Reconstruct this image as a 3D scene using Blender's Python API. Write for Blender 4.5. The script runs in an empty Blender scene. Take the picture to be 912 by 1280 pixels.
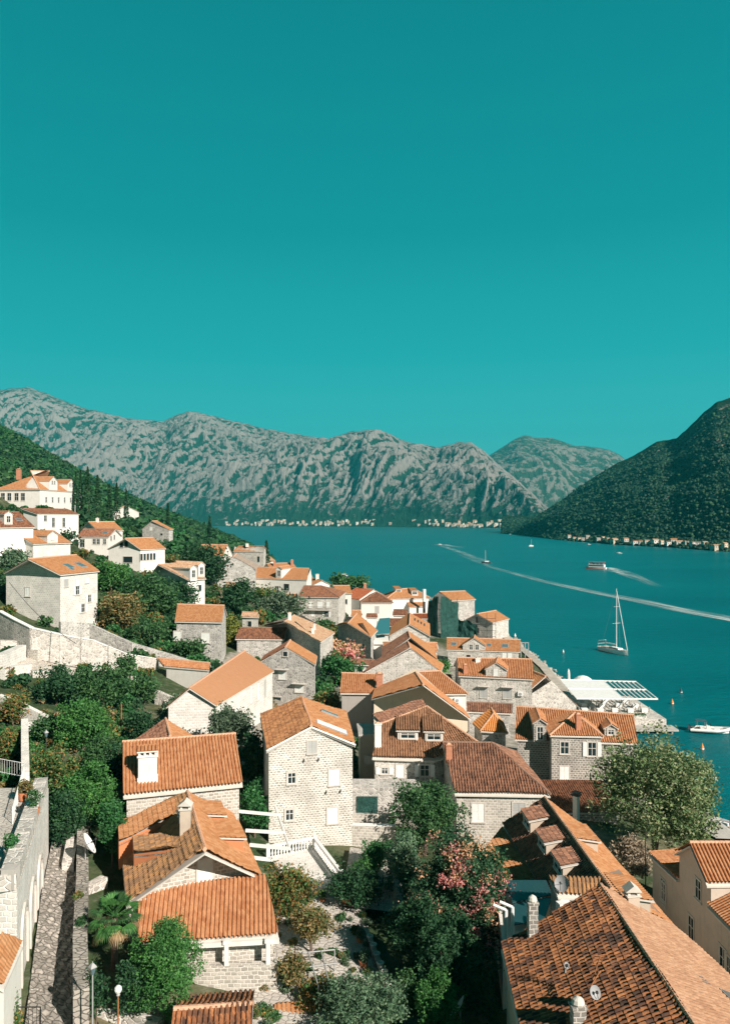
import bpy, math, random
import numpy as np
R = math.radians
rnd = random.Random(7)
scene = bpy.context.scene
COL = scene.collection

# ------------------------------------------------------------------ camera
CAM_H = 40.0
cd = bpy.data.cameras.new('camera')
cam = bpy.data.objects.new('camera', cd); COL.objects.link(cam)
cam.location = (0, 0, CAM_H); cam.rotation_euler = (R(90), 0, 0)
cd.sensor_fit = 'VERTICAL'; cd.sensor_height = 32.0
cd.lens = 32.0*960/1280; cd.shift_y = 10/1280.0*-1 + 20/1280.0*0
cd.shift_y = 10/1280.0
cd.clip_start = 0.5; cd.clip_end = 60000
scene.camera = cam

# ------------------------------------------------------------------ sky, sun, exposure
SUN = (0.57, -0.62, 0.55)
_n = math.sqrt(sum(c*c for c in SUN)); SUN = tuple(c/_n for c in SUN)
world = bpy.data.worlds.new('World'); scene.world = world; world.use_nodes = True
wn = world.node_tree; wn.nodes.clear()
wo = wn.nodes.new('ShaderNodeOutputWorld'); bg = wn.nodes.new('ShaderNodeBackground')
tc = wn.nodes.new('ShaderNodeTexCoord'); sp = wn.nodes.new('ShaderNodeSeparateXYZ')
rp = wn.nodes.new('ShaderNodeValToRGB')
wn.links.new(tc.outputs['Generated'], sp.inputs[0]); wn.links.new(sp.outputs['Z'], rp.inputs[0])
def lin(c):
    return tuple((v/255/12.92 if v/255 <= .04045 else ((v/255+.055)/1.055)**2.4) for v in c)
els = rp.color_ramp.elements
stops = [(0.0, (104, 212, 212)), (0.13, (66, 196, 201)), (0.21, (34, 177, 184)), (0.35, (10, 150, 158)), (0.57, (7, 130, 139)), (0.70, (5, 36, 48))]
while len(els) < len(stops): els.new(0.5)
for e, (p, c) in zip(els, stops):
    e.position = p; e.color = lin(c)+(1,)
# unseen sky opposite the bay (behind the tower) is dimmed to cut fill light
mr = wn.nodes.new('ShaderNodeMapRange'); mr.inputs['From Min'].default_value = -.5; mr.inputs['From Max'].default_value = .3; mr.inputs['To Min'].default_value = .5; mr.inputs['To Max'].default_value = 1.0
wn.links.new(sp.outputs['Y'], mr.inputs['Value'])
ml = wn.nodes.new('ShaderNodeVectorMath'); ml.operation = 'SCALE'; wn.links.new(rp.outputs[0], ml.inputs[0]); wn.links.new(mr.outputs[0], ml.inputs['Scale'])
wn.links.new(ml.outputs[0], bg.inputs[0]); bg.inputs[1].default_value = 0.64
wn.links.new(bg.outputs[0], wo.inputs[0])
sl = bpy.data.lights.new('sun', 'SUN'); sl.energy = 5.0; sl.angle = R(0.53); sl.color = (1.0, 0.89, 0.78)
so = bpy.data.objects.new('sun', sl); COL.objects.link(so)
from mathutils import Vector
so.rotation_euler = Vector(SUN).to_track_quat('Z', 'Y').to_euler()
so.location = (60, -30, 90)
vs = scene.view_settings
vs.view_transform = 'Standard'; vs.look = 'None'; vs.gamma = 1; vs.exposure = 0.58; vs.use_curve_mapping = False
try:
    scene.cycles.max_bounces = 5; scene.cycles.diffuse_bounces = 3; scene.cycles.volume_bounces = 0
    scene.cycles.transparent_max_bounces = 6
except Exception: pass

# ------------------------------------------------------------------ material helpers
class NT:
    def __init__(s, name):
        s.m = bpy.data.materials.new(name); s.m.use_nodes = True
        s.t = s.m.node_tree; s.b = s.t.nodes['Principled BSDF']
    def n(s, typ, **k):
        x = s.t.nodes.new('ShaderNode'+typ)
        for a, v in k.items(): setattr(x, a, v)
        return x
    def l(s, a, b): s.t.links.new(a, b)
    def mix(s, f, a, b, mode='MIX'):
        x = s.n('Mix', data_type='RGBA', blend_type=mode)
        for i, v in ((0, f), (6, a), (7, b)):
            if hasattr(v, 'links'): s.l(v, x.inputs[i])
            else: x.inputs[i].default_value = v if i == 0 else (tuple(v)+(1,))[:4]
        return x.outputs[2]
    def math(s, op, a, b=0.0, c=0.0):
        x = s.n('Math', operation=op)
        for i, v in enumerate((a, b, c)):
            if hasattr(v, 'links'): s.l(v, x.inputs[i])
            else: x.inputs[i].default_value = v
        return x.outputs[0]
    def ramp(s, f, st, interp='LINEAR'):
        x = s.n('ValToRGB'); x.color_ramp.interpolation = interp
        e = x.color_ramp.elements
        while len(e) < len(st): e.new(.5)
        for q, (p, c) in zip(e, st):
            q.position = p; q.color = (tuple(c)+(1,))[:4] if hasattr(c, '__len__') else (c, c, c, 1)
        s.l(f, x.inputs[0]); return x.outputs[0]
    def noise(s, sc, det=4, vec=None, rough=.55):
        x = s.n('TexNoise'); x.inputs['Scale'].default_value = sc; x.inputs['Detail'].default_value = det
        x.inputs['Roughness'].default_value = rough
        if vec is not None: s.l(vec, x.inputs['Vector'])
        return x.outputs[0]
    def bump(s, h, st=.5, dist=.05):
        x = s.n('Bump'); x.inputs['Strength'].default_value = st; x.inputs['Distance'].default_value = dist
        s.l(h, x.inputs['Height']); s.l(x.outputs[0], s.b.inputs['Normal'])
    def col(s, c):
        if hasattr(c, 'links'): s.l(c, s.b.inputs['Base Color'])
        else: s.b.inputs['Base Color'].default_value = (tuple(c)+(1,))[:4]
    def rough(s, r, spec=.3):
        s.b.inputs['Roughness'].default_value = r; s.b.inputs['Specular IOR Level'].default_value = spec
MATS = {}
def plain(name, c, rough=.7, spec=.3, metal=0, var=.12, sc=1.5):
    if name in MATS: return MATS[name]
    t = NT(name); tcn = t.n('TexCoord')
    f = t.noise(sc, 5, tcn.outputs['Object'])
    t.col(t.mix(f, [v*(1-var*1.6) for v in c], [min(1, v*(1+var*1.6)) for v in c]))
    t.rough(rough, spec); t.b.inputs['Metallic'].default_value = metal
    MATS[name] = t.m; return t.m

TP, TLN = 0.31, 0.42      # tile width and course length
def tile_mat(name, cols, dark=None, stain=.35):
    """roof tiles: every tile gets its own fired colour from a palette, plus weather stains"""
    t = NT(name); uv = t.n('UVMap').outputs[0]
    v = t.n('VectorMath', operation='DIVIDE'); t.l(uv, v.inputs[0]); v.inputs[1].default_value = (TP, TLN, 1)
    fl = t.n('VectorMath', operation='FLOOR'); t.l(v.outputs[0], fl.inputs[0])
    oi = t.n('ObjectInfo').outputs['Random']
    ad = t.n('VectorMath', operation='ADD'); t.l(fl.outputs[0], ad.inputs[0])
    cb = t.n('CombineXYZ'); t.l(t.math('MULTIPLY', oi, 91.0), cb.inputs[2]); t.l(cb.outputs[0], ad.inputs[1])
    w = t.n('TexWhiteNoise', noise_dimensions='3D'); t.l(ad.outputs[0], w.inputs['Vector'])
    n1 = t.noise(.55, 4, uv, .6)
    f = w.outputs['Value']
    if dark: f = t.math('ADD', t.math('MULTIPLY', f, .62), t.math('MULTIPLY', t.math('SUBTRACT', n1, .32), 1.05))
    k = len(cols)
    base = t.ramp(f, [((i+.0)/max(1, k-1) if k > 1 else 0, c) for i, c in enumerate(cols)])
    n2 = t.noise(3.2, 5, uv, .65)
    st = t.ramp(n2, [(.42, 0), (.72, 1)])
    base = t.mix(t.math('MULTIPLY', st, stain), base, [.5*c for c in cols[0]] if not dark else dark)
    n3 = t.noise(1.1, 4, uv, .6)
    pale = t.ramp(n3, [(.55, 0), (.75, 1)])
    base = t.mix(t.math('MULTIPLY', pale, .16), base, (.50, .36, .26))
    t.col(base); t.rough(.85, .15)
    t.bump(t.noise(14, 4, uv), .35, .02)
    MATS[name] = t.m; return t.m
tile_mat('tiles_orange', [(0.360, 0.158, 0.066), (0.428, 0.207, 0.096), (0.465, 0.247, 0.125)])
tile_mat('tiles_ribbed', [(0.378, 0.158, 0.071), (0.457, 0.214, 0.103), (0.505, 0.260, 0.133)], stain=.5)
tile_mat('tiles_bright', [(0.537, 0.214, 0.061), (0.587, 0.241, 0.073), (0.603, 0.276, 0.095)], stain=.1)
tile_mat('tiles_smooth', [(0.433, 0.216, 0.112), (0.448, 0.223, 0.120), (0.463, 0.232, 0.123)], stain=.05)
tile_mat('tiles_pale', [(0.367, 0.214, 0.130), (0.489, 0.320, 0.208), (0.537, 0.392, 0.268)], stain=.4)
tile_mat('tiles_grey', [(0.202, 0.168, 0.143), (0.302, 0.252, 0.210), (0.353, 0.286, 0.235)], stain=.4)
tile_mat('tiles_brown', [(0.142, 0.071, 0.048), (0.257, 0.119, 0.071), (0.361, 0.171, 0.095)], stain=.5)
tile_mat('tiles_rust', [(0.227, 0.063, 0.029), (0.302, 0.092, 0.042), (0.353, 0.126, 0.059)], stain=.5)
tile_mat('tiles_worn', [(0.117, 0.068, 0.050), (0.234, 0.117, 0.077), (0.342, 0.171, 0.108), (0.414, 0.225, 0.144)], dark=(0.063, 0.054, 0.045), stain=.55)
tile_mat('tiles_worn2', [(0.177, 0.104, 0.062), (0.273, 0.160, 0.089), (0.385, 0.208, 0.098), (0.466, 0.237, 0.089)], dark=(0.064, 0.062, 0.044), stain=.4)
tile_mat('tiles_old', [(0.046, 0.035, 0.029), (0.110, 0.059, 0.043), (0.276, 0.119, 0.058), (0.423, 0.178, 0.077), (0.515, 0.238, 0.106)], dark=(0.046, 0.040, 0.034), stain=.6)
tile_mat('tiles_tiles', [(0.164, 0.082, 0.045), (0.312, 0.145, 0.068), (0.427, 0.203, 0.091), (0.492, 0.250, 0.108)], dark=(0.098, 0.067, 0.045), stain=.35)
tile_mat('tiles_oldsun', [(0.310, 0.170, 0.103), (0.418, 0.243, 0.150), (0.465, 0.292, 0.190)], dark=(0.194, 0.105, 0.063), stain=.5)  # old tiles with fewer dark ones, the slope's sunlight put into paler colours
tile_mat('tiles_oldbrown', [(0.169, 0.091, 0.053), (0.270, 0.142, 0.080), (0.355, 0.191, 0.110), (0.423, 0.246, 0.150)], dark=(0.135, 0.091, 0.061), stain=.45)

def stone_mat(name, stones, mortar, h=.26, w=.42, rubble=False, mfac=.035, bump=.8):
    t = NT(name); uv = t.n('UVMap').outputs[0]
    nz = t.n('TexNoise'); nz.inputs['Scale'].default_value = 1.9; nz.inputs['Detail'].default_value = 3; t.l(uv, nz.inputs['Vector'])
    off = t.n('VectorMath', operation='SCALE'); sb = t.n('VectorMath', operation='SUBTRACT')
    t.l(nz.outputs['Color'], sb.inputs[0]); sb.inputs[1].default_value = (.5, .5, .5)
    t.l(sb.outputs[0], off.inputs[0]); off.inputs['Scale'].default_value = .32 if rubble else .20
    ad = t.n('VectorMath', operation='ADD'); t.l(uv, ad.inputs[0]); t.l(off.outputs[0], ad.inputs[1])
    if rubble:
        mp = t.n('Mapping'); mp.inputs['Scale'].default_value = (1/w, 1/h, 1); t.l(ad.outputs[0], mp.inputs[0])
        v1 = t.n('TexVoronoi', voronoi_dimensions='2D'); v1.inputs['Scale'].default_value = 1; t.l(mp.outputs[0], v1.inputs['Vector'])
        v2 = t.n('TexVoronoi', voronoi_dimensions='2D', feature='DISTANCE_TO_EDGE'); v2.inputs['Scale'].default_value = 1; t.l(mp.outputs[0], v2.inputs['Vector'])
        sp_ = t.n('SeparateColor'); t.l(v1.outputs['Color'], sp_.inputs[0]); rv = sp_.outputs[0]
        mf = t.ramp(v2.outputs['Distance'], [(.03, 1), (.13, 0)])
    else:
        b = t.n('TexBrick'); b.offset = .5; b.squash = 1
        b.inputs['Scale'].default_value = 1; b.inputs['Brick Width'].default_value = w; b.inputs['Row Height'].default_value = h
        b.inputs['Mortar Size'].default_value = mfac; b.inputs['Mortar Smooth'].default_value = .35
        b.inputs['Color1'].default_value = (0, 0, 0, 1); b.inputs['Color2'].default_value = (1, 1, 1, 1); b.inputs['Mortar'].default_value = (.5, .5, .5, 1)
        t.l(ad.outputs[0], b.inputs['Vector']); rv = b.outputs['Color']; mf = b.outputs['Fac']
    k = len(stones)
    base = t.ramp(rv, [(i/(k-1), c) for i, c in enumerate(stones)])
    n0 = t.noise(9, 5, uv, .6)
    base = t.mix(.28, base, t.mix(n0, [c*.55 for c in stones[0]], [min(1, c*1.25) for c in stones[-1]]))
    base = t.mix(mf, base, mortar)
    n1 = t.noise(.45, 4, uv, .6)
    base = t.mix(t.math('MULTIPLY', t.ramp(n1, [(.42, 0), (.66, 1)]), .42), base, [c*.62 for c in stones[1]])
    t.col(base); t.rough(.9, .15)
    hgt = t.math('ADD', t.math('MULTIPLY', mf, -1.0), t.math('MULTIPLY', n0, .6))
    t.bump(hgt, bump, .05); MATS[name] = t.m; return t.m
stone_mat('stone_cream', [(.25, .235, .205), (.44, .415, .37), (.62, .59, .54)], (.80, .785, .74), .23, .38, mfac=.055)
stone_mat('stone_white', [(.58, .56, .52), (.70, .675, .635), (.80, .775, .73)], (.88, .865, .83), .36, .56, mfac=.05)
stone_mat('stone_light', [(.28, .265, .24), (.50, .475, .435), (.70, .67, .62)], (.80, .77, .73), .40, .56, rubble=True)
stone_mat('stone_warm', [(.30, .28, .245), (.48, .45, .40), (.64, .60, .54)], (.76, .735, .68), .28, .46, mfac=.045)
stone_mat('stone_grey', [(.20, .195, .183), (.42, .405, .38), (.63, .61, .58)], (.72, .705, .68), .38, .54, rubble=True)
stone_mat('stone_dark', [(.17, .16, .15), (.27, .255, .235), (.36, .34, .31)], (.66, .63, .58), .30, .46, mfac=.05)
stone_mat('paving', [(.48, .45, .41), (.56, .53, .485), (.64, .61, .56)], (.42, .39, .36), .38, .52, rubble=True)
stone_mat('cobble', [(.22, .205, .18), (.34, .315, .28), (.50, .465, .42)], (.15, .14, .125), .34, .50, rubble=True)
def plaster(name, c, dirt=.25):
    t = NT(name); uv = t.n('UVMap').outputs[0]
    n = t.noise(.7, 6, uv, .65); n2 = t.noise(6, 5, uv, .6)
    mp = t.n('Mapping'); mp.inputs['Scale'].default_value = (2.2, .25, 1); t.l(uv, mp.inputs[0]); n3 = t.noise(1.2, 5, mp.outputs[0], .6)
    b = t.mix(t.math('MULTIPLY', t.ramp(n, [(.45, 0), (.72, 1)]), dirt*1.3), c, [v*.62 for v in c])
    b = t.mix(t.math('MULTIPLY', t.ramp(n3, [(.5, 0), (.75, 1)]), dirt), b, [v*.55 for v in c])
    b = t.mix(t.math('MULTIPLY', n2, .2), b, [min(1, v*1.1) for v in c])
    t.col(b); t.rough(.88, .15); t.bump(n2, .25, .02); MATS[name] = t.m
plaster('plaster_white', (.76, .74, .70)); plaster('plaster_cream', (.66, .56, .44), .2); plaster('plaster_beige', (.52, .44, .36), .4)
plaster('plaster_grey', (.36, .34, .32), .2); plaster('plaster_shade', (.58, .50, .43), .35); plaster('terracotta_panel', (.58, .23, .11), .15)  # each an even base tone with random dirt
plaster('concrete', (.48, .46, .43), .5)
plain('shutter_white', (.78, .80, .78), .6); plain('shutter_grey', (.42, .43, .42), .7); plain('frame_white', (.74, .73, .70), .6)
plain('frame_stone', (.56, .53, .49), .85); plain('white_paint', (.80, .80, .79), .5); plain('verge', (.60, .57, .52), .85)
plain('ridge_tile', (.60, .36, .24), .85, var=.25, sc=3); plain('ridge_dark', (.24, .15, .11), .9, var=.4, sc=3)
plain('brick', (.45, .20, .12), .85, var=.3, sc=4); plain('dark_metal', (.05, .05, .05), .5); plain('grey_metal', (.35, .36, .36), .45)
plain('wood', (.22, .14, .09), .8, var=.3); plain('black_iron', (.02, .02, .02), .55); plain('terracotta_pot', (.50, .19, .09), .85)
plain('bark', (.14, .105, .08), .95, var=.35, sc=3); plain('canvas', (.74, .76, .75), .8); plain('rust', (.33, .14, .06), .9, var=.4, sc=5)
plain('glass_teal', (.02, .06, .068), .25, .5); plain('teal_cover', (.04, .19, .22), .6); plain('rubber_grey', (.33, .34, .35), .5); plain('hull_white', (.80, .80, .78), .3)
plain('hull_dark', (.06, .08, .10), .3); plain('red_paint', (.45, .08, .05), .5); plain('orange_paint', (.75, .25, .06), .5)
plain('rock', (.42, .38, .33), .95, var=.35, sc=.8)
t = NT('glass_dark'); t.col((.015, .03, .035)); t.rough(.08, .6); MATS['glass_dark'] = t.m
t = NT('glass_sky'); t.col((.10, .16, .18)); t.rough(.05, .8); MATS['glass_sky'] = t.m
t = NT('netting'); tn = t.n('TexCoord').outputs['Object']; w_ = t.noise(.9, 6, tn, .7)
t.col(t.ramp(w_, [(.3, (.008, .04, .035)), (.7, (.03, .11, .095))])); t.rough(.8); t.bump(w_, .9, .6); MATS['netting'] = t.m
def leaf_mat(name, cols, tr=.25):
    t = NT(name); g = t.n('NewGeometry').outputs['Random Per Island']
    k = len(cols); b = t.ramp(g, [(i/(k-1), c) for i, c in enumerate(cols)])
    n = t.noise(.35, 3, t.n('TexCoord').outputs['Object'])
    b = t.mix(t.ramp(n, [(.35, 0), (.65, .45)]), b, [c*.6 for c in cols[0]])
    t.col(b); t.rough(.6, .25)
    ts = t.n('BsdfTranslucent'); t.l(b, ts.inputs[0]); mx = t.n('MixShader'); mx.inputs[0].default_value = tr
    out = t.t.nodes['Material Output']; t.l(t.b.outputs[0], mx.inputs[1]); t.l(ts.outputs[0], mx.inputs[2]); t.l(mx.outputs[0], out.inputs[0])
    MATS[name] = t.m
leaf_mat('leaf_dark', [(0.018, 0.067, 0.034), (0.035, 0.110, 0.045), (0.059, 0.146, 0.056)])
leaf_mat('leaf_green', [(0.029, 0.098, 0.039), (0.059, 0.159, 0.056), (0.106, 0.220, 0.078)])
leaf_mat('leaf_bright', [(0.035, 0.134, 0.039), (0.071, 0.232, 0.056), (0.142, 0.329, 0.090)])
leaf_mat('leaf_dense', [(0.024, 0.110, 0.039), (0.047, 0.183, 0.056), (0.071, 0.232, 0.067)])
leaf_mat('leaf_olive', [(0.059, 0.110, 0.067), (0.118, 0.183, 0.112), (0.201, 0.281, 0.179)])
leaf_mat('leaf_greyg', [(0.059, 0.134, 0.078), (0.118, 0.220, 0.123), (0.236, 0.342, 0.202)])
leaf_mat('leaf_vine', [(0.035, 0.110, 0.034), (0.083, 0.207, 0.056), (0.260, 0.207, 0.067), (0.425, 0.183, 0.067)])
leaf_mat('leaf_orangey', [(0.035, 0.110, 0.034), (0.083, 0.195, 0.056), (0.142, 0.244, 0.078), (0.472, 0.268, 0.078)])
leaf_mat('leaf_autumn', [(0.071, 0.134, 0.045), (0.153, 0.183, 0.067), (0.330, 0.220, 0.090), (0.448, 0.293, 0.134)])
leaf_mat('leaf_yellow', [(0.118, 0.171, 0.034), (0.260, 0.293, 0.056), (0.354, 0.342, 0.090)])
leaf_mat('leaf_big', [(0.071, 0.146, 0.056), (0.142, 0.244, 0.090), (0.283, 0.366, 0.168), (0.496, 0.464, 0.291)])
leaf_mat('leaf_pinkish', [(0.189, 0.159, 0.112), (0.354, 0.281, 0.202), (0.496, 0.415, 0.314)])
leaf_mat('leaf_blossom', [(0.014, 0.061, 0.034), (0.035, 0.110, 0.050), (0.083, 0.183, 0.078)])
leaf_mat('leaf_forest', [(.010, .045, .034), (.018, .068, .044), (.035, .10, .06)])
leaf_mat('leaf_pine', [(0.035, 0.110, 0.039), (0.071, 0.183, 0.056), (0.130, 0.268, 0.090)])
leaf_mat('petal_pink', [(.66, .20, .20), (.78, .34, .32), (.82, .50, .46)])
leaf_mat('petal_peach', [(.66, .34, .17), (.76, .46, .27), (.80, .56, .40)])
leaf_mat('leaf_dry', [(0.295, 0.207, 0.112), (0.472, 0.329, 0.168), (0.590, 0.439, 0.246)])

# ------------------------------------------------------------------ mesh helpers
WO = {}        # world origin of every object built so far
class MB:
    def __init__(s): s.v = []; s.f = []; s.m = []; s.uv = []
    def face(s, pts, mi=0, uv=None):
        i = len(s.v); s.v += [tuple(p) for p in pts]; s.f.append(tuple(range(i, i+len(pts)))); s.m.append(mi)
        if uv is None:
            p = [Vector(q) for q in pts]; n = (p[1]-p[0]).cross(p[-1]-p[0])
            if abs(n.z) > .75*max(n.length, 1e-9): uv = [(q.x, q.y) for q in p]
            else:
                d = Vector((-n.y, n.x, 0)); d = d.normalized() if d.length > 1e-9 else Vector((1, 0, 0))
                uv = [(q.dot(d), q.z) for q in p]
        s.uv += list(uv)
    def box(s, c, sx, sy, sz, rz=0, mi=0, taper=1.0, base=False):
        """box centred on c (or standing on c with base=True)"""
        z0, z1 = (c[2], c[2]+sz) if base else (c[2]-sz/2, c[2]+sz/2)
        ca, sa = math.cos(rz), math.sin(rz)
        def P(x, y, z): return (c[0]+x*ca-y*sa, c[1]+x*sa+y*ca, z)
        a, b = sx/2, sy/2; ta, tb = a*taper, b*taper
        lo = [P(-a, -b, z0), P(a, -b, z0), P(a, b, z0), P(-a, b, z0)]; hi = [P(-ta, -tb, z1), P(ta, -tb, z1), P(ta, tb, z1), P(-ta, tb, z1)]
        s.face(hi, mi); s.face(lo[::-1], mi)
        for i in range(4):
            j = (i+1) % 4; s.face([lo[i], lo[j], hi[j], hi[i]], mi)
    def tube(s, pts, rad, n=8, mi=0, cap=True):
        pts = [Vector(p) for p in pts]
        if not hasattr(rad, '__len__'): rad = [rad]*len(pts)
        rings = []
        for i, p in enumerate(pts):
            d = (pts[min(i+1, len(pts)-1)]-pts[max(i-1, 0)]).normalized()
            a = d.cross(Vector((0, 0, 1)));
            if a.length < .05: a = Vector((1, 0, 0))
            a.normalize(); b = a.cross(d)
            rings.append([p+(a*math.cos(2*math.pi*k/n)+b*math.sin(2*math.pi*k/n))*rad[i] for k in range(n)])
        for i in range(len(pts)-1):
            for k in range(n):
                j = (k+1) % n; s.face([rings[i][k], rings[i][j], rings[i+1][j], rings[i+1][k]], mi)
        if cap: s.face(rings[0][::-1], mi); s.face(rings[-1], mi)
    def lathe(s, c, prof, n=12, mi=0):
        rings = [[(c[0]+r*math.cos(2*math.pi*k/n), c[1]+r*math.sin(2*math.pi*k/n), c[2]+z) for k in range(n)] for r, z in prof]
        for i in range(len(prof)-1):
            for k in range(n):
                j = (k+1) % n; s.face([rings[i][k], rings[i][j], rings[i+1][j], rings[i+1][k]], mi)
        s.face(rings[-1], mi); s.face(rings[0][::-1], mi)
    def slab(s, poly, h, mi=0, mi_side=None):
        """polygon (top surface) with thickness h downward"""
        s.face(poly, mi); lo = [(p[0], p[1], p[2]-h) for p in poly]; s.face(lo[::-1], mi if mi_side is None else mi_side)
        for i in range(len(poly)):
            j = (i+1) % len(poly); s.face([lo[i], lo[j], poly[j], poly[i]], mi if mi_side is None else mi_side)
    def build(s, name, mats, parent=None, smooth=False, origin=None):
        if not isinstance(mats, (list, tuple)): mats = [mats]
        me = bpy.data.meshes.new(name)
        o = origin if origin is not None else tuple(np.mean(np.array(s.v, float), axis=0).round(3))
        v = np.array(s.v, float)-np.array(o, float)
        me.from_pydata([tuple(q) for q in v], [], s.f)
        for m in mats: me.materials.append(MATS[m] if isinstance(m, str) else m)
        me.polygons.foreach_set('material_index', s.m)
        ul = me.uv_layers.new(name='UVMap'); ul.data.foreach_set('uv', np.array(s.uv, np.float32).ravel())
        if smooth: me.polygons.foreach_set('use_smooth', [True]*len(s.f))
        ob = bpy.data.objects.new(name, me); COL.objects.link(ob); ob.location = o
        WO[ob.name] = o
        if parent is not None:
            q = WO[parent.name]; ob.parent = parent; ob.location = (o[0]-q[0], o[1]-q[1], o[2]-q[2])
        return ob
def np_mesh(name, verts, faces, mats, parent=None, mi=None, uv=None, smooth=False, attr=None):
    """verts (N,3), faces (M,k) arrays -> object"""
    me = bpy.data.meshes.new(name); verts = np.asarray(verts, np.float32); faces = np.asarray(faces, np.int32)
    M, k = faces.shape
    me.vertices.add(len(verts)); me.vertices.foreach_set('co', verts.ravel())
    me.loops.add(M*k); me.loops.foreach_set('vertex_index', faces.ravel())
    me.polygons.add(M); me.polygons.foreach_set('loop_start', np.arange(0, M*k, k, dtype=np.int32))
    try: me.polygons.foreach_set('loop_total', np.full(M, k, np.int32))
    except Exception: pass
    for m in (mats if isinstance(mats, (list, tuple)) else [mats]): me.materials.append(MATS[m] if isinstance(m, str) else m)
    if mi is not None: me.polygons.foreach_set('material_index', np.asarray(mi, np.int32))
    if uv is not None:
        ul = me.uv_layers.new(name='UVMap'); ul.data.foreach_set('uv', np.asarray(uv, np.float32)[faces.ravel()].ravel())
    if attr is not None:
        for an, av in attr.items():
            a = me.attributes.new(an, 'FLOAT', 'POINT'); a.data.foreach_set('value', np.asarray(av, np.float32))
    me.update(calc_edges=True); me.validate()
    me.polygons.foreach_set('use_smooth', [bool(smooth)]*M)
    o = bpy.data.objects.new(name, me); COL.objects.link(o)
    WO[o.name] = (0, 0, 0)
    if parent is not None: q = WO[parent.name]; o.parent = parent; o.location = (-q[0], -q[1], -q[2])
    return o
def tag(o, label=None, cat=None, group=None, kind=None):
    if label: o['label'] = label
    if cat: o['category'] = cat
    if group: o['group'] = group
    if kind: o['kind'] = kind
    return o
def empty(name, loc, label, cat, group=None, kind=None):
    o = bpy.data.objects.new(name, None); COL.objects.link(o); o.location = loc; o.empty_display_size = .5; WO[o.name] = tuple(loc)
    return tag(o, label, cat, group, kind)

# ------------------------------------------------------------------ noise (numpy)
def _hash(ix, iy, seed):
    h = (ix.astype(np.int64)*374761393+iy.astype(np.int64)*668265263+seed*1442695041) & 0xffffffff
    h = ((h ^ (h >> 13))*1274126177) & 0xffffffff
    return ((h ^ (h >> 16)) & 0xffff)/65535.0*2*np.pi
def perlin(x, y, seed=0):
    ix = np.floor(x); iy = np.floor(y); fx = x-ix; fy = y-iy
    def g(a, b):
        th = _hash(ix+a, iy+b, seed); return np.cos(th)*(fx-a)+np.sin(th)*(fy-b)
    u = fx*fx*fx*(fx*(fx*6-15)+10); v = fy*fy*fy*(fy*(fy*6-15)+10)
    return ((g(0, 0)*(1-u)+g(1, 0)*u)*(1-v)+(g(0, 1)*(1-u)+g(1, 1)*u)*v)*1.5
def fbm(x, y, o=5, seed=0, gain=.5, ridged=False):
    r = 0; a = 1; t = 0
    for i in range(o):
        p = perlin(x*2**i+i*17.3, y*2**i-i*9.1, seed+i)
        r = r+a*((1-2*np.abs(p)) if ridged else p); t += a; a *= gain
    return r/t

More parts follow.
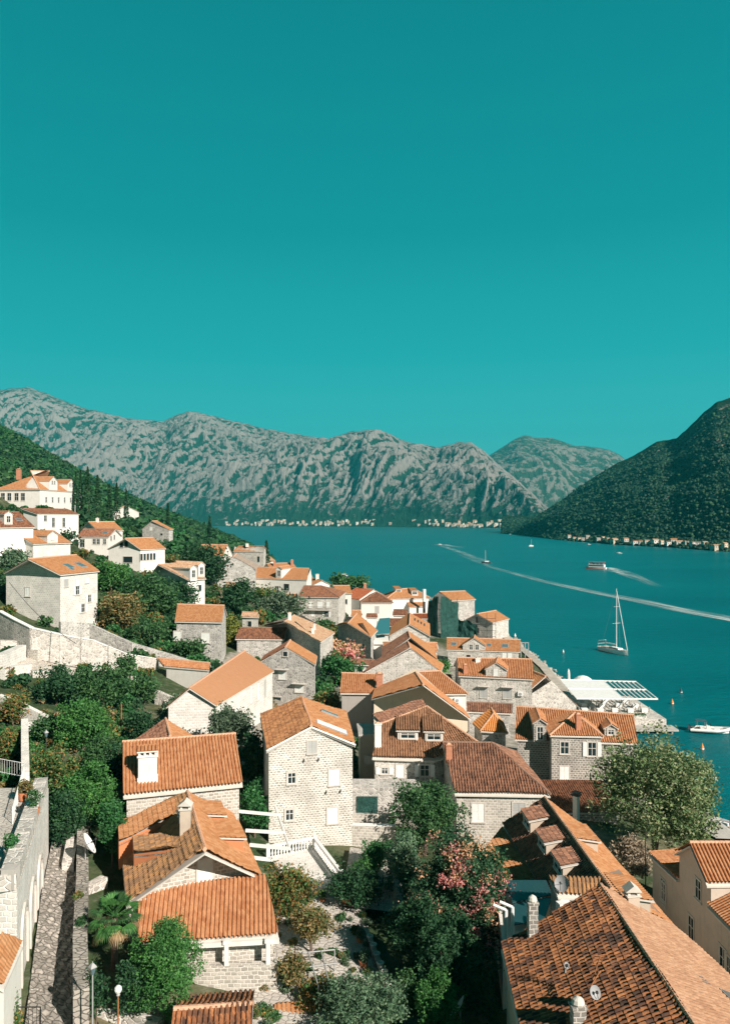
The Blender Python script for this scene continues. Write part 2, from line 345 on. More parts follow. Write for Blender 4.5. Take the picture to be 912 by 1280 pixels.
# ------------------------------------------------------------------ the houses' roof corners (ridge ends, then eave corners), walls and openings
HOUSES = {
    'villa': {"t": "hip", "c": [[-120.68, 293.99, 58.72], [-127.03, 292.15, 58.72], [-136.19, 282.28, 51.05], [-118.11, 279.28, 51.05], [-113.07, 307.51, 51.05], [-130.8, 309.62, 51.05]], "zb": 22.71, "W": "plaster_white", "R": "orange", "RR": "orange", "L": "large white villa with hipped orange roof and two gabled dormers, high on the left hillside", "win": [["R", 3.99, 47.49, 1.0, 2.0, "open"], ["R", 8.09, 47.54, 1.0, 2.0, "open"], ["R", 12.05, 47.6, 1.0, 2.0, "open"], ["R", 16.11, 47.66, 1.0, 2.0, "open"], ["R", 20.29, 47.72, 1.0, 2.0, "open"], ["R", 24.29, 47.78, 1.0, 2.0, "open"], ["R", 8.09, 43.75, 1.0, 1.6, "open"], ["R", 16.11, 43.85, 1.0, 1.6, "open"], ["R", 24.0, 43.95, 1.0, 1.6, "open"], ["F", 3.13, 48.52, 1.6, 2.8, "open"], ["F", 5.71, 48.51, 1.6, 2.8, "open"], ["F", 8.61, 48.49, 1.6, 2.8, "open"], ["F", 11.17, 48.48, 1.6, 2.8, "open"]], "sky": [], "chi": [["F", -130.03, 288.96, 55.65, 1.6, 3.4, "brick"]], "dor": [["R", 8.61, 50.51, 0, 5.2, 4.6, "gablewall"], ["R", 20.57, 50.47, 0, 5, 4.2, "gablewall"]], "ac": [], "vents": [], "bal": []},
    'villa_low': {"t": "shed", "c": [[-106.41, 237.58, 43.64], [-98.7, 254.71, 43.64], [-100.33, 235.21, 41.85], [-93.58, 252.35, 41.85], [-99.19, 254.71, 43.64], [-105.95, 237.58, 43.64]], "zb": 31.68, "W": "plaster_white", "R": "brown", "RR": "brown", "L": "long white house with low brown roof and clothes balcony just below the large villa", "win": [["F", 3.15, 40.5, 1.2, 1.8, "open"], ["F", 6.49, 39.24, 1.2, 3, "open"], ["F", 10.97, 39.23, 1.2, 3, "open"]], "sky": [], "chi": [["F", -95.31, 252.76, 42.37, 0.5, 2.2, "metal"]], "dor": [], "ac": [], "vents": [], "bal": []},
    'brown_left': {"t": "gable", "c": [[-95.47, 183.26, 41.97], [-87.4, 194.22, 41.97], [-89.58, 178.91, 38.17], [-81.49, 189.87, 38.17], [-93.28, 198.57, 38.17], [-101.37, 187.6, 38.17]], "zb": 27.14, "W": "plaster_white", "R": "brown", "RR": "brown", "L": "house with a brown roof and two small dormers at the left edge below the villa", "win": [], "sky": [["F", -85.61, 190.24, 40.0, 1.6, 1.0]], "chi": [], "dor": [["F", -86.12, 185.78, 38.84, 2, 2.6, "gable"]], "ac": [], "vents": [], "bal": []},
    'orange_dormer': {"t": "gable", "c": [[-87.22, 189.88, 37.2], [-80.69, 199.65, 37.2], [-80.27, 186.13, 34.18], [-74.59, 195.9, 34.18], [-86.85, 203.4, 34.18], [-92.58, 193.62, 34.18]], "zb": 24.93, "W": "stone_white", "R": "orange", "RR": "orange", "L": "white house with one round topped dormer on bright orange roof, above the big stone house", "win": [["L", 6.16, 35.04, 1.6, 1.8, "shut"]], "sky": [], "chi": [], "dor": [["F", 5.44, 34.02, 0, 3, 3.2, "gablewall"]], "ac": [], "vents": [], "bal": []},
    'big_skylight': {"t": "gable", "c": [[-63.73, 145.66, 32.57], [-61.31, 163.32, 32.57], [-57.48, 145.32, 29.59], [-53.95, 156.46, 29.59], [-66.1, 159.5, 29.59], [-70.63, 150.34, 29.59]], "zb": 17.53, "W": "stone_white", "R": "orange", "RR": "orange", "L": "big pale stone house with two roof windows, above the long white capped wall", "win": [["F", 4.88, 26.22, 1.1, 1.7, "openshut"], ["F", 6.57, 22.59, 1.1, 1.7, "openshut"], ["F", 8.53, 24.3, 1, 1.5, "openshut"], ["F", 1.62, 27.88, 1.1, 1.4, "shut"], ["F", 4.88, 27.79, 1.1, 1.2, "shut"], ["F", 7.79, 28.04, 1.1, 1.2, "shut"], ["L", 5.46, 26.08, 1.2, 1.7, "shut"]], "sky": [["F", -58.61, 152.07, 30.81, 1.6, 2.0], ["F", -57.55, 155.64, 30.84, 1.6, 2.0], ["F", -57.51, 150.86, 30.26, 0.9, 0.9]], "chi": [], "dor": [], "ac": [], "vents": [], "bal": []},
    'white_gable_hill': {"t": "gable", "c": [[-177.05, 570.37, 50.55], [-183.08, 582.88, 50.55], [-168.34, 573.88, 45.8], [-174.25, 586.4, 45.8], [-190.96, 579.37, 45.8], [-186.18, 566.86, 45.8]], "zb": 32.69, "W": "stone_white", "R": "pale", "RR": "pale", "L": "plain windowless white gabled house among trees on the hillside", "win": [], "sky": [], "chi": [], "dor": [], "ac": [], "vents": [], "bal": []},
    'two_front': {"t": "gable", "c": [[-90.61, 247.11, 37.08], [-79.59, 246.15, 37.08], [-90.65, 242.08, 34.69], [-80.37, 241.11, 34.69], [-79.28, 251.19, 34.69], [-89.74, 252.15, 34.69]], "zb": 26.7, "W": "plaster_white", "R": "brown", "RR": "brown", "L": "white house with brown roof and a blue-clothed balcony below the plain white gable", "win": [["F", 1.26, 32.68, 1.6, 2.6, "open"], ["F", 5.2, 33.2, 1.1, 1.7, "open"], ["F", 6.5, 33.2, 1.1, 1.7, "open"], ["F", 8.59, 33.21, 1, 1.7, "open"], ["R", 2.1, 34.17, 0.8, 1.4, "dark"], ["R", 4.45, 34.49, 0.8, 1.4, "dark"]], "sky": [["F", -82.33, 243.94, 35.93, 1.6, 1.0]], "chi": [], "dor": [], "ac": [], "vents": [], "bal": []},
    'two_back': {"t": "gable", "c": [[-92.64, 257.42, 39.36], [-86.36, 264.87, 39.36], [-88.23, 253.68, 36.5], [-81.87, 261.13, 36.5], [-90.69, 268.61, 36.5], [-97.05, 261.15, 36.5]], "zb": 27.93, "W": "plaster_white", "R": "orange", "RR": "orange", "L": "house with plain orange roof and small chimney, right behind the brown roofed balcony house", "win": [], "sky": [], "chi": [["F", -90.44, 259.94, 39.32, 0.9, 1.2, "white"]], "dor": [], "ac": [], "vents": [], "bal": []},
    'loggia': {"t": "gable", "c": [[-72.93, 233.69, 34.41], [-67.22, 243.98, 34.41], [-68.15, 233.64, 31.0], [-62.38, 241.47, 31.0], [-73.95, 247.93, 31.0], [-79.47, 236.92, 31.0]], "zb": 20.82, "W": "plaster_white", "R": "orange", "RR": "orange", "L": "white house with five narrow dark windows in a row and a brown skirt roof", "win": [["F", 0.36, 28.65, 0.8, 2.0, "dark"], ["F", 1.54, 28.66, 0.8, 2.0, "dark"], ["F", 2.73, 28.68, 0.8, 2.0, "dark"], ["F", 3.93, 28.69, 0.8, 2.0, "dark"], ["F", 5.14, 28.7, 0.8, 2.0, "dark"], ["F", 7.27, 29.01, 0.9, 1.6, "shut"], ["L", 6.8, 27.87, 3.2, 1.8, "dark"], ["L", 4.57, 32.38, 1.2, 1.6, "dark"], ["L", 6.25, 32.64, 1.2, 1.8, "dark"]], "sky": [], "chi": [], "dor": [], "ac": [], "vents": [], "bal": []},
    'dark_gable': {"t": "gable", "c": [[-98.13, 354.16, 39.6], [-96.44, 357.45, 39.6], [-89.48, 352.06, 35.64], [-88.32, 355.35, 35.64], [-102.89, 359.56, 35.64], [-103.54, 356.27, 35.64]], "zb": 23.53, "W": "stone_grey", "R": "orange", "RR": "orange", "L": "grey stone gabled house with one small white window, right of the plain white gable", "win": [["L", 4.6, 35.93, 1.4, 1.6, "shut"], ["L", 10.05, 33.37, 1.2, 1.0, "dark"]], "sky": [], "chi": [], "dor": [], "ac": [], "vents": [], "bal": []},
    'twin_dormer': {"t": "gable", "c": [[-52.21, 194.29, 28.67], [-48.3, 203.37, 28.67], [-43.84, 191.31, 25.01], [-40.47, 196.21, 25.01], [-53.17, 205.79, 25.01], [-56.29, 200.89, 25.01]], "zb": 14.86, "W": "plaster_white", "R": "pale", "RR": "pale", "L": "white house with twin white dormers on its pale orange roof, half hidden by trees", "win": [["F", 3.96, 22.74, 0.9, 1.5, "dark"]], "sky": [], "chi": [], "dor": [["F", -42.9, 192.46, 24.96, 2.2, 3, "gable"], ["F", -41.75, 196.46, 25.47, 2.2, 3, "gable"]], "ac": [], "vents": [], "bal": []},
    'white_tall': {"t": "gable", "c": [[-46.88, 262.73, 31.53], [-56.05, 263.77, 31.53], [-46.1, 269.04, 27.78], [-55.34, 270.16, 27.78], [-56.76, 257.53, 27.78], [-47.44, 256.71, 27.78]], "zb": 16.71, "W": "plaster_white", "R": "orange", "RR": "orange", "L": "narrow tall white gabled house with small windows beside the large dark green tree", "win": [["L", 6.54, 27.92, 0.8, 1.3, "dark"], ["L", 3.68, 24.52, 0.8, 1.4, "openshut"], ["L", 8.48, 24.24, 0.8, 1.4, "openshut"], ["L", 4.62, 21.19, 0.8, 1.6, "dark"]], "sky": [], "chi": [], "dor": [], "ac": [], "vents": [], "bal": []},
    'shore_orange': {"t": "gable", "c": [[-69.21, 420.54, 25.93], [-54.05, 411.83, 25.93], [-71.77, 417.6, 22.82], [-54.12, 412.38, 22.82], [-53.14, 425.58, 22.82], [-70.79, 430.8, 22.82]], "zb": 9.09, "W": "stone_light", "R": "orange", "RR": "orange", "L": "stone house with orange roof farthest along the wooded point, next to a dark cypress", "win": [["F", 14.71, 18.89, 1.4, 3, "dark"]], "sky": [], "chi": [["F", -63.82, 416.82, 25.89, 1.6, 1.2, "white"]], "dor": [], "ac": [], "vents": [], "bal": []},
    'stone_ruin': {"t": "gable", "c": [[-43.86, 256.72, 27.7], [-46.91, 281.45, 27.7], [-36.18, 255.36, 23.51], [-38.93, 279.94, 23.51], [-54.15, 278.2, 23.51], [-51.4, 253.63, 23.51]], "zb": 13.97, "W": "stone_grey", "R": "grey", "RR": "grey", "L": "low grey roofed stone house with a long sloping gable edge behind the narrow white house", "win": [], "sky": [], "chi": [], "dor": [], "ac": [], "vents": [], "bal": []},
    'dormer_wide': {"t": "gable", "c": [[-38.1, 270.91, 23.35], [-19.26, 264.19, 23.35], [-40.49, 264.41, 20.03], [-19.17, 255.6, 20.03], [-18.03, 266.25, 20.03], [-38.7, 277.51, 20.03]], "zb": 9.44, "W": "plaster_white", "R": "orange", "RR": "orange", "L": "wide white house with a single white dormer on orange roof, above the olive tree", "win": [["F", 11.11, 16.42, 1.4, 2.4, "open"], ["F", 14.79, 17.36, 2.0, 2.2, "dark"], ["F", 3.0, 17.78, 1, 1.4, "shut"]], "sky": [], "chi": [], "dor": [["F", -29.13, 260.16, 20.22, 2.2, 3.2, "gable"]], "ac": [], "vents": [], "bal": []},
    'two_chimneys': {"t": "gable", "c": [[-51.98, 405.68, 17.04], [-38.68, 412.62, 17.04], [-49.47, 400.9, 14.57], [-36.11, 407.83, 14.57], [-41.09, 417.4, 14.57], [-54.45, 410.47, 14.57]], "zb": 6.63, "W": "plaster_white", "R": "orange", "RR": "orange", "L": "small house with two brick chimneys on an orange roof, behind the wide dormer house", "win": [], "sky": [], "chi": [["F", -47.59, 404.34, 15.57, 1.2, 3, "brick"], ["F", -38.79, 409.23, 15.7, 1.4, 3, "brick"]], "dor": [], "ac": [], "vents": [], "bal": []},
    'tiny_hip': {"t": "hip", "c": [[-54.67, 430.19, 19.34], [-52.93, 430.59, 19.34], [-54.84, 421.2, 17.62], [-49.14, 421.2, 17.62], [-51.49, 427.79, 17.62], [-57.19, 427.79, 17.62]], "zb": 8.51, "W": "plaster_white", "R": "pale", "RR": "pale", "L": "tiny house with pale hipped roof by the water below the farthest stone house", "win": [], "sky": [], "chi": [], "dor": [], "ac": [], "vents": [], "bal": []},
    'brown_hip': {"t": "hip", "c": [[-18.55, 234.32, 19.91], [-13.42, 234.32, 19.91], [-19.84, 226.7, 17.33], [-7.48, 224.36, 17.33], [-5.89, 241.81, 17.33], [-19.55, 237.17, 17.33]], "zb": 5.99, "W": "stone_light", "R": "brown", "RR": "brown", "L": "square stone house with brown hipped roof, a long balcony and white shutters", "win": [["F", 3.55, 15.01, 1, 1.9, "shut"], ["F", 6.47, 15.07, 1.6, 1.9, "shut"], ["F", 8.88, 15.12, 1, 1.9, "shut"], ["F", 8.4, 12.3, 1.2, 1.7, "openshut"], ["F", 4.28, 12.44, 1, 1.6, "shut"]], "sky": [], "chi": [], "dor": [], "ac": [], "vents": [], "bal": [["F", 2.82, 9.61, 13.82]]},
    'white_orange': {"t": "gable", "c": [[-11.11, 266.56, 17.23], [-5.28, 266.56, 17.23], [-8.7, 261.01, 14.99], [-4.35, 261.01, 14.99], [-7.61, 270.09, 14.99], [-11.96, 270.09, 14.99]], "zb": 6.03, "W": "plaster_white", "R": "orange", "RR": "orange", "L": "white walled house with orange roof joined to the right of the brown hipped one", "win": [["F", 2.12, 12.23, 1, 1.6, "dark"]], "sky": [], "chi": [], "dor": [], "ac": [], "vents": [], "bal": []},
    'white_gable_n': {"t": "gable", "c": [[-17.62, 317.96, 15.02], [-22.68, 329.95, 15.02], [-14.31, 319.42, 13.25], [-19.18, 331.4, 13.25], [-26.19, 328.49, 13.25], [-21.32, 316.51, 13.25]], "zb": 6.49, "W": "plaster_white", "R": "orange", "RR": "orange", "L": "small white gable with orange roof and white chimney before the moored grey boat", "win": [], "sky": [], "chi": [["B", -20.07, 323.85, 15.04, 1.4, 2, "white"]], "dor": [], "ac": [], "vents": [], "bal": []},
    'pyramid': {"t": "hip", "c": [[3.72, 264.57, 15.13], [4.0, 264.57, 15.13], [-1.61, 258.31, 12.14], [9.42, 258.37, 12.14], [9.36, 270.83, 12.14], [-1.68, 270.78, 12.14]], "zb": 4.23, "W": "plaster_white", "R": "brown", "RR": "brown", "L": "white house with a worn brown pyramid roof and one grey door", "win": [["F", 5.38, 9.82, 1.3, 2.2, "shut"]], "sky": [], "chi": [], "dor": [], "ac": [], "vents": [], "bal": []},
    'redroof': {"t": "gable", "c": [[3.08, 268.69, 15.66], [-3.16, 275.86, 15.66], [8.33, 273.23, 12.65], [1.95, 280.4, 12.65], [-8.31, 271.33, 12.65], [-1.93, 264.15, 12.65]], "zb": 4.35, "W": "plaster_white", "R": "rust", "RR": "rust", "L": "house with rusty red roof and white verges behind the pyramid roof", "win": [], "sky": [], "chi": [["B", 0.0, 272.85, 15.84, 1.0, 1.5, "brick"]], "dor": [], "ac": [], "vents": [], "bal": []},
    'seacomplex': {"t": "hip", "c": [[11.75, 268.6, 15.8], [17.07, 273.2, 15.8], [7.15, 263.92, 12.78], [22.89, 267.98, 12.78], [21.68, 280.21, 12.78], [5.94, 276.15, 12.78]], "zb": 2.42, "W": "plaster_white", "R": "orange", "RR": "orange", "L": "broad hipped orange roof with cut-in dark dormers, last before the open water", "win": [], "sky": [], "chi": [], "dor": [["F", 17.32, 268.16, 13.74, 2.2, 1.6, "shed"], ["F", 11.71, 267.74, 14.34, 2, 1.6, "shed"]], "ac": [], "vents": [], "bal": []},
    'seafront_low': {"t": "gable", "c": [[14.27, 268.56, 12.44], [21.37, 269.93, 12.44], [15.05, 262.62, 10.18], [20.71, 265.05, 10.18], [20.48, 274.92, 10.18], [14.82, 272.49, 10.18]], "zb": 2.7, "W": "plaster_white", "R": "orange", "RR": "orange", "L": "small plain orange roofed house with white wall, left of the tall white chimney pipe", "win": [], "sky": [], "chi": [], "dor": [], "ac": [], "vents": [], "bal": []},
    'net1': {"t": "gable", "c": [[24.53, 253.19, 16.32], [33.46, 256.14, 16.32], [28.06, 249.38, 13.76], [36.58, 253.47, 13.76], [30.4, 262.3, 13.76], [21.6, 254.42, 13.76]], "zb": -5.58, "W": "stone_grey", "R": "orange", "RR": "orange", "L": "gabled house wrapped in dark green scaffold netting, tallest of the netted houses", "win": [], "sky": [], "chi": [], "dor": [], "ac": [], "vents": [], "bal": []},
    'net2': {"t": "gable", "c": [[31.37, 272.53, 11.21], [34.11, 282.32, 11.21], [35.88, 271.22, 9.01], [38.7, 281.02, 9.01], [29.55, 283.62, 9.01], [26.73, 273.83, 9.01]], "zb": 0.46, "W": "plaster_white", "R": "orange", "RR": "orange", "L": "white gabled house with orange roof between the two netted houses", "win": [["L", 8.05, 6.87, 1, 1.8, "dark"]], "sky": [], "chi": [["F", 32.55, 274.14, 10.87, 1.2, 3, "white"]], "dor": [], "ac": [], "vents": [], "bal": []},
    'net3': {"t": "gable", "c": [[36.05, 248.24, 9.64], [43.98, 257.9, 9.64], [40.65, 244.48, 7.27], [47.91, 254.64, 7.27], [39.45, 260.88, 7.27], [32.59, 251.33, 7.27]], "zb": 0.2, "W": "stone_light", "R": "orange", "RR": "orange", "L": "stone gabled house under bare scaffolding at the very edge of the sea", "win": [["L", 4.28, 7.63, 1, 2, "dark"], ["L", 4.58, 4.29, 1, 1.6, "dark"]], "sky": [], "chi": [], "dor": [], "ac": [], "vents": [], "bal": []},
    'dormer_sky': {"t": "gable", "c": [[20.85, 196.19, 9.89], [38.97, 192.83, 9.89], [20.28, 191.45, 7.67], [37.97, 188.09, 7.67], [39.75, 197.58, 7.67], [22.06, 200.94, 7.67]], "zb": 0.52, "W": "stone_light", "R": "orange", "RR": "orange", "L": "long stone house with three roof windows and a middle gable, before the netted houses", "win": [["F", 13.82, 6.53, 1, 1.6, "shut"], ["F", 15.17, 6.58, 1, 1.6, "shut"], ["F", 5.02, 5.84, 1, 1.4, "dark"]], "sky": [["F", 22.35, 193.33, 8.7, 1.2, 1.2], ["F", 30.95, 191.67, 8.69, 1.0, 1.0], ["F", 34.79, 190.85, 8.65, 1.5, 1.3]], "chi": [], "dor": [["F", 6.4, 7.68, 0, 5.5, 2.4, "gablewall"]], "ac": [], "vents": [], "bal": []},
    'shutters_long': {"t": "gable", "c": [[17.77, 148.31, 13.38], [31.85, 146.53, 13.38], [17.42, 143.41, 10.87], [30.81, 140.18, 10.87], [31.6, 151.15, 10.87], [17.69, 153.65, 10.87]], "zb": 0.91, "W": "stone_light", "R": "ribbed", "RR": "ribbed", "L": "long stone house with a stone wall dormer and closed white shutters under canopies", "win": [["F", 4.32, 7.92, 1.3, 1.8, "canopy"], ["F", 8.7, 8.01, 1.5, 1.8, "canopy"]], "sky": [], "chi": [["F", 18.74, 143.9, 11.22, 0.7, 1.6, "brick"], ["F", 21.49, 146.83, 12.78, 0.9, 0.7, "white"]], "dor": [["F", 6.59, 11.0, 0, 3.8, 2.6, "gablewall"]], "ac": [["F", 11.02, 8.13]], "vents": [], "bal": []},
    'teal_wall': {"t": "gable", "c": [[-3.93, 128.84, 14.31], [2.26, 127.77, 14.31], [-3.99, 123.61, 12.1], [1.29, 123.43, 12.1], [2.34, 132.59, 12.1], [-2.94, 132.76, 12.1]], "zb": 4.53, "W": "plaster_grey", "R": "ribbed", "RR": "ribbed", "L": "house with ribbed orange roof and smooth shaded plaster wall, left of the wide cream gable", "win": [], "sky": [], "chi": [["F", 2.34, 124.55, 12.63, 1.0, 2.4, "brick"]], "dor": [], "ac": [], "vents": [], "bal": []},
    'beige_gable': {"t": "gable", "c": [[8.5, 111.84, 16.0], [7.94, 120.94, 16.0], [16.27, 118.36, 9.3], [15.96, 124.62, 9.3], [1.61, 125.28, 12.6], [0.98, 117.43, 12.6]], "zb": 2.85, "W": "plaster_cream", "R": "ribbed", "RR": "ribbed", "L": "house with a very wide cream plastered gable and ribbed orange roof in the centre", "win": [], "sky": [], "chi": [], "dor": [], "ac": [], "vents": [], "bal": []},
    'ac_hip': {"t": "hip+", "c": [[9.02, 131.21, 14.03], [12.78, 131.9, 14.03], [10.65, 126.22, 11.34], [16.93, 126.45, 11.34], [14.17, 137.22, 11.34], [7.89, 136.99, 11.34]], "zb": 2.75, "W": "plaster_white", "R": "ribbed", "RR": "ribbed", "L": "house with ribbed hip roof and an air conditioner, right of the cream gable", "win": [], "sky": [], "chi": [], "dor": [], "ac": [["F", 4.34, 10.3]], "vents": [], "bal": []},
    'hip_front': {"t": "hip+", "c": [[9.12, 90.72, 13.75], [14.85, 90.39, 13.75], [9.74, 83.48, 10.35], [20.02, 82.99, 10.35], [19.34, 97.83, 10.35], [9.06, 98.32, 10.35]], "zb": 2.47, "W": "stone_warm", "R": "worn", "RR": "worn", "L": "long pale stone house with worn dark ribbed roof hipped at its right end", "win": [["F", 2.33, 8.09, 1.3, 2.0, "shut"], ["F", 6.73, 8.34, 1.3, 1.8, "shut"]], "sky": [], "chi": [["F", 9.61, 88.25, 12.61, 0.7, 1.5, "brick"]], "dor": [], "ac": [], "vents": [], "bal": []},
    'turret': {"t": "hip-", "c": [[19.7, 117.75, 10.28], [19.94, 121.37, 10.28], [21.11, 113.86, 8.39], [21.56, 119.22, 8.39], [16.68, 119.47, 8.39], [17.24, 114.94, 8.39]], "zb": 2.2, "W": "stone_grey", "R": "bright", "RR": "bright", "L": "small bright orange hipped roof on a little stone house, with white stepped ridge tiles", "win": [], "sky": [], "chi": [], "dor": [], "ac": [], "vents": [], "bal": []},
    'behind_turret': {"t": "gable", "c": [[17.73, 134.05, 8.16], [25.43, 132.69, 8.16], [17.43, 131.72, 7.1], [24.99, 130.37, 7.1], [25.81, 135.02, 7.1], [18.25, 136.37, 7.1]], "zb": 1.64, "W": "stone_grey", "R": "worn", "RR": "worn", "L": "low house with dark ribbed roof squeezed behind the small bright orange hipped one", "win": [], "sky": [], "chi": [], "dor": [], "ac": [], "vents": [], "bal": []},
    'waterfront': {"t": "gable", "c": [[22.58, 114.67, 12.12], [38.35, 109.69, 12.12], [20.91, 107.32, 9.31], [37.33, 105.22, 9.31], [39.99, 116.73, 9.31], [23.57, 118.84, 9.31]], "zb": 0.39, "W": "stone_dark", "R": "ribbed", "RR": "ribbed", "L": "long dark stone waterfront house with ribbed orange roof and a projecting hipped bay", "win": [], "sky": [], "chi": [], "dor": [["F", 24.18, 106.25, 9.01, 1.7, 2.9, "gable"], ["F", 34.15, 106.79, 9.85, 1.7, 1.2, "gable"]], "ac": [], "vents": [], "bal": []},
    'stone_half': {"t": "gable", "c": [[34.41, 146.56, 10.15], [32.77, 152.74, 10.15], [39.92, 143.77, 5.11], [39.54, 153.59, 5.11], [26.0, 151.88, 5.11], [26.38, 142.06, 5.11]], "zb": 0.37, "W": "stone_light", "R": "orange", "RR": "orange", "L": "stone house whose long sloping gable edge is capped with orange tiles, beside the terrace restaurant", "win": [], "sky": [], "chi": [], "dor": [], "ac": [], "vents": [], "bal": []},
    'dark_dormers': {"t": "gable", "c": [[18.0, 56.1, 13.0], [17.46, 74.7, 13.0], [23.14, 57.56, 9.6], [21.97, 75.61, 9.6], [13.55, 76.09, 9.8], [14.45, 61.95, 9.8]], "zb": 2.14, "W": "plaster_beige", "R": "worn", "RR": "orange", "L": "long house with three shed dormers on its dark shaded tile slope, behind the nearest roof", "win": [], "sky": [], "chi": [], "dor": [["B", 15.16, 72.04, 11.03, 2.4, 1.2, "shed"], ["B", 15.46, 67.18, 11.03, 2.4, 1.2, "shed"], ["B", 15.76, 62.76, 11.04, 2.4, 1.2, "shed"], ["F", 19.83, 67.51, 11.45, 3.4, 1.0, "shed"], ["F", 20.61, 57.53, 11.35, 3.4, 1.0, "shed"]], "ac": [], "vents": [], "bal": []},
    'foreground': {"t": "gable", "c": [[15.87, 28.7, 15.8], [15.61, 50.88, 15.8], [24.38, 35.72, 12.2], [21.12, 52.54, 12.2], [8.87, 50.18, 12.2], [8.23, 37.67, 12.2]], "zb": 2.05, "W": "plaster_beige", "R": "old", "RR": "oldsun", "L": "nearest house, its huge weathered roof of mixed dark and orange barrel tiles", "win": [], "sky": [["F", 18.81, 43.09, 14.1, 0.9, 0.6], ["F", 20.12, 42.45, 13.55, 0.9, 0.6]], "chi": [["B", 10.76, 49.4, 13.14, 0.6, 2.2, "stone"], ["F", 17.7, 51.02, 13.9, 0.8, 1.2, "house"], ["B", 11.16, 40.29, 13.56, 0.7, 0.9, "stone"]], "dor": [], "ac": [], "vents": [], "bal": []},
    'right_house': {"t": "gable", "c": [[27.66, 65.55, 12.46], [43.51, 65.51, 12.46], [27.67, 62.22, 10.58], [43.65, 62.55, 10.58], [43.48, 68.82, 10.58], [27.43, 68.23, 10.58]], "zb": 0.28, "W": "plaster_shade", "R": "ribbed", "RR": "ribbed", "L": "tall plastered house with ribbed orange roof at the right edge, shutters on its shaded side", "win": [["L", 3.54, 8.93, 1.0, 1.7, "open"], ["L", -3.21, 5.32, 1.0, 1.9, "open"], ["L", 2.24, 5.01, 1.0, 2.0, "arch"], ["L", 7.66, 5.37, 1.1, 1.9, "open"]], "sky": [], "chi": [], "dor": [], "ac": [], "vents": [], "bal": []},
    'left_ribbed': {"t": "gable", "c": [[-23.4, 74.15, 18.56], [-12.95, 76.98, 18.56], [-21.42, 68.16, 15.58], [-11.33, 71.27, 15.58], [-14.87, 82.89, 15.58], [-24.97, 79.78, 15.58]], "zb": 6.73, "W": "stone_warm", "R": "ribbed", "RR": "ribbed", "L": "stone house with clean ribbed orange roof and one big white chimney", "win": [], "sky": [], "chi": [["F", -19.9, 70.48, 16.43, 1.3, 2.0, "bigwhite"]], "dor": [], "ac": [], "vents": [], "bal": []},
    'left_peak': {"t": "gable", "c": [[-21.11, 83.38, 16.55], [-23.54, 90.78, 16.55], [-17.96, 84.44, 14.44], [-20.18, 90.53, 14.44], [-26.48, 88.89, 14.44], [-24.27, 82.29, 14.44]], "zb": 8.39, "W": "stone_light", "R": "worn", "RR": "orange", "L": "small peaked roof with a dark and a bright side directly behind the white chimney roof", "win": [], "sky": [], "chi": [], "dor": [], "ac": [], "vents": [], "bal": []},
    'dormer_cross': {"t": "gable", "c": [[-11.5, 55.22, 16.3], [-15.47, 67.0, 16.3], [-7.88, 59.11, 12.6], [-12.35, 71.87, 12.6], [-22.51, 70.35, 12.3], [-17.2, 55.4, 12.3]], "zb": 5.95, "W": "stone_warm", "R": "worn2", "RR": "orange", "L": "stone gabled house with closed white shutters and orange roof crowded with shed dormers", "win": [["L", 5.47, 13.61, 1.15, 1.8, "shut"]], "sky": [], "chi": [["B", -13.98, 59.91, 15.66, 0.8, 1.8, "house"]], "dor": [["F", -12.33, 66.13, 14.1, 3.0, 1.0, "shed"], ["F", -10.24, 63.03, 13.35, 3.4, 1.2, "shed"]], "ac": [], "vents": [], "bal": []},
    'veranda': {"t": "shed", "c": [[-16.63, 56.51, 12.77], [-7.64, 58.94, 12.77], [-15.72, 53.15, 10.6], [-6.1, 54.49, 10.6], [-7.67, 59.41, 12.4], [-16.72, 55.84, 12.4]], "zb": 5.74, "W": "stone_warm", "R": "ribbed", "RR": "ribbed", "L": "lean-to veranda with tiled orange roof on white posts, above a coursed stone wall", "win": [], "sky": [], "chi": [], "dor": [], "ac": [], "vents": [], "bal": []},
    'bottom_shed': {"t": "gable", "c": [[-11.14, 44.74, 11.48], [-6.6, 45.26, 11.48], [-10.69, 40.79, 9.69], [-6.15, 41.31, 9.69], [-7.05, 49.21, 9.69], [-11.59, 48.69, 9.69]], "zb": 5.77, "W": "stone_warm", "R": "old", "RR": "old", "L": "old orange and black tiled roof cut by the bottom edge, below the veranda wall", "win": [], "sky": [], "chi": [], "dor": [], "ac": [], "vents": [], "bal": []},
    'stone_tall': {"t": "gable", "c": [[-5.51, 78.88, 18.85], [-7.53, 91.46, 18.85], [-1.0, 79.62, 16.82], [-2.22, 92.72, 16.82], [-12.45, 91.2, 16.82], [-9.93, 77.54, 16.82]], "zb": 5.06, "W": "stone_cream", "R": "tiles", "RR": "orange", "L": "tall cream stone house standing alone in the centre, with closed white shutters", "win": [["L", 4.45, 16.65, 0.9, 1.25, "shut"], ["L", 2.34, 13.63, 0.85, 1.15, "open"], ["L", 6.75, 13.38, 1.1, 1.6, "shut"], ["L", 2.11, 9.9, 0.85, 1.15, "open"], ["L", 6.59, 9.42, 1.1, 1.6, "shut"]], "sky": [["F", -3.59, 82.04, 17.78, 1.5, 3.4], ["F", -4.07, 88.09, 17.75, 0.6, 2.0]], "chi": [], "dor": [], "ac": [], "vents": [], "bal": []},
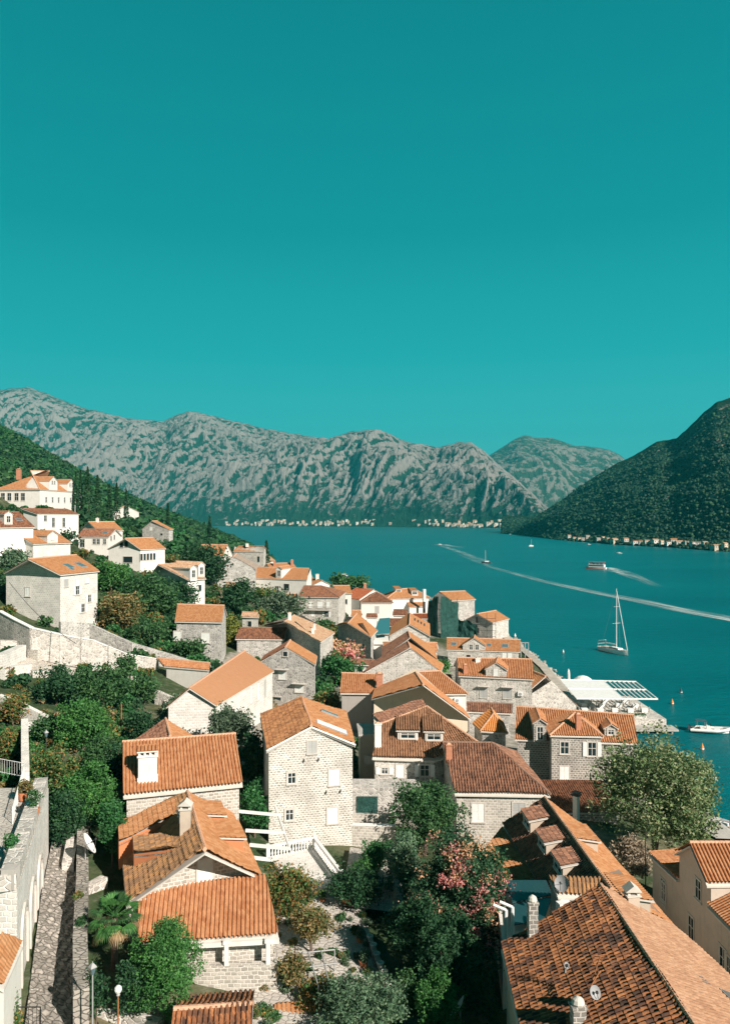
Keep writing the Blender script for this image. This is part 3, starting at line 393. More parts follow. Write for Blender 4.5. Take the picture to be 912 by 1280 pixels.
    'orange_plane': {"t": "gable", "c": [[-23.08, 101.19, 17.86], [-20.31, 129.81, 17.86], [-19.62, 101.8, 15.4], [-14.76, 124.96, 15.4], [-22.22, 126.05, 15.4], [-26.07, 100.93, 15.4]], "zb": 7.36, "W": "stone_white", "R": "brown", "RR": "smooth", "L": "house with large smooth orange roof in two planes and white wall with tall narrow windows", "win": [["F", 12.94, 13.91, 0.8, 2.6, "shut"], ["F", 15.92, 13.68, 0.8, 2.6, "shut"], ["F", 19.05, 13.5, 0.8, 2.6, "shut"]], "sky": [], "chi": [], "dor": [], "ac": [], "vents": [], "bal": []},
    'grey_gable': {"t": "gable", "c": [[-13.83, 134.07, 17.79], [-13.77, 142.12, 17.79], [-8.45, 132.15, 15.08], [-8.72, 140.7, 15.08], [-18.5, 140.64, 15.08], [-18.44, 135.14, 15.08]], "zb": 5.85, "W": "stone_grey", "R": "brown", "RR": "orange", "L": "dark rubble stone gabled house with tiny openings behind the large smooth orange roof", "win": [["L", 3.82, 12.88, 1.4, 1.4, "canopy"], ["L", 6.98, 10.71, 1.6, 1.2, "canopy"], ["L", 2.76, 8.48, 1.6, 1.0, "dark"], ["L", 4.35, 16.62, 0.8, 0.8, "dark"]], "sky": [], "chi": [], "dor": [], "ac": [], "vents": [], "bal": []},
    'long_brown': {"t": "gable", "c": [[-27.51, 168.23, 16.42], [-17.04, 167.6, 16.42], [-27.7, 164.13, 14.54], [-17.2, 163.5, 14.54], [-16.71, 171.7, 14.54], [-27.2, 172.33, 14.54]], "zb": 8.15, "W": "stone_grey", "R": "brown", "RR": "brown", "L": "low stone building with long plain brown roof left of the tiled gable", "win": [], "sky": [], "chi": [], "dor": [], "ac": [], "vents": [], "bal": []},
    'stoneroof': {"t": "gable", "c": [[-16.94, 162.59, 18.49], [-15.91, 173.52, 18.49], [-8.86, 154.62, 15.36], [-6.54, 167.77, 15.36], [-21.09, 181.49, 15.36], [-23.34, 177.87, 15.36]], "zb": 5.75, "W": "stone_light", "R": "grey", "RR": "pale", "L": "stone house with pale patched roof and small white chimneys above the tiled gable", "win": [], "sky": [], "chi": [["F", -16.2, 165.49, 18.28, 0.7, 1.6, "white"], ["F", -10.8, 159.5, 16.24, 0.6, 1.2, "white"], ["F", -10.75, 163.75, 16.46, 0.5, 1.2, "white"]], "dor": [], "ac": [], "vents": [], "bal": []},
    'terrace_h': {"t": "gable", "c": [[-4.01, 183.45, 15.35], [-2.11, 202.27, 15.35], [1.5, 180.42, 12.43], [3.2, 191.79, 12.43], [-5.87, 201.15, 12.43], [-7.31, 200.51, 12.43]], "zb": 4.79, "W": "stone_grey", "R": "orange", "RR": "orange", "L": "stone house with orange strip roof and one dark window between open white shutters", "win": [["L", 16.87, 9.41, 1.3, 1.7, "openshut"]], "sky": [], "chi": [], "dor": [], "ac": [], "vents": [], "bal": []},
    'vents_roof': {"t": "gable", "c": [[11.46, 198.5, 13.07], [13.03, 222.13, 13.07], [16.82, 198.12, 10.04], [18.71, 221.75, 10.04], [7.84, 222.51, 10.04], [6.22, 198.89, 10.04]], "zb": 2.97, "W": "stone_light", "R": "orange", "RR": "orange", "L": "stone gabled house with a row of dark slatted vents on its smooth orange roof", "win": [["L", 4.17, 10.99, 1.2, 1.4, "shut"]], "sky": [], "chi": [], "dor": [], "ac": [], "vents": [["F", 15.07, 212.73, 11.64]], "bal": []},
    'small_a': {"t": "gable", "c": [[9.23, 246.22, 11.3], [13.33, 246.0, 11.3], [8.6, 242.92, 9.83], [13.65, 242.7, 9.83], [13.97, 249.3, 9.83], [8.92, 249.52, 9.83]], "zb": 3.55, "W": "plaster_white", "R": "brown", "RR": "brown", "L": "tiny brown roof on a white wall, upper of two behind the roof with slatted vents", "win": [], "sky": [], "chi": [], "dor": [], "ac": [], "vents": [], "bal": []},
    'small_b': {"t": "gable", "c": [[7.09, 219.66, 11.75], [10.75, 219.61, 11.75], [6.75, 216.02, 10.13], [11.02, 215.98, 10.13], [11.11, 223.24, 10.13], [6.84, 223.29, 10.13]], "zb": 3.9, "W": "plaster_white", "R": "brown", "RR": "brown", "L": "tiny brown roof on a white wall, lower of two beside the teal covered roof terrace", "win": [], "sky": [], "chi": [], "dor": [], "ac": [], "vents": [], "bal": []},
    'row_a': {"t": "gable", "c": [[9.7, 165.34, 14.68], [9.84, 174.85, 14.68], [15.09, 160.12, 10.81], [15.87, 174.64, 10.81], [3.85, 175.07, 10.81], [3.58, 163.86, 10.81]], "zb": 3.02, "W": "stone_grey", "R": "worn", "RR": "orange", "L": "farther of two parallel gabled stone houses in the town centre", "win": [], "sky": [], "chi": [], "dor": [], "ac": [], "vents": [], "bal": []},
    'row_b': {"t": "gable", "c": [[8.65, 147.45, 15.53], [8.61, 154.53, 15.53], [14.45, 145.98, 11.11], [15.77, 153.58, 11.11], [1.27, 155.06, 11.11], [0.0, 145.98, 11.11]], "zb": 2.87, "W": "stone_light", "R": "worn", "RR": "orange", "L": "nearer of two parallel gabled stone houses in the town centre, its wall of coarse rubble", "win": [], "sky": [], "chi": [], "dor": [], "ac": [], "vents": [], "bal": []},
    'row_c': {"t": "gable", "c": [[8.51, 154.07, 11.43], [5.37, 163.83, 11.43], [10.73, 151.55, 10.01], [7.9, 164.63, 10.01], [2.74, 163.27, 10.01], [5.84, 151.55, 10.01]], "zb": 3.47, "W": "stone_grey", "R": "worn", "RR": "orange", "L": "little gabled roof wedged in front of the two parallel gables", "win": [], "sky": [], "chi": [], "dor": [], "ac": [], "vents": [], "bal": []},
    'row_side': {"t": "gable", "c": [[4.19, 182.66, 10.98], [17.01, 181.47, 10.98], [4.19, 182.63, 9.75], [16.59, 175.99, 9.75], [17.38, 181.35, 9.75], [4.98, 187.99, 9.75]], "zb": 2.95, "W": "plaster_white", "R": "ribbed", "RR": "ribbed", "L": "low ribbed roof crossing behind the two parallel gables", "win": [], "sky": [], "chi": [], "dor": [], "ac": [], "vents": [], "bal": []},
    'grey_front': {"t": "gable", "c": [[-38.32, 157.22, 22.72], [-28.35, 155.01, 22.72], [-37.32, 150.84, 20.05], [-27.68, 149.31, 20.05], [-28.63, 160.34, 20.05], [-38.26, 161.87, 20.05]], "zb": 10.59, "W": "stone_grey", "R": "orange", "RR": "orange", "L": "grey stone house with plain orange roof and two blank shuttered windows, above the garden wall", "win": [["F", 5.99, 16.91, 1.7, 2.0, "shut"], ["F", 0.2, 17.18, 1.5, 1.8, "shut"]], "sky": [], "chi": [], "dor": [], "ac": [], "vents": [], "bal": []},
    'low_ribbed': {"t": "gable", "c": [[-35.81, 132.72, 16.08], [-25.92, 128.27, 16.08], [-33.98, 129.98, 15.22], [-25.57, 126.52, 15.22], [-26.02, 130.16, 15.22], [-34.44, 133.61, 15.22]], "zb": 10.16, "W": "plaster_white", "R": "ribbed", "RR": "ribbed", "L": "low white outbuilding with small ribbed orange roof against the big smooth orange roof", "win": [], "sky": [], "chi": [], "dor": [], "ac": [], "vents": [], "bal": []},
    'tiny_town': {"t": "gable", "c": [[-3.96, 237.48, 12.05], [-1.24, 237.48, 12.05], [-4.38, 233.36, 10.83], [-0.96, 231.43, 10.83], [-0.74, 236.46, 10.83], [-4.15, 238.39, 10.83]], "zb": 5.35, "W": "plaster_white", "R": "orange", "RR": "orange", "L": "tiny terracotta roofed outhouse left of the teal covered roof terrace", "win": [], "sky": [], "chi": [], "dor": [], "ac": [], "vents": [], "bal": []},
    'tiny_town2': {"t": "gable", "c": [[0.5, 237.78, 10.99], [3.71, 237.73, 10.99], [0.25, 235.67, 10.03], [3.93, 235.62, 10.03], [3.99, 239.84, 10.03], [0.3, 239.89, 10.03]], "zb": 4.77, "W": "plaster_white", "R": "brown", "RR": "brown", "L": "tiny low brown roof between the brown pyramid roof and the teal cover", "win": [], "sky": [], "chi": [], "dor": [], "ac": [], "vents": [], "bal": []},
    'ruin_small': {"t": "gable", "c": [[-30.1, 188.87, 17.37], [-26.14, 187.24, 17.37], [-30.25, 187.36, 16.38], [-25.55, 185.83, 16.38], [-26.11, 190.35, 16.38], [-30.81, 191.88, 16.38]], "zb": 10.77, "W": "stone_white", "R": "pale", "RR": "pale", "L": "small pale stone cottage below the dark loose tree, above the long brown roof", "win": [["F", 1.99, 14.69, 1.0, 1.3, "dark"]], "sky": [], "chi": [], "dor": [], "ac": [], "vents": [], "bal": []},
    'mid_white': {"t": "gable", "c": [[-40.55, 225.03, 21.72], [-36.8, 222.18, 21.72], [-40.8, 223.82, 20.42], [-35.53, 218.62, 20.42], [-36.67, 224.36, 20.42], [-41.94, 229.56, 20.42]], "zb": 13.65, "W": "plaster_white", "R": "pale", "RR": "pale", "L": "low white cottage with pale roof at the foot of the narrow tall white house", "win": [["F", 3.38, 19.01, 1.0, 1.5, "dark"]], "sky": [], "chi": [], "dor": [], "ac": [], "vents": [], "bal": []},
    'mid_low': {"t": "gable", "c": [[-2.2, 162.37, 10.57], [2.02, 161.44, 10.57], [-2.52, 160.97, 9.65], [2.33, 160.09, 9.65], [2.45, 164.48, 9.65], [-2.4, 165.36, 9.65]], "zb": 4.59, "W": "plaster_white", "R": "worn", "RR": "worn", "L": "low dull roofed house behind the ribbed roof with shaded plaster wall", "win": [["F", 1.19, 8.81, 1.0, 1.3, "dark"], ["F", 3.06, 8.88, 1.0, 1.3, "dark"]], "sky": [], "chi": [], "dor": [], "ac": [], "vents": [], "bal": []},
    'edge_small': {"t": "gable", "c": [[15.01, 156.58, 8.52], [17.36, 155.78, 8.52], [14.7, 155.11, 7.68], [17.69, 154.34, 7.68], [17.85, 158.22, 7.68], [14.87, 158.99, 7.68]], "zb": 2.64, "W": "stone_grey", "R": "worn", "RR": "worn", "L": "small dark roofed outhouse in the alley left of the long shuttered house", "win": [], "sky": [], "chi": [], "dor": [], "ac": [], "vents": [], "bal": []},
    'dark_row': {"t": "gable", "c": [[-24.4, 234.27, 17.56], [-20.76, 234.46, 17.56], [-24.58, 231.33, 16.24], [-20.26, 231.52, 16.24], [-20.54, 237.39, 16.24], [-24.86, 237.2, 16.24]], "zb": 9.7, "W": "plaster_white", "R": "orange", "RR": "orange", "L": "small orange roofed annex left of the square brown hipped house", "win": [], "sky": [], "chi": [], "dor": [], "ac": [], "vents": [], "bal": []},
    'by_pipe': {"t": "gable", "c": [[15.73, 251.64, 9.32], [20.99, 251.9, 9.32], [15.54, 248.69, 7.99], [21.26, 248.94, 7.99], [20.99, 254.85, 7.99], [15.27, 254.6, 7.99]], "zb": 2.65, "W": "stone_grey", "R": "rust", "RR": "rust", "L": "low rusty roof at the foot of the tall flue beside the netted house", "win": [], "sky": [], "chi": [], "dor": [], "ac": [], "vents": [], "bal": []},
    'shoulder': {"t": "gable", "c": [[34.33, 155.45, 6.32], [36.57, 153.97, 6.32], [33.85, 154.03, 5.34], [36.4, 151.92, 5.34], [37.41, 156.42, 5.34], [34.87, 158.53, 5.34]], "zb": 0.48, "W": "stone_light", "R": "orange", "RR": "orange", "L": "little orange roofed store between the shuttered long house and the stone gable edge", "win": [], "sky": [], "chi": [], "dor": [], "ac": [], "vents": [], "bal": []},
}
# ------------------------------------------------------------------ terrain
SY=[0,40,100,150,200,265,300,350,400,452,533,700,960,1500,2500]
SX=[50,48,47,46,50,50,42,24,8,-10,-42,-80,-135,-300,-700]
PD=[-30,0,2,12,56,110,165,245,400,700]; PZ=[-4,-.8,1.2,1.6,7,21,40,72,130,200]
QD=[-30,0,2,12,70,117,164,211,257,304,500]; QZ=[-4,-.8,1.2,3,27,44,64,88,113,142,210]
def ground(x, y):
    d = np.interp(y, SY, SX)-x; w = np.clip((y-250)/650., 0, 1)
    return np.interp(d, PD, PZ)*(1-w)+np.interp(d, QD, QZ)*w
def gz(x, y): return float(ground(np.array(float(x)), np.array(float(y))))
t = NT('earth'); pos = t.n('NewGeometry').outputs['Position']
n1 = t.noise(.06, 6, pos, .6); n2 = t.noise(.8, 5, pos, .6); n3 = t.noise(.02, 3, pos)
b = t.ramp(n1, [(.38, (.03, .06, .025)), (.52, (.06, .085, .04)), (.66, (.20, .17, .11))])
b = t.mix(t.ramp(n2, [(.5, 0), (.75, .6)]), b, (.30, .27, .22)); b = t.mix(t.ramp(n3, [(.4, 0), (.6, .6)]), b, (.04, .07, .03))
at = t.n('Attribute'); at.attribute_name = 'town'; b = t.mix(t.math('MULTIPLY', at.outputs['Fac'], t.ramp(n2, [(.3, .55), (.6, 1)])), b, t.mix(n2, (.22, .20, .175), (.44, .41, .37)))
t.col(b); t.rough(.95, .1); t.bump(n2, .8, .4); MATS['earth'] = t.m
def build_ground():
    xs = np.unique(np.concatenate([np.linspace(-560, -150, 83), np.linspace(-150, 62, 213), np.linspace(62, 80, 5)]))
    ys = np.unique(np.concatenate([np.linspace(15, 200, 186), np.linspace(200, 420, 111), np.linspace(420, 1600, 170)]))
    X, Y = np.meshgrid(xs, ys); Z = ground(X, Y)
    hc = np.array([(np.mean([q[0] for q in d['c'][2:]]), np.mean([q[1] for q in d['c'][2:]])) for d in HOUSES.values()])
    dm = np.full(X.shape, 99.)
    for hx, hy in hc: dm = np.minimum(dm, np.hypot(X-hx, Y-hy))
    town = np.clip((15-dm)/5, 0, 1)*(np.interp(Y, SY, SX)-X < 75)*(Y > 84)
    Z = Z+fbm(X/9, Y/9, 4, 3)*np.clip((Z-2)/10, 0, 1)*.7+fbm(X/60, Y/60, 4, 5)*np.clip((Z-25)/40, 0, 1)*5
    nx, ny = len(xs), len(ys); idx = np.arange(nx*ny).reshape(ny, nx)
    F = np.stack([idx[:-1, :-1], idx[:-1, 1:], idx[1:, 1:], idx[1:, :-1]], -1).reshape(-1, 4)
    o = np_mesh('hillside', np.stack([X, Y, Z], -1).reshape(-1, 3), F, 'earth', smooth=True, attr={'town': town.ravel()}); tag(o, kind='structure')
build_ground()
# water
t = NT('water'); pos = t.n('NewGeometry').outputs['Position']
mp = t.n('Mapping'); mp.inputs['Scale'].default_value = (.35, 1.0, 1); mp.inputs['Rotation'].default_value = (0, 0, .35); t.l(pos, mp.inputs[0])
n1 = t.noise(.42, 6, mp.outputs[0], .68); n2 = t.noise(.012, 4, mp.outputs[0], .5)
t.col(t.mix(t.ramp(n2, [(.35, 0), (.65, 1)]), (.0, .118, .140), (.001, .150, .172)))
t.b.inputs['Roughness'].default_value = .32; t.b.inputs['IOR'].default_value = 1.33; t.b.inputs['Specular IOR Level'].default_value = .28
t.bump(n1, 1.0, .9); MATS['water'] = t.m
mb = MB(); mb.face([(-9000, -300, 0), (14000, -300, 0), (14000, 16000, 0), (-9000, 16000, 0)]); tag(mb.build('water', 'water'), kind='structure')

# ------------------------------------------------------------------ far mountains (height fields)
def mountain_mat(name, green, green2, rock, rock2, lo=.35, hi=.6):
    t = NT(name); pos = t.n('NewGeometry').outputs['Position']
    at = t.n('Attribute'); at.attribute_name = 'rock'
    sc = t.n('Mapping'); sc.inputs['Scale'].default_value = (1.5, .35, .45); sc.inputs['Rotation'].default_value = (0, .35, .2); t.l(pos, sc.inputs[0])
    n1 = t.noise(.009, 9, sc.outputs[0], .72); n2 = t.noise(.05, 5, sc.outputs[0], .6)
    n4 = t.noise(.022, 12, pos, .75); n5 = t.noise(.0016, 4, pos, .5)
    f = t.math('ADD', at.outputs['Fac'], t.math('MULTIPLY', t.math('SUBTRACT', n1, .5), 1.0)); f = t.math('ADD', f, t.math('MULTIPLY', t.math('SUBTRACT', n4, .5), 3.2)); f = t.math('ADD', f, t.math('MULTIPLY', t.math('SUBTRACT', n5, .5), 1.0))
    g = t.mix(n2, green, green2); r = t.mix(t.noise(.004, 4, pos), rock, rock2)
    t.col(t.mix(t.ramp(f, [(lo, 0), (hi, 1)]), g, r)); t.rough(.95, .05); t.bump(t.noise(.02, 8, sc.outputs[0], .7), 1.0, 45); MATS[name] = t.m
def mountain(name, mat, P, base, ridge, ridge_y, nx, ny, amp, gull, foot=.1, seed=1, zb=0, pw=.85, tail=1.35, rockbias=0.0, aniso=2.4):
    px = np.linspace(P[0], P[-1], nx); 
    B = np.interp(px, P, base); Rg = np.interp(px, P, ridge); Zr = CAM_H+(650-np.interp(px, P, ridge_y))/960*Rg
    Zr = Zr*(1+.014*fbm(px/22., px*0+seed, 4, seed+40))
    t = np.concatenate([np.linspace(-.02, 1, ny), np.linspace(1.02, tail, 10)])
    Tt, PX = np.meshgrid(t, px, indexing='ij'); Bg = B[None, :]; Rr = Rg[None, :]
    Y = Bg+(Rr-Bg)*Tt; X = (PX-456)/960*Y
    tt = np.clip(Tt, 0, 1)
    sm = np.clip(tt/.3, 0, 1); sm = sm*sm*(3-2*sm)
    prof = foot*sm+(1-foot)*np.clip((tt-.07)/.93, 0, 1)**pw
    prof = np.where(Tt > 1, 1-(Tt-1)*1.6, prof)
    Z = Zr[None, :]*prof
    wx = fbm(X/1300, Y/1300, 3, seed+3)*520
    g1 = fbm((X+wx)/gull, (Y+Z*.6)/(gull*aniso), 6, seed, .52, True); g2 = fbm(X/(gull*.3), (Y+Z)/(gull*.45), 5, seed+9, .6, True)
    big = fbm((X+wx)/(gull*3.2), Y/(gull*5), 3, seed+21, .5, True)
    env = np.clip(tt*5, 0, 1)*(.22+.78*np.clip((1.0-tt)*2.2, 0, 1))
    H = (g1*.62+g2*.26+big*.9-.2)*amp*env
    Z2 = Z+H; lim = (Zr/Rg)[None, :]; Z2 = np.where(Z2/np.maximum(Y, 1) > lim, lim*Y+.35*(Z2-lim*Y), Z2); Z2 = np.where(Tt < 0, -8, np.maximum(Z2, -8+tt*60))
    nb = H-(np.roll(H, 5, 1)+np.roll(H, -5, 1)+np.roll(H, 5, 0)+np.roll(H, -5, 0))/4
    rock = .5+np.clip(nb/(amp*.16), -.5, .5)+.28*(g2)+rockbias
    rock = rock*np.clip((tt-.03)*9, 0, 1)+.12*(1-tt)*(tt > .08)
    n0, n1 = Z2.shape; idx = np.arange(n0*n1).reshape(n0, n1)
    F = np.stack([idx[:-1, :-1], idx[:-1, 1:], idx[1:, 1:], idx[1:, :-1]], -1).reshape(-1, 4)
    o = np_mesh(name, np.stack([X, Y, Z2], -1).reshape(-1, 3), F, mat, smooth=True, attr={'rock': rock.ravel()})
    tag(o, kind='structure'); return X, Y, Z2
mountain_mat('limestone_range', (.016, .055, .04), (.03, .085, .055), (.23, .215, .21), (.44, .405, .395), .44, .72)
mountain_mat('far_range', (.04, .07, .04), (.06, .09, .055), (.24, .22, .20), (.30, .27, .25), .62, .95)
mountain_mat('green_hill', (.012, .04, .018), (.035, .075, .03), (.30, .28, .24), (.36, .33, .28), .9, 1.3)
Pm = [-120, 0, 35, 70, 110, 160, 205, 235, 270, 330, 380, 410, 440, 470, 490, 510, 545, 590, 605, 620, 640, 660, 690, 720]
Ym = [480, 489, 485, 497, 513, 524, 527, 514, 522, 538, 546, 551, 541, 538, 545, 556, 560, 557, 566, 583, 600, 622, 655, 660]
rngX, rngY, rngZ = mountain('mountain_range', 'limestone_range', Pm, np.interp(Pm, [-120, 200, 450, 640, 720], [5600, 5300, 4600, 3700, 3400]), np.interp(Pm, [-120, 200, 450, 640, 720], [8200, 7800, 6900, 5400, 4600]), Ym, 900, 320, 215, 360, seed=4, rockbias=-.06, aniso=3.0, foot=.05)
Pf = [520, 560, 600, 615, 640, 655, 690, 720, 745, 760, 775, 800, 860, 960]
Yf = [630, 600, 575, 568, 552, 545, 549, 558, 560, 563, 570, 590, 600, 610]
mountain('far_mountain', 'far_range', Pf, [6600]*14, [9300]*14, Yf, 420, 140, 150, 600, seed=11, rockbias=-.05)
Ph = [628, 650, 680, 700, 720, 745, 770, 790, 820, 845, 860, 880, 895, 912, 950, 1000, 1100]
Yh = [668, 661, 641, 627, 612, 595, 580, 571, 553, 549, 535, 515, 503, 498, 478, 450, 420]
Bh = [2250, 2060, 1700, 1536, 1430, 1330, 1239, 1200, 1140, 1100, 1060, 1020, 985, 965, 930, 900, 860]
hillX, hillY, hillZ = mountain('wooded_mountain', 'green_hill', Ph, Bh, [2500, 2500, 2500, 2450, 2420, 2380, 2330, 2290, 2230, 2180, 2150, 2100, 2070, 2050, 2000, 1950, 1900], Yh, 420, 160, 34, 260, foot=.06, seed=23, pw=1.05, rockbias=-.3)

# ------------------------------------------------------------------ houses
def V3(p): return Vector(p)
def tile_slope(e0, e1, r1, r0, ns=6, amp=.075, step=.045, jit=0.0, seed=0):
    """tiled slope between eave e0->e1 (left to right seen from outside) and ridge r0->r1: real barrel ribs and stepped courses"""
    e0, e1, r0, r1 = [np.array(p, float) for p in (e0, e1, r0, r1)]
    d = (e1-e0)[:2]; L = np.hypot(*d); d = d/L; nrm = np.array([-d[1], d[0]])      # nrm points inward (up-slope)
    def st(p): q = p[:2]-e0[:2]; return q@d, q@nrm
    s0, t0 = st(r0); s1, t1 = st(r1); zr0, zr1, ze0, ze1 = r0[2], r1[2], e0[2], e1[2]
    tm = max(t0, t1); ang = math.atan2(((zr0+zr1)-(ze0+ze1))/2, max(.2, (t0+t1)/2)); cl = TLN*math.cos(ang)
    smin, smax = min(0, s0), max(L, s1)
    S = np.arange(0, int((smax-smin)/(TP/ns))+2)*(TP/ns)+smin; S[-1] = smax
    rows = []; k = 0
    while k*cl < tm:
        rows += [k*cl+1e-4, min(tm, (k+1)*cl)-1e-4]; k += 1
    Tt = np.array(rows); rowi = np.repeat(np.arange(k), 2)
    SS, TT = np.meshgrid(S, Tt); RI = np.repeat(rowi[:, None], len(S), 1); hiend = np.tile(np.array([1., 0.]), k)[:, None]*np.ones((1, len(S)))
    if abs(s1-s0) > .3:
        tr = t0+(t1-t0)*np.clip((SS-s0)/(s1-s0), 0, 1)
    else: tr = np.full_like(SS, tm)
    tr = np.maximum(tr, .05)
    f = np.clip(TT/tr, 0, 1)
    sl = f*s0; sr = L+f*(s1-L)
    Sc = np.clip(SS, sl, np.maximum(sr, sl)); f = np.clip(TT/tr, 0, 1)
    Tc = f*tr
    ze = ze0+(ze1-ze0)*np.clip(Sc/L, 0, 1)
    zr = zr0+(zr1-zr0)*(np.clip((Sc-s0)/(s1-s0), 0, 1) if abs(s1-s0) > .3 else .5)
    Z = ze+(zr-ze)*f
    ph = Sc/TP
    if jit:
        ph = ph+.12*np.sin(TT*.9+seed)+.1*(np.sin(RI*12.9898+seed*3)*43758.5453 % 1-.5)
        cell = np.floor(ph)
        rj = (np.sin(cell*127.1+RI*311.7+seed)*43758.5453) % 1
        Z = Z+(rj-.5)*jit+.05*np.sin(Sc*.7+seed)+.04*np.sin(TT*1.3+seed*2)
    cc = np.cos(2*np.pi*ph); Z = Z+amp*(.42*np.clip(cc*2.6+.5, -1, 1)+.16*cc+.58)+step*hiend
    X = e0[0]+d[0]*Sc+nrm[0]*Tc; Y = e0[1]+d[1]*Sc+nrm[1]*Tc
    V = np.stack([X, Y, Z], -1).reshape(-1, 3); UV = np.stack([Sc if not jit else ph*TP, TT/math.cos(ang)], -1).reshape(-1, 2)
    n0, n1 = X.shape; idx = np.arange(n0*n1).reshape(n0, n1)
    F = np.stack([idx[:-1, :-1], idx[:-1, 1:], idx[1:, 1:], idx[1:, :-1]], -1).reshape(-1, 4)
    w = np.abs(Sc[F[:, 0]//n1, F[:, 0] % n1]-Sc[F[:, 1]//n1, F[:, 1] % n1])+np.abs(Sc[F[:, 3]//n1, F[:, 3] % n1]-Sc[F[:, 2]//n1, F[:, 2] % n1])
    hgt = np.abs(Tc[F[:, 0]//n1, F[:, 0] % n1]-Tc[F[:, 3]//n1, F[:, 3] % n1])+np.abs(Tc[F[:, 1]//n1, F[:, 1] % n1]-Tc[F[:, 2]//n1, F[:, 2] % n1])
    rowjump = np.abs(Z[F[:, 0]//n1, F[:, 0] % n1]-Z[F[:, 3]//n1, F[:, 3] % n1])
    F = F[(w > 1e-4) & ((hgt > 1e-4) | (rowjump > .01))]
    return V, F, UV
def roof_obj(name, slopes, parent, dist, style='orange', jit=0, slab=.2, amp=None):
    if dist < 100 and slab > .15: slab = max(slab, .4)
    """slopes: list of (e0,e1,r1,r0,material index); one mesh with tiles over a thin deck"""
    ns = 8 if dist < 100 else (4 if dist < 175 else 2)
    Vs, Fs, Us, Ms = [], [], [], []; o = 0
    mats = []
    for i, (e0, e1, r1, r0, mt) in enumerate(slopes):
        if mt not in mats: mats.append(mt)
        a = amp if amp is not None else (.13 if 'smooth' not in mt else .012)
        if mt in ('tiles_orange', 'tiles_oldsun') and amp is None: a = .06
        stp = .05 if dist < 200 else 0.03
        if 'smooth' in mt: stp = .008
        if 'ribbed' in mt: stp = .022
        v, f, u = tile_slope(e0, e1, r1, r0, ns, a, stp, jit, i*3+len(name))
        Vs.append(v); Fs.append(f+o); Us.append(u); Ms.append(np.full(len(f), mats.index(mt))); o += len(v)
    # deck
    dk = len(mats); mats.append('verge')
    for (e0, e1, r1, r0, mt) in slopes:
        e0, e1, r1, r0 = [np.array(p, float) for p in (e0, e1, r1, r0)]; n = 7
        u, w = np.meshgrid(np.linspace(0, 1, n), np.linspace(0, 1, n)); u = u[..., None]; w = w[..., None]
        P = ((e0*(1-u)+e1*u)*(1-w)+(r0*(1-u)+r1*u)*w)
        top = (P-np.array([0, 0, min(slab-.1, .06+.2*(dist < 100))])).reshape(-1, 3); bot = (P-np.array([0, 0, slab])).reshape(-1, 3)
        idx = np.arange(n*n).reshape(n, n); f = np.stack([idx[:-1, :-1], idx[:-1, 1:], idx[1:, 1:], idx[1:, :-1]], -1).reshape(-1, 4)
        rim = np.concatenate([idx[0, :], idx[1:, -1], idx[-1, -2::-1], idx[-2:0:-1, 0]]); r2_ = np.roll(rim, -1)
        fs = np.concatenate([f, f[:, ::-1]+n*n, np.stack([rim+n*n, r2_+n*n, r2_, rim], -1)])
        v = np.concatenate([top, bot]); Vs.append(v); Fs.append(fs+o); Us.append(v[:, :2]); Ms.append(np.full(len(fs), dk)); o += len(v)
    return np_mesh(name, np.concatenate(Vs), np.concatenate(Fs), mats, parent, np.concatenate(Ms), np.concatenate(Us))
def caps(lines, parent, mat='ridge_tile', r=.15, name='ridge_cap'):
    mb = MB()
    for a, b in lines:
        a, b = V3(a), V3(b); L = (b-a).length
        if L < .3: continue
        n = max(1, int(L/.42))
        for i in range(n):
            p = a.lerp(b, i/n); q = a.lerp(b, (i+1.08)/n); p.z += .03; q.z += .03
            mb.tube([p, q], [r, r*.86], 6, 0, True)
    if mb.v: return mb.build(name, mat, parent)
def local(f, c):
    """corner names of a face, left to right seen from outside"""
    return {'F': (c[2], c[3]), 'R': (c[3], c[4]), 'B': (c[4], c[5]), 'L': (c[5], c[2])}[f]
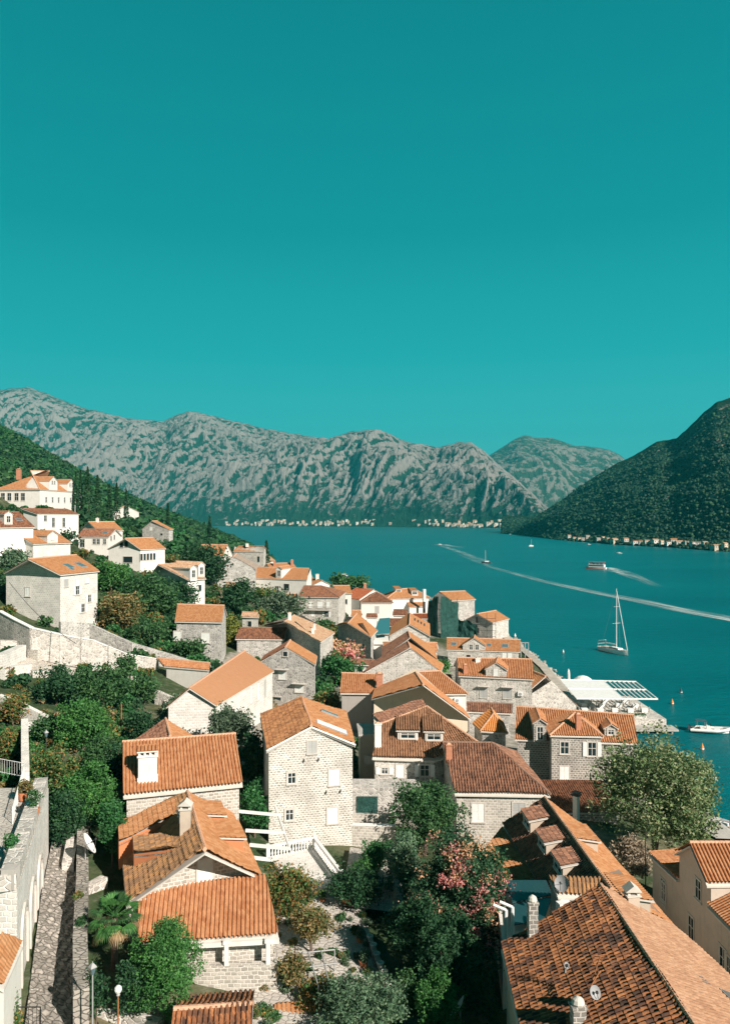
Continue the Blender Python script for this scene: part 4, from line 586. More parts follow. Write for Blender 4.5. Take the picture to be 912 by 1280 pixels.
def add_window(house, a, dr, nr, s, z, w, h, kind, big=1.0):
    """window at distance s along wall start a, centre height z"""
    a = Vector((a[0], a[1], 0)); c = a+dr*s; rz = math.atan2(dr.y, dr.x)
    nm = 'window'
    mb = MB()
    def P(x, y, zz): return c+dr*x+nr*y+Vector((0, 0, zz))
    def bx(m, x, zc, sx, sz, y0, y1, mi=0):
        m.box(P(x, (y0+y1)/2, zc), sx, abs(y1-y0), sz, rz, mi)
    fw = .13
    for sg in (-1, 1): bx(mb, sg*(w/2+fw/2), z, fw, h+2*fw, -.1, .07)
    bx(mb, 0, z+h/2+fw/2, w, fw, -.1, .07); bx(mb, 0, z-h/2-fw/2, w+.34, fw, -.1, .14)
    fr = mb.build(nm, 'frame_stone', house)
    p = MB(); 
    if kind in ('shut', 'canopy'):
        bx(p, 0, z, w-.01, h-.01, -.05, .035)
        for sg in (-1, 1):
            for k in range(int(h/.18)): bx(p, sg*w/4, z-h/2+.12+k*.18, w/2-.14, .05, .03, .05)
        bx(p, 0, z, .03, h, .03, .06)
        p.build('shutter', 'shutter_white' if rnd.random() < .6 else 'shutter_grey', fr)
        if kind == 'canopy':
            q = MB(); q.box(P(0, .35, z+h/2+.35), w+.9, .75, .08, rz); q.build('canopy', 'frame_stone', fr)
    else:
        bx(p, 0, z, w-.01, h-.01, -.06, .006); p.build('pane', 'glass_dark', fr)
        q = MB()
        if kind in ('open', 'arch', 'openshut', 'sash'):
            for sg in (-1, 1): bx(q, sg*(w/2-.035), z, .07, h-.02, .006, .04)
            bx(q, 0, z, .06, h-.02, .006, .04); bx(q, 0, z+h/2-.04, w-.16, .06, .006, .038); bx(q, 0, z-h/2+.04, w-.16, .06, .006, .038)
            bx(q, 0, z+.12, w-.16, .05, .006, .036)
            q.build('sash', 'frame_white', fr)
        if kind == 'openshut':
            for sg in (-1, 1):
                s_ = MB(); bx(s_, sg*(w/2+fw+.27), z, .5, h+.05, .075, .125)
                for k in range(int(h/.2)): bx(s_, sg*(w/2+fw+.27), z-h/2+.15+k*.2, .38, .06, .125, .14)
                s_.build('shutter', 'shutter_white', fr)
    return fr
def chimney(house, p, w, h, kind):
    mb = MB(); x, y, z = p
    if kind in ('brick', 'white', 'stone'):
        m = {'brick': 'brick', 'white': 'plaster_white', 'stone': 'stone_dark'}[kind]
        mb.box((x, y, z-.5), w, w*.8, h+.5, .1, 0, base=True); mb.box((x, y, z+h), w*1.18, w*.98, .12, .1, 0, base=True)
        c = mb.build('chimney', m, house); q = MB()
        if kind == 'stone':
            q.lathe((x, y, z+h+.12), [(w*.42, 0), (w*.5, .12), (w*.4, .3), (w*.12, .42)], 10)
            q.build('cowl', 'verge', c)
        else:
            q.box((x, y, z+h+.12), w*.7, w*.5, .18, .1, 0, .7, True); q.build('cowl', 'ridge_tile', c)
    elif kind == 'metal':
        mb.tube([(x, y, z-.4), (x, y, z+h)], w*.3, 8); mb.lathe((x, y, z+h), [(w*.5, .05), (w*.5, .12), (.05, .35)], 8); mb.build('chimney', 'grey_metal', house)
    elif kind == 'house':
        mb.box((x, y, z-.6), w, w*.8, h+.6, .15, 0, base=True); c = mb.build('chimney', 'plaster_beige', house); q = MB()
        q.box((x, y, z+h), w*1.25, w, .08, .15, 0, base=True)
        for sx in (-1, 1): q.box((x+sx*w*.38, y, z+h+.08), w*.2, w*.7, .26, .15, 0, base=True)
        zz = z+h+.34; a = w*.68
        q.face([(x-a, y-a*.8, zz), (x+a, y-a*.8, zz), (x, y-a*.8, zz+.42)]); q.face([(x+a, y+a*.8, zz), (x-a, y+a*.8, zz), (x, y+a*.8, zz+.42)])
        q.face([(x+a, y-a*.8, zz), (x+a, y+a*.8, zz), (x, y+a*.8, zz+.42), (x, y-a*.8, zz+.42)]); q.face([(x-a, y+a*.8, zz), (x-a, y-a*.8, zz), (x, y-a*.8, zz+.42), (x, y+a*.8, zz+.42)])
        q.face([(x-a, y+a*.8, zz), (x+a, y+a*.8, zz), (x+a, y-a*.8, zz), (x-a, y-a*.8, zz)]); q.build('cowl', 'verge', c)
    elif kind == 'bigwhite':
        rz = .25
        mb.box((x, y, z-.8), w+.5, w+.1, .95, rz, 0, base=True); mb.box((x, y, z), w+.35, w, h, rz, 0, base=True)
        c = mb.build('chimney', 'plaster_white', house); q = MB()
        q.box((x, y, z+h), w+.55, w+.2, .14, rz, 0, base=True)
        for k in range(4): 
            dx = (k-1.5)*.48; q.box((x+dx*math.cos(rz), y+dx*math.sin(rz), z+h+.14), .2, w, .3, rz, 0, base=True)
        q.box((x, y, z+h+.44), w+.55, w+.2, .1, rz, 0, base=True); q.build('vent_band', 'plaster_white', c)
        q = MB()
        for k in range(6):
            dx = (k-2.5)*.32
            for sg in (-1, 1):
                cx, cy = x+dx*math.cos(rz), y+dx*math.sin(rz); nx, ny = -math.sin(rz)*sg, math.cos(rz)*sg
                q.tube([(cx, cy, z+h+.86), (cx+nx*.72, cy+ny*.72, z+h+.56)], .15, 6)
        q.build('cowl', 'tiles_ribbed', c)
def dormer(house, f, a3, wallpos, P, w, h, typ, c, roofm, wallm, dist):
    e0, e1 = [V3(p) for p in local(f, c)]; dr = e1-e0; dr.z = 0; dr.normalize(); out = Vector((dr.y, -dr.x, 0))
    rr = {'F': (c[0], c[1]), 'B': (c[1], c[0]), 'R': (c[1], c[1]), 'L': (c[0], c[0])}[f]
    rm = (V3(rr[0])+V3(rr[1]))/2; em = (e0+e1)/2; run = abs((rm-em).dot(out)); rise = rm.z-em.z; g = rise/max(run, .5)
    if wallpos:
        base = V3(a3[0])+dr*P[0]; base.z = P[1]; base += out*.05; zr = em.z+g*.4
        hb = P[1]-zr; h_tot = max(.5, h if typ != 'gablewall' else h)
        # top above the wall
        top = em.z+h-.9; bot = em.z-.6
    else:
        base = V3(P); zr = base.z; top = zr+h; bot = zr-.25
    inn = -out
    zat = (lambda D: base.z+g*D) if not wallpos else (lambda D: em.z+.35*g+g*D)
    mbw = MB(); 
    A = base-dr*(w/2); B = base+dr*(w/2)
    def at(p, D, z): q = p+inn*D; return (q.x, q.y, z)
    if typ == 'shed':
        g2 = min(.18, g*.4); D = (top-zat(0))/max(.12, g-g2); D = min(D, run*.95)
        tz = top+g2*D
        mbw.face([at(A, 0, bot), at(B, 0, bot), at(B, 0, top), at(A, 0, top)])
        mbw.face([at(B, 0, bot), at(B, D, tz-.4), at(B, D, tz), at(B, 0, top)]); mbw.face([at(A, D, tz-.4), at(A, 0, bot), at(A, 0, top), at(A, D, tz)])
        dm = mbw.build('dormer', wallm, house)
        o = .22; sz = top-g2*o+.06
        roof_obj('dormer_roof', [(at(A-dr*o, -o, sz), at(B+dr*o, -o, sz), at(B+dr*o, D+.15, tz+.06), at(A-dr*o, D+.15, tz+.06), roofm)], dm, dist, slab=.12)
        hw = max(.35, top-zr-.35)
        if w > 1.2:
            add_window(house, A, dr, out, w/2, (zr+top)/2+.02, min(w-.5, 1.8), hw*.8, 'open')
    else:
        pk = min(w*.32, 1.9 if typ == 'gablewall' else .9); 
        if typ == 'gablewall': top = max(top-.2, em.z+.5)
        D = (top-zat(0))/max(.12, g); Dr = (top+pk-zat(0))/max(.12, g); D = max(.3, min(D, run*.97)); Dr = max(D, min(Dr, run*.99))
        mbw.face([at(A, 0, bot), at(B, 0, bot), at(B, 0, top), at(base, 0, top+pk), at(A, 0, top)])
        mbw.face([at(B, 0, bot), at(B, D, top-.3), at(B, D, top), at(B, 0, top)]); mbw.face([at(A, D, top-.3), at(A, 0, bot), at(A, 0, top), at(A, D, top)])
        dm = mbw.build('dormer', wallm, house)
        o = .2; k = pk/(w/2); zz = top-o*k+.08
        L0, L1 = at(A-dr*o, -o, zz), at(A-dr*o, D+.25, zz); R0, R1 = at(B+dr*o, -o, zz), at(B+dr*o, D+.25, zz); T0, T1 = at(base, -o, top+pk+.08), at(base, Dr+.2, top+pk+.08)
        roof_obj('dormer_roof', [(L1, L0, T0, T1, roofm), (R0, R1, T1, T0, roofm)], dm, dist, slab=.13)
        caps([(T0, T1)], dm, r=.12)
        if typ == 'gablewall':
            n = 2 if w > 4.4 else 1
            for i in range(n): add_window(house, A, dr, out, w/2+(i-(n-1)/2)*1.5, top-.5, .85, 1.35, 'open' if w > 3.9 else 'shut')
        else: add_window(house, A, dr, out, w/2, (zr+top)/2+.05, w*.5, (top-zr)*.62, 'open')
def skylight(house, f, P, w, h, c):
    e0, e1 = [V3(p) for p in local(f, c)]; dr = (e1-e0).normalized()
    rr = {'F': (c[0], c[1]), 'B': (c[1], c[0]), 'R': (c[1], c[1]), 'L': (c[0], c[0])}[f]
    up = ((V3(rr[0])+V3(rr[1]))/2-(e0+e1)/2); up = (up-dr*up.dot(dr)).normalized(); n = dr.cross(up)
    if n.z < 0: n = -n
    p = V3(P)
    def bx(m, w_, h_, a, b):
        lo = [p+dr*x+up*y+n*a for x, y in ((-w_/2, -h_/2), (w_/2, -h_/2), (w_/2, h_/2), (-w_/2, h_/2))]; hi = [q+n*(b-a) for q in lo]
        m.face(hi); 
        for i in range(4): j = (i+1) % 4; m.face([lo[i], lo[j], hi[j], hi[i]])
    m = MB(); bx(m, w+.12, h+.12, -.05, .17); s = m.build('roof_window', 'grey_metal', house)
    m = MB(); bx(m, w-.04, h-.04, .1, .185); m.build('pane', 'white_paint' if h > 3 else 'glass_sky', s)
def house(key, dt):
    c = dt['c']; typ = dt['t']; cen = np.mean([q[:2] for q in c[2:]], axis=0); dist = cen[1]
    root = empty('house', (cen[0], cen[1], max(dt['zb'], gz(*cen)-1)), dt['L'], 'house')
    zb = dt['zb']; rmt = 'tiles_'+dt['R']; rmt2 = 'tiles_'+dt['RR']
    rm, rp, mm, pm, pp, mp = [V3(q) for q in c]
    # walls
    def ins(p, o=.36):
        d = Vector((p.x-cen[0], p.y-cen[1], 0)); L = d.length; q = Vector((cen[0], cen[1], p.z))+d*(1-o*1.2/L); return q
    K = {'--': ins(mm), '+-': ins(pm), '++': ins(pp), '-+': ins(mp)}
    FC = {'F': ('--', '+-'), 'R': ('+-', '++'), 'B': ('++', '-+'), 'L': ('-+', '--')}
    wb = MB()
    ru = (rp-rm); ru = ru.normalized() if ru.length > .1 else Vector((1, 0, 0))
    for f, (a, b) in FC.items():
        A, B = K[a], K[b]; lo = [(A.x, A.y, zb), (B.x, B.y, zb)]; ta, tb = (A.x, A.y, A.z+.02), (B.x, B.y, B.z+.02)
        gab = (f in 'LR') and typ != 'shed' and not (typ == 'hip' or (typ == 'hip+' and f == 'R') or (typ == 'hip-' and f == 'L'))
        if gab:
            pk = rm+ru*.34 if f == 'L' else rp-ru*.34
            # keep the gable point in the wall plane
            dd = (B-A); dd.z = 0; tpar = (pk-A).dot(dd)/dd.length_squared; q = A+dd*min(.95, max(.05, tpar))
            wb.face([lo[0], lo[1], tb, (q.x, q.y, pk.z-.16), ta])
        else: wb.face([lo[0], lo[1], tb, ta])
    wall = wb.build('wall', dt['W'], root)
    # roof
    jit = .05 if dt['R'] in ('old', 'worn', 'worn2', 'tiles', 'oldbrown') and dist < 110 else 0
    sl = []
    if typ == 'shed': sl = [(mm, pm, rp, rm, rmt)]
    else:
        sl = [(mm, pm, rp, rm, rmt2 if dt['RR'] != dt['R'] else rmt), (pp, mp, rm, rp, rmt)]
        if typ in ('hip', 'hip+'): sl.append((pm, pp, rp, rp, rmt))
        if typ in ('hip', 'hip-'): sl.append((mp, mm, rm, rm, rmt))
    roof = roof_obj('roof', [tuple(tuple(p) for p in q[:4])+(q[4],) for q in sl], root, dist, jit=jit)
    L = [(rm, rp)] if typ != 'shed' else []
    if typ in ('hip', 'hip+'): L += [(rp, pm), (rp, pp)]
    if typ in ('hip', 'hip-'): L += [(rm, mm), (rm, mp)]
    if L: caps(L, roof, 'ridge_dark' if dt['R'] in ('worn', 'brown') and dt['RR'] == dt['R'] else 'ridge_tile', .17 if dist < 120 else .2)
    for f, s, z, w, h, k in dt['win']:
        if not k: continue
        a, b = K[FC[f][0]], K[FC[f][1]]; dr = (b-a); dr.z = 0; dr.normalize(); nr = Vector((dr.y, -dr.x, 0))
        add_window(root, Vector((a.x, a.y, 0)), dr, nr, s, z, w, h, k)
    for it in dt['chi']:
        chimney(root, (it[1], it[2], it[3]), it[4], it[5], it[6])
    for it in dt['dor']:
        f = it[0]; a = K[FC[f][0]]
        if it[6] == 'big':
            continue
        wp = it[6] == 'gablewall'
        dormer(root, f, (a,), wp, it[1:4], it[4], it[5], it[6], c, rmt if f != 'F' else rmt2, 'terracotta_panel' if key == 'dormer_cross' else (dt['W']), dist)
    for it in dt['sky']: skylight(root, it[0], it[1:4], it[4], it[5], c)
    for f, s, z in dt.get('ac', []):
        a, b = K[FC[f][0]], K[FC[f][1]]; dr = (b-a); dr.z = 0; dr.normalize(); nr = Vector((dr.y, -dr.x, 0))
        p = Vector((a.x, a.y, z))+dr*s+nr*.22; rz = math.atan2(dr.y, dr.x)
        m = MB(); m.box(p, .95, .36, .75, rz); u = m.build('air_conditioner', 'white_paint', root)
        m = MB(); q = p+nr*.2; m.tube([q, q+nr*.03], .26, 12); m.build('fan_grille', 'grey_metal', u)
    for f, x, y, z in dt.get('vents', []):
        e0, e1 = [V3(p) for p in local(f, c)]; dr = (e1-e0).normalized(); up = ((rm+rp)/2-(e0+e1)/2); up = (up-dr*up.dot(dr)).normalized(); n = dr.cross(up); n = n if n.z > 0 else -n
        for k in range(4):
            m = MB(); p = Vector((x, y, z))+up*(k-1.5)*1.0+n*.15
            q = [p+dr*a_+up*b_ for a_, b_ in ((-2.4, -.18), (2.4, -.18), (2.4, .18), (-2.4, .18))]; m.slab([tuple(v) for v in q], .2); m.build('roof_vent', 'dark_metal', root)
    for f, s0, s1, z in dt['bal']:
        a, b = K[FC[f][0]], K[FC[f][1]]; dr = (b-a); dr.z = 0; dr.normalize(); nr = Vector((dr.y, -dr.x, 0)); rz = math.atan2(dr.y, dr.x)
        p = Vector((a.x, a.y, z-.2))+dr*(s0+s1)/2+nr*.6; m = MB(); m.box(p, s1-s0, 1.2, .2, rz); bl = m.build('balcony', 'frame_stone', root)
        m = MB(); m.box(p+nr*.55+Vector((0, 0, 1.0)), s1-s0, .06, .06, rz)
        for k in range(int((s1-s0)/.25)+1): m.box(p+nr*.55+dr*(k*.25-(s1-s0)/2)+Vector((0, 0, .5)), .04, .04, 1.0, rz)
        m.build('railing', 'black_iron', bl)
    return root, K, roof

BUILT = {}
for k_, d_ in HOUSES.items(): BUILT[k_] = house(k_, d_)

# ---- the old brown roofed house (hipped front, two shed dormers): its own roof planes
OB = {'A': (2.01, 97.57, 14.08), 'B': (8.07, 100.58, 15.59), 'C': (14.15, 94.36, 12.48), 'D': (8.34, 92.06, 11.33), 'E': (0.87, 92.41, 11.51), 'F': (1.06, 101.72, 14.20), 'G': (7.76, 104.14, 15.70)}
r_ = empty('house', (OB['E'][0]+3, OB['E'][1]+5, 5), 'old stone house with brown hipped tile roof holding two shed dormers side by side', 'house')
w_ = MB(); A_, B_ = V3(OB['E'])+Vector((.3, .35, 0)), V3(OB['D'])+Vector((-.1, .35, 0)); zt = min(A_.z, B_.z)-.1
w_.face([(A_.x, A_.y, 3), (B_.x, B_.y, 3), (B_.x, B_.y, zt+.1), (A_.x, A_.y, zt+.1)]); w_.face([(A_.x, A_.y+13, 3), (A_.x, A_.y, 3), (A_.x, A_.y, zt+.1), (A_.x, A_.y+4.5, OB['A'][2]-.2), (A_.x, A_.y+13, OB['A'][2]-.2)])
C_ = V3(OB['C']); w_.face([(B_.x, B_.y, 3), (C_.x-.2, C_.y+1.5, 3), (C_.x-.2, C_.y+1.5, C_.z-.2), (B_.x, B_.y, zt+.1)])
w_.build('wall', 'stone_light', r_)
rf_ = roof_obj('roof', [(OB['E'], OB['D'], OB['B'], OB['A'], 'tiles_oldbrown'), (OB['D'], OB['C'], OB['B'], OB['B'], 'tiles_oldbrown'), (OB['F'], OB['A'], OB['B'], OB['G'], 'tiles_worn')], r_, 92, jit=.05)
caps([(OB['A'], OB['B']), (OB['B'], OB['C'])], rf_, 'ridge_tile', .16)
for (x0, y0, z0, w, h) in ((*(5.29, 94.86, 12.73), 2.5, 1.25), (*(8.48, 94.61, 12.60), 2.2, 1.35)):
    dormer(r_, 'F', None, False, (x0, y0, z0), w, h, 'shed', [OB['A'], OB['B'], OB['E'], OB['D'], OB['B'], OB['A']], 'tiles_oldbrown', 'plaster_white', 92)
dr_ = (B_-A_); dr_.z = 0; L_ = dr_.length; dr_.normalize(); nr_ = Vector((dr_.y, -dr_.x, 0))
for fx, z, w, h, k in ((.17, zt-1.5, .8, .8, 'openshut'), (.43, zt-1.5, .9, 1.5, 'shut'), (.85, zt-1.4, 1.1, 1.4, 'openshut')):
    add_window(r_, Vector((A_.x, A_.y, 0)), dr_, nr_, L_*fx, z, w, h, k)
chimney(r_, (1.57, 94.11, 12.36), .8, 2.6, 'brick' if False else 'white')

# ---- parts added to single houses
def on(key): return BUILT[key][0]
def lean_roof(root, e0, e1, r1, r0, mt, dist, name='lower_roof', wall=None, zb=None, jit=0):
    o = roof_obj(name, [(e0, e1, r1, r0, mt)], root, dist, jit=jit)
    if wall:
        m = MB(); pts = [V3(e0), V3(e1), V3(r1), V3(r0)]; cx = sum(p.x for p in pts)/4; cy = sum(p.y for p in pts)/4
        q = [Vector((cx+(p.x-cx)*.93, cy+(p.y-cy)*.93, p.z-.12)) for p in pts]
        for i in range(4):
            a, b = q[i], q[(i+1) % 4]; m.face([(a.x, a.y, zb), (b.x, b.y, zb), tuple(b), tuple(a)])
        m.build('lower_wall', wall, root)
    return o
# right house: wings with lower roofs on the same shaded wall plane
kw = BUILT['right_house'][1]; a_, b_ = kw['-+'], kw['--']; d_ = (b_-a_); d_.z = 0; d_.normalize(); n_ = Vector((d_.y, -d_.x, 0))
rh = on('right_house')
def wp(s, z): p = a_+d_*s; return (p.x, p.y, z)
ze_ = a_.z
m = MB(); z0 = -1
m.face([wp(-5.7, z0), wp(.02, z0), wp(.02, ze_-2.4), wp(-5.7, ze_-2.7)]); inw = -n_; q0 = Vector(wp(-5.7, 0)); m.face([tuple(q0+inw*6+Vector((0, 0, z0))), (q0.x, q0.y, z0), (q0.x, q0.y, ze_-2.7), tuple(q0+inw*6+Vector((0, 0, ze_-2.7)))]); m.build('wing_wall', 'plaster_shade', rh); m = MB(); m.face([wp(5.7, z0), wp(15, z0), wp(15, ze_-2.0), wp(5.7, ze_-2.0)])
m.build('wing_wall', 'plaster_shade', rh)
def wi(s, dpt, z): p = a_+d_*s+inw*dpt; return (p.x, p.y, z)
roof_obj('wing_roof', [(wi(-5.9, -.3, ze_-2.6), wi(-.05, -.3, ze_-2.3), wi(-.05, 5, ze_-1.9), wi(-5.9, 5, ze_-2.2), 'tiles_ribbed')], rh, 66)
roof_obj('wing_roof', [(wi(5.6, -.3, ze_-1.8), wi(15, -.3, ze_-1.8), wi(15, 7, ze_+1.4), wi(5.6, 7, ze_+1.6), 'tiles_ribbed')], rh, 66)
for s, z, w, h, k in ((-3.4, 5.6, 1.0, 2.0, 'open'), (8.6, 5.2, 1.1, 1.9, 'open')): add_window(rh, Vector((a_.x, a_.y, 0)), d_, n_, s, z, w, h, k)
m = MB(); m.tube([wp(-7.4, ze_-1.1), wp(-7.4, z0)], .06, 6); m.build('downpipe', 'dark_metal', rh)
# waterfront house: projecting bay, ribbed lean-to roof in front, balcony rail
wf = on('waterfront')
c_ = HOUSES['waterfront']['c']
BAY = [(25.05, 104.37, 10.70), (32.20, 103.79, 10.70), (29.45, 108.08, 12.80)]
b0, b1, bt = [V3(p) for p in BAY]; bd = (b1-b0); bd.z = 0; bl_ = bd.length; bd.normalize(); bn = Vector((bd.y, -bd.x, 0))
roof_obj('bay_roof', [(tuple(b0), tuple(b1), tuple(bt), tuple(bt), 'tiles_ribbed'), (tuple(b1), tuple(b1-bn*6), tuple(bt-bn*1), tuple(bt), 'tiles_ribbed'), (tuple(b0-bn*6), tuple(b0), tuple(bt), tuple(bt-bn*1), 'tiles_ribbed')], wf, 112)
caps([(tuple(b0), tuple(bt)), (tuple(b1), tuple(bt))], wf, 'ridge_tile', .18)
m = MB(); p0, p1 = b0+bd*.3-bn*.3, b1-bd*.3-bn*.3
m.face([(p0.x, p0.y, -.5), (p1.x, p1.y, -.5), (p1.x, p1.y, 10.75), (p0.x, p0.y, 10.75)])
for p, s in ((p0, 1), (p1, -1)):
    q = p-bn*5; m.face([(p.x, p.y, -.5), (q.x, q.y, -.5), (q.x, q.y, 10.75), (p.x, p.y, 10.75)][::-s])
m.build('bay_wall', 'stone_dark', wf)
for s, z, w, h, k in ((1.75, 9.0, 1.15, 1.7, 'open'), (5.4, 8.9, 1.15, 1.9, 'openshut'), (1.75, 5.6, 1.2, 1.7, 'shut')): add_window(wf, Vector((p0.x, p0.y, 0)), bd, bn, s, z, w, h, k)
chimney(wf, (29.17, 105.27, 11.60), .7, 1.7, 'brick')
m = MB(); 
for dz in (0, .35, .7): m.tube([(21.26, 108.00, 7.60)[:2]+(6.9+dz,), (25.94, 106.89, 7.60)[:2]+(6.9+dz,)], .03, 5)
m.build('balcony_railing', 'white_paint', wf)
lean_roof(wf, (23.27, 95.48, 3.60), (31.73, 95.48, 3.60), (32.14, 104.25, 4.60), (23.46, 104.25, 4.60), 'tiles_brown', 100, wall='stone_dark', zb=-.5)
s1 = empty('shed', (22.90, 113.31, 4.00), 'low lean-to with short orange roof and a glazed front below the waterfront house balcony', 'shed')
lean_roof(s1, (20.10, 107.22, 5.60), (24.32, 107.57, 5.60), (24.23, 109.71, 6.40), (19.54, 109.71, 6.40), 'tiles_orange', 105, 'roof', 'plaster_grey', 1)
m = MB(); m.tube([(25.59, 93.23, 3.00), (25.59, 93.23, 3.00)[:2]+(6.6,)], .42, 4); ch = m.build('chimney', 'plaster_white'); tag(ch, 'free standing white chimney shaft with dark cap beside the huge spreading tree', 'chimney')
m = MB(); q = (25.59, 93.23, 3.00); m.box((q[0], q[1], 6.6), 1.0, 1.0, .12, .7, 0, base=True); m.box((q[0], q[1], 6.9), .9, .9, .1, .7, 0, 1, True); m.build('cowl', 'dark_metal', ch)
# cross gable with brick-coloured cheeks: two wide dormers on the left slope
dc = on('dormer_cross')
def flatdormer(root, f0, f1, r1, r0, zfoot, roofm, wallm, dist):
    """front edge f0-f1 (near to far) at eave, back edge r0-r1 on the main slope"""
    f0, f1, r0, r1 = V3(f0), V3(f1), V3(r0), V3(r1); m = MB()
    for a, b in ((f0, r0), (f1, r1)): m.face([(a.x, a.y, zfoot), (b.x, b.y, b.z-.3), (b.x, b.y, b.z-.05), (a.x, a.y, a.z-.1)])
    m.face([(f0.x, f0.y, zfoot), (f1.x, f1.y, zfoot), (f1.x, f1.y, f1.z-.1), (f0.x, f0.y, f0.z-.1)])
    d = m.build('dormer', wallm, root)
    roof_obj('dormer_roof', [(tuple(f1), tuple(f0), tuple(r0), tuple(r1), roofm)], d, dist, jit=.03); return d
flatdormer(dc, (-17.96, 59.77, 14.10), (-18.97, 62.79, 14.10), (-13.56, 61.10, 15.40), (-13.91, 58.07, 15.20), 11.7, 'tiles_worn2', 'terracotta_panel', 60)
flatdormer(dc, (-19.86, 62.09, 14.00), (-21.28, 66.21, 14.00), (-15.68, 67.48, 16.10), (-15.28, 64.35, 15.60), 11.7, 'tiles_orange', 'terracotta_panel', 64)
chimney(dc, (-14.59, 61.96, 14.70), .8, 1.5, 'house')
# netted house: scaffold and nets
def scaffold(label, root_pt, quads, lab_net):
    r = empty('scaffold', root_pt, label, 'scaffold'); m = MB()
    for (p, q, zt) in quads:
        p, q = V3(p), V3(q); L = (q-p).length; n = max(2, int(L/2.2))
        for i in range(n+1):
            a = p.lerp(q, i/n); m.tube([(a.x, a.y, p.z-1), (a.x, a.y, zt+.6)], .07, 5)
        z = p.z+1.6
        while z < zt: m.tube([(p.x, p.y, z), (q.x, q.y, z)], .06, 5); z += 1.9
    m.build('scaffold_tube', 'dark_metal', r); return r
def netsheet(root, p, q, zt0, zt1, zb, seed=1, n=26):
    p, q = np.array(p, float), np.array(q, float); d = (q-p)[:2]; L = np.hypot(*d); nr = np.array([d[1], -d[0]])/L
    S, Tt = np.meshgrid(np.linspace(0, 1, n), np.linspace(0, 1, n)); off = .55+.45*fbm(S*5, Tt*2.5, 4, seed)*1.6
    zt = zt0+(zt1-zt0)*S+.35*np.sin(S*9+seed); Z = zb+(zt-zb)*Tt
    X = p[0]+d[0]*S+nr[0]*off; Y = p[1]+d[1]*S+nr[1]*off; idx = np.arange(n*n).reshape(n, n)
    F = np.stack([idx[:-1, :-1], idx[:-1, 1:], idx[1:, 1:], idx[1:, :-1]], -1).reshape(-1, 4)
    return np_mesh('safety_net', np.stack([X, Y, Z], -1).reshape(-1, 3), F, 'netting', root, smooth=True)
N1 = [(20.25, 243.00, 2.03), (23.15, 239.00, 2.16), (29.11, 243.00, 2.79)]
sc = scaffold('scaffolding hung with dark green netting on the tallest netted house', N1[0][:2]+(3,), [(N1[0][:2]+(3,), N1[1][:2]+(3,), 15.0), (N1[1][:2]+(3,), N1[2][:2]+(3,), 14.5)], '')
netsheet(sc, N1[0][:2]+(0,), N1[1][:2]+(0,), 14.2, 16.6, 1.5, 2); netsheet(sc, N1[1][:2]+(0,), N1[2][:2]+(0,), 16.6, 13.6, 1.5, 5)
N2 = [(29.11, 243.00, 2.79), (35.25, 240.00, 3.25)]
sc = scaffold('lower scaffolding with torn dark green netting behind the long roof with three roof windows', N2[0][:2]+(2,), [(N2[0][:2]+(2,), N2[1][:2]+(2,), 8.5)], '')
netsheet(sc, N2[0][:2]+(0,), N2[1][:2]+(0,), 9.0, 7.6, 1, 9)
N3 = [(35.84, 244.00, 2.64), (41.26, 243.00, 2.79)]
scaffold('bare scaffold poles against the stone gable at the edge of the sea', N3[0][:2]+(2,), [(N3[0][:2]+(1.5,), N3[1][:2]+(1.5,), 10.0)], '')
# tall white chimney pipe left of the nets
p = (20.14, 262.00, 2.88); m = MB(); m.tube([(p[0], p[1], 3), (p[0], p[1], 12.2)], .45, 10); c0 = m.build('chimney_pipe', 'dark_metal'); tag(c0, 'tall free standing flue, dark below and white at its top, left of the netted house', 'chimney')
m = MB(); m.tube([(p[0], p[1], 12.2), (p[0], p[1], 16.4)], .62, 10); m.build('flue_top', 'white_paint', c0)
# teal covered roof terrace
tr = empty('roof_terrace', (4.07, 186.00, 10.94), 'flat roof terrace under a curved teal cover and white walls in the town centre', 'terrace')
m = MB(); m.slab([(1.97, 189.31, 11.80), (6.20, 192.00, 11.80), (7.01, 217.18, 12.40), (4.04, 215.41, 12.40)], .15); m.build('cover', 'teal_cover', tr)
m = MB(); q = (1.58, 189.47, 10.00); m.box((q[0]+1.8, q[1]+2, 4), 5.0, 8, 6.5, 0, base=True); m.box((q[0]+1.8, q[1]-2.3, 10.2), 4.8, .3, 1.0, 0); m.build('wall', 'plaster_white', tr)
# low flat house between town roofs with green door (right of the tall stone house)
fh = empty('house', (0.66, 105.29, 6.00), 'narrow grey flat roofed house with a little balcony, right of the tall cream house', 'house')
m = MB(); q = (0.62, 98.95, 6.50); m.box((q[0]+.3, q[1]+2.5, 4), 3.4, 5, 8.2, .05, base=True); m.build('wall', 'plaster_beige', fh)
m = MB(); m.box((q[0]+.3, q[1]+2.5, 12.2), 3.8, 5.4, .25, .05, base=True); m.build('roof', 'concrete', fh)
m = MB(); m.box((q[0]+.6, q[1]-.6, 9.0), 2.6, 1.2, .2, .05); b_l = m.build('balcony', 'concrete', fh)
m = MB(); m.box((q[0]+.6, q[1]-1.15, 9.5), 2.6, .08, 1.0, .05); m.build('railing', 'concrete', b_l)
add_window(fh, Vector((q[0]-1.3, q[1], 0)), Vector((1, .05, 0)).normalized(), Vector((.05, -1, 0)).normalized(), 1.2, 7.4, 1.0, 1.5, 'open')
add_window(fh, Vector((q[0]-1.3, q[1], 0)), Vector((1, .05, 0)).normalized(), Vector((.05, -1, 0)).normalized(), 2.2, 10.6, .7, 1.2, 'open')
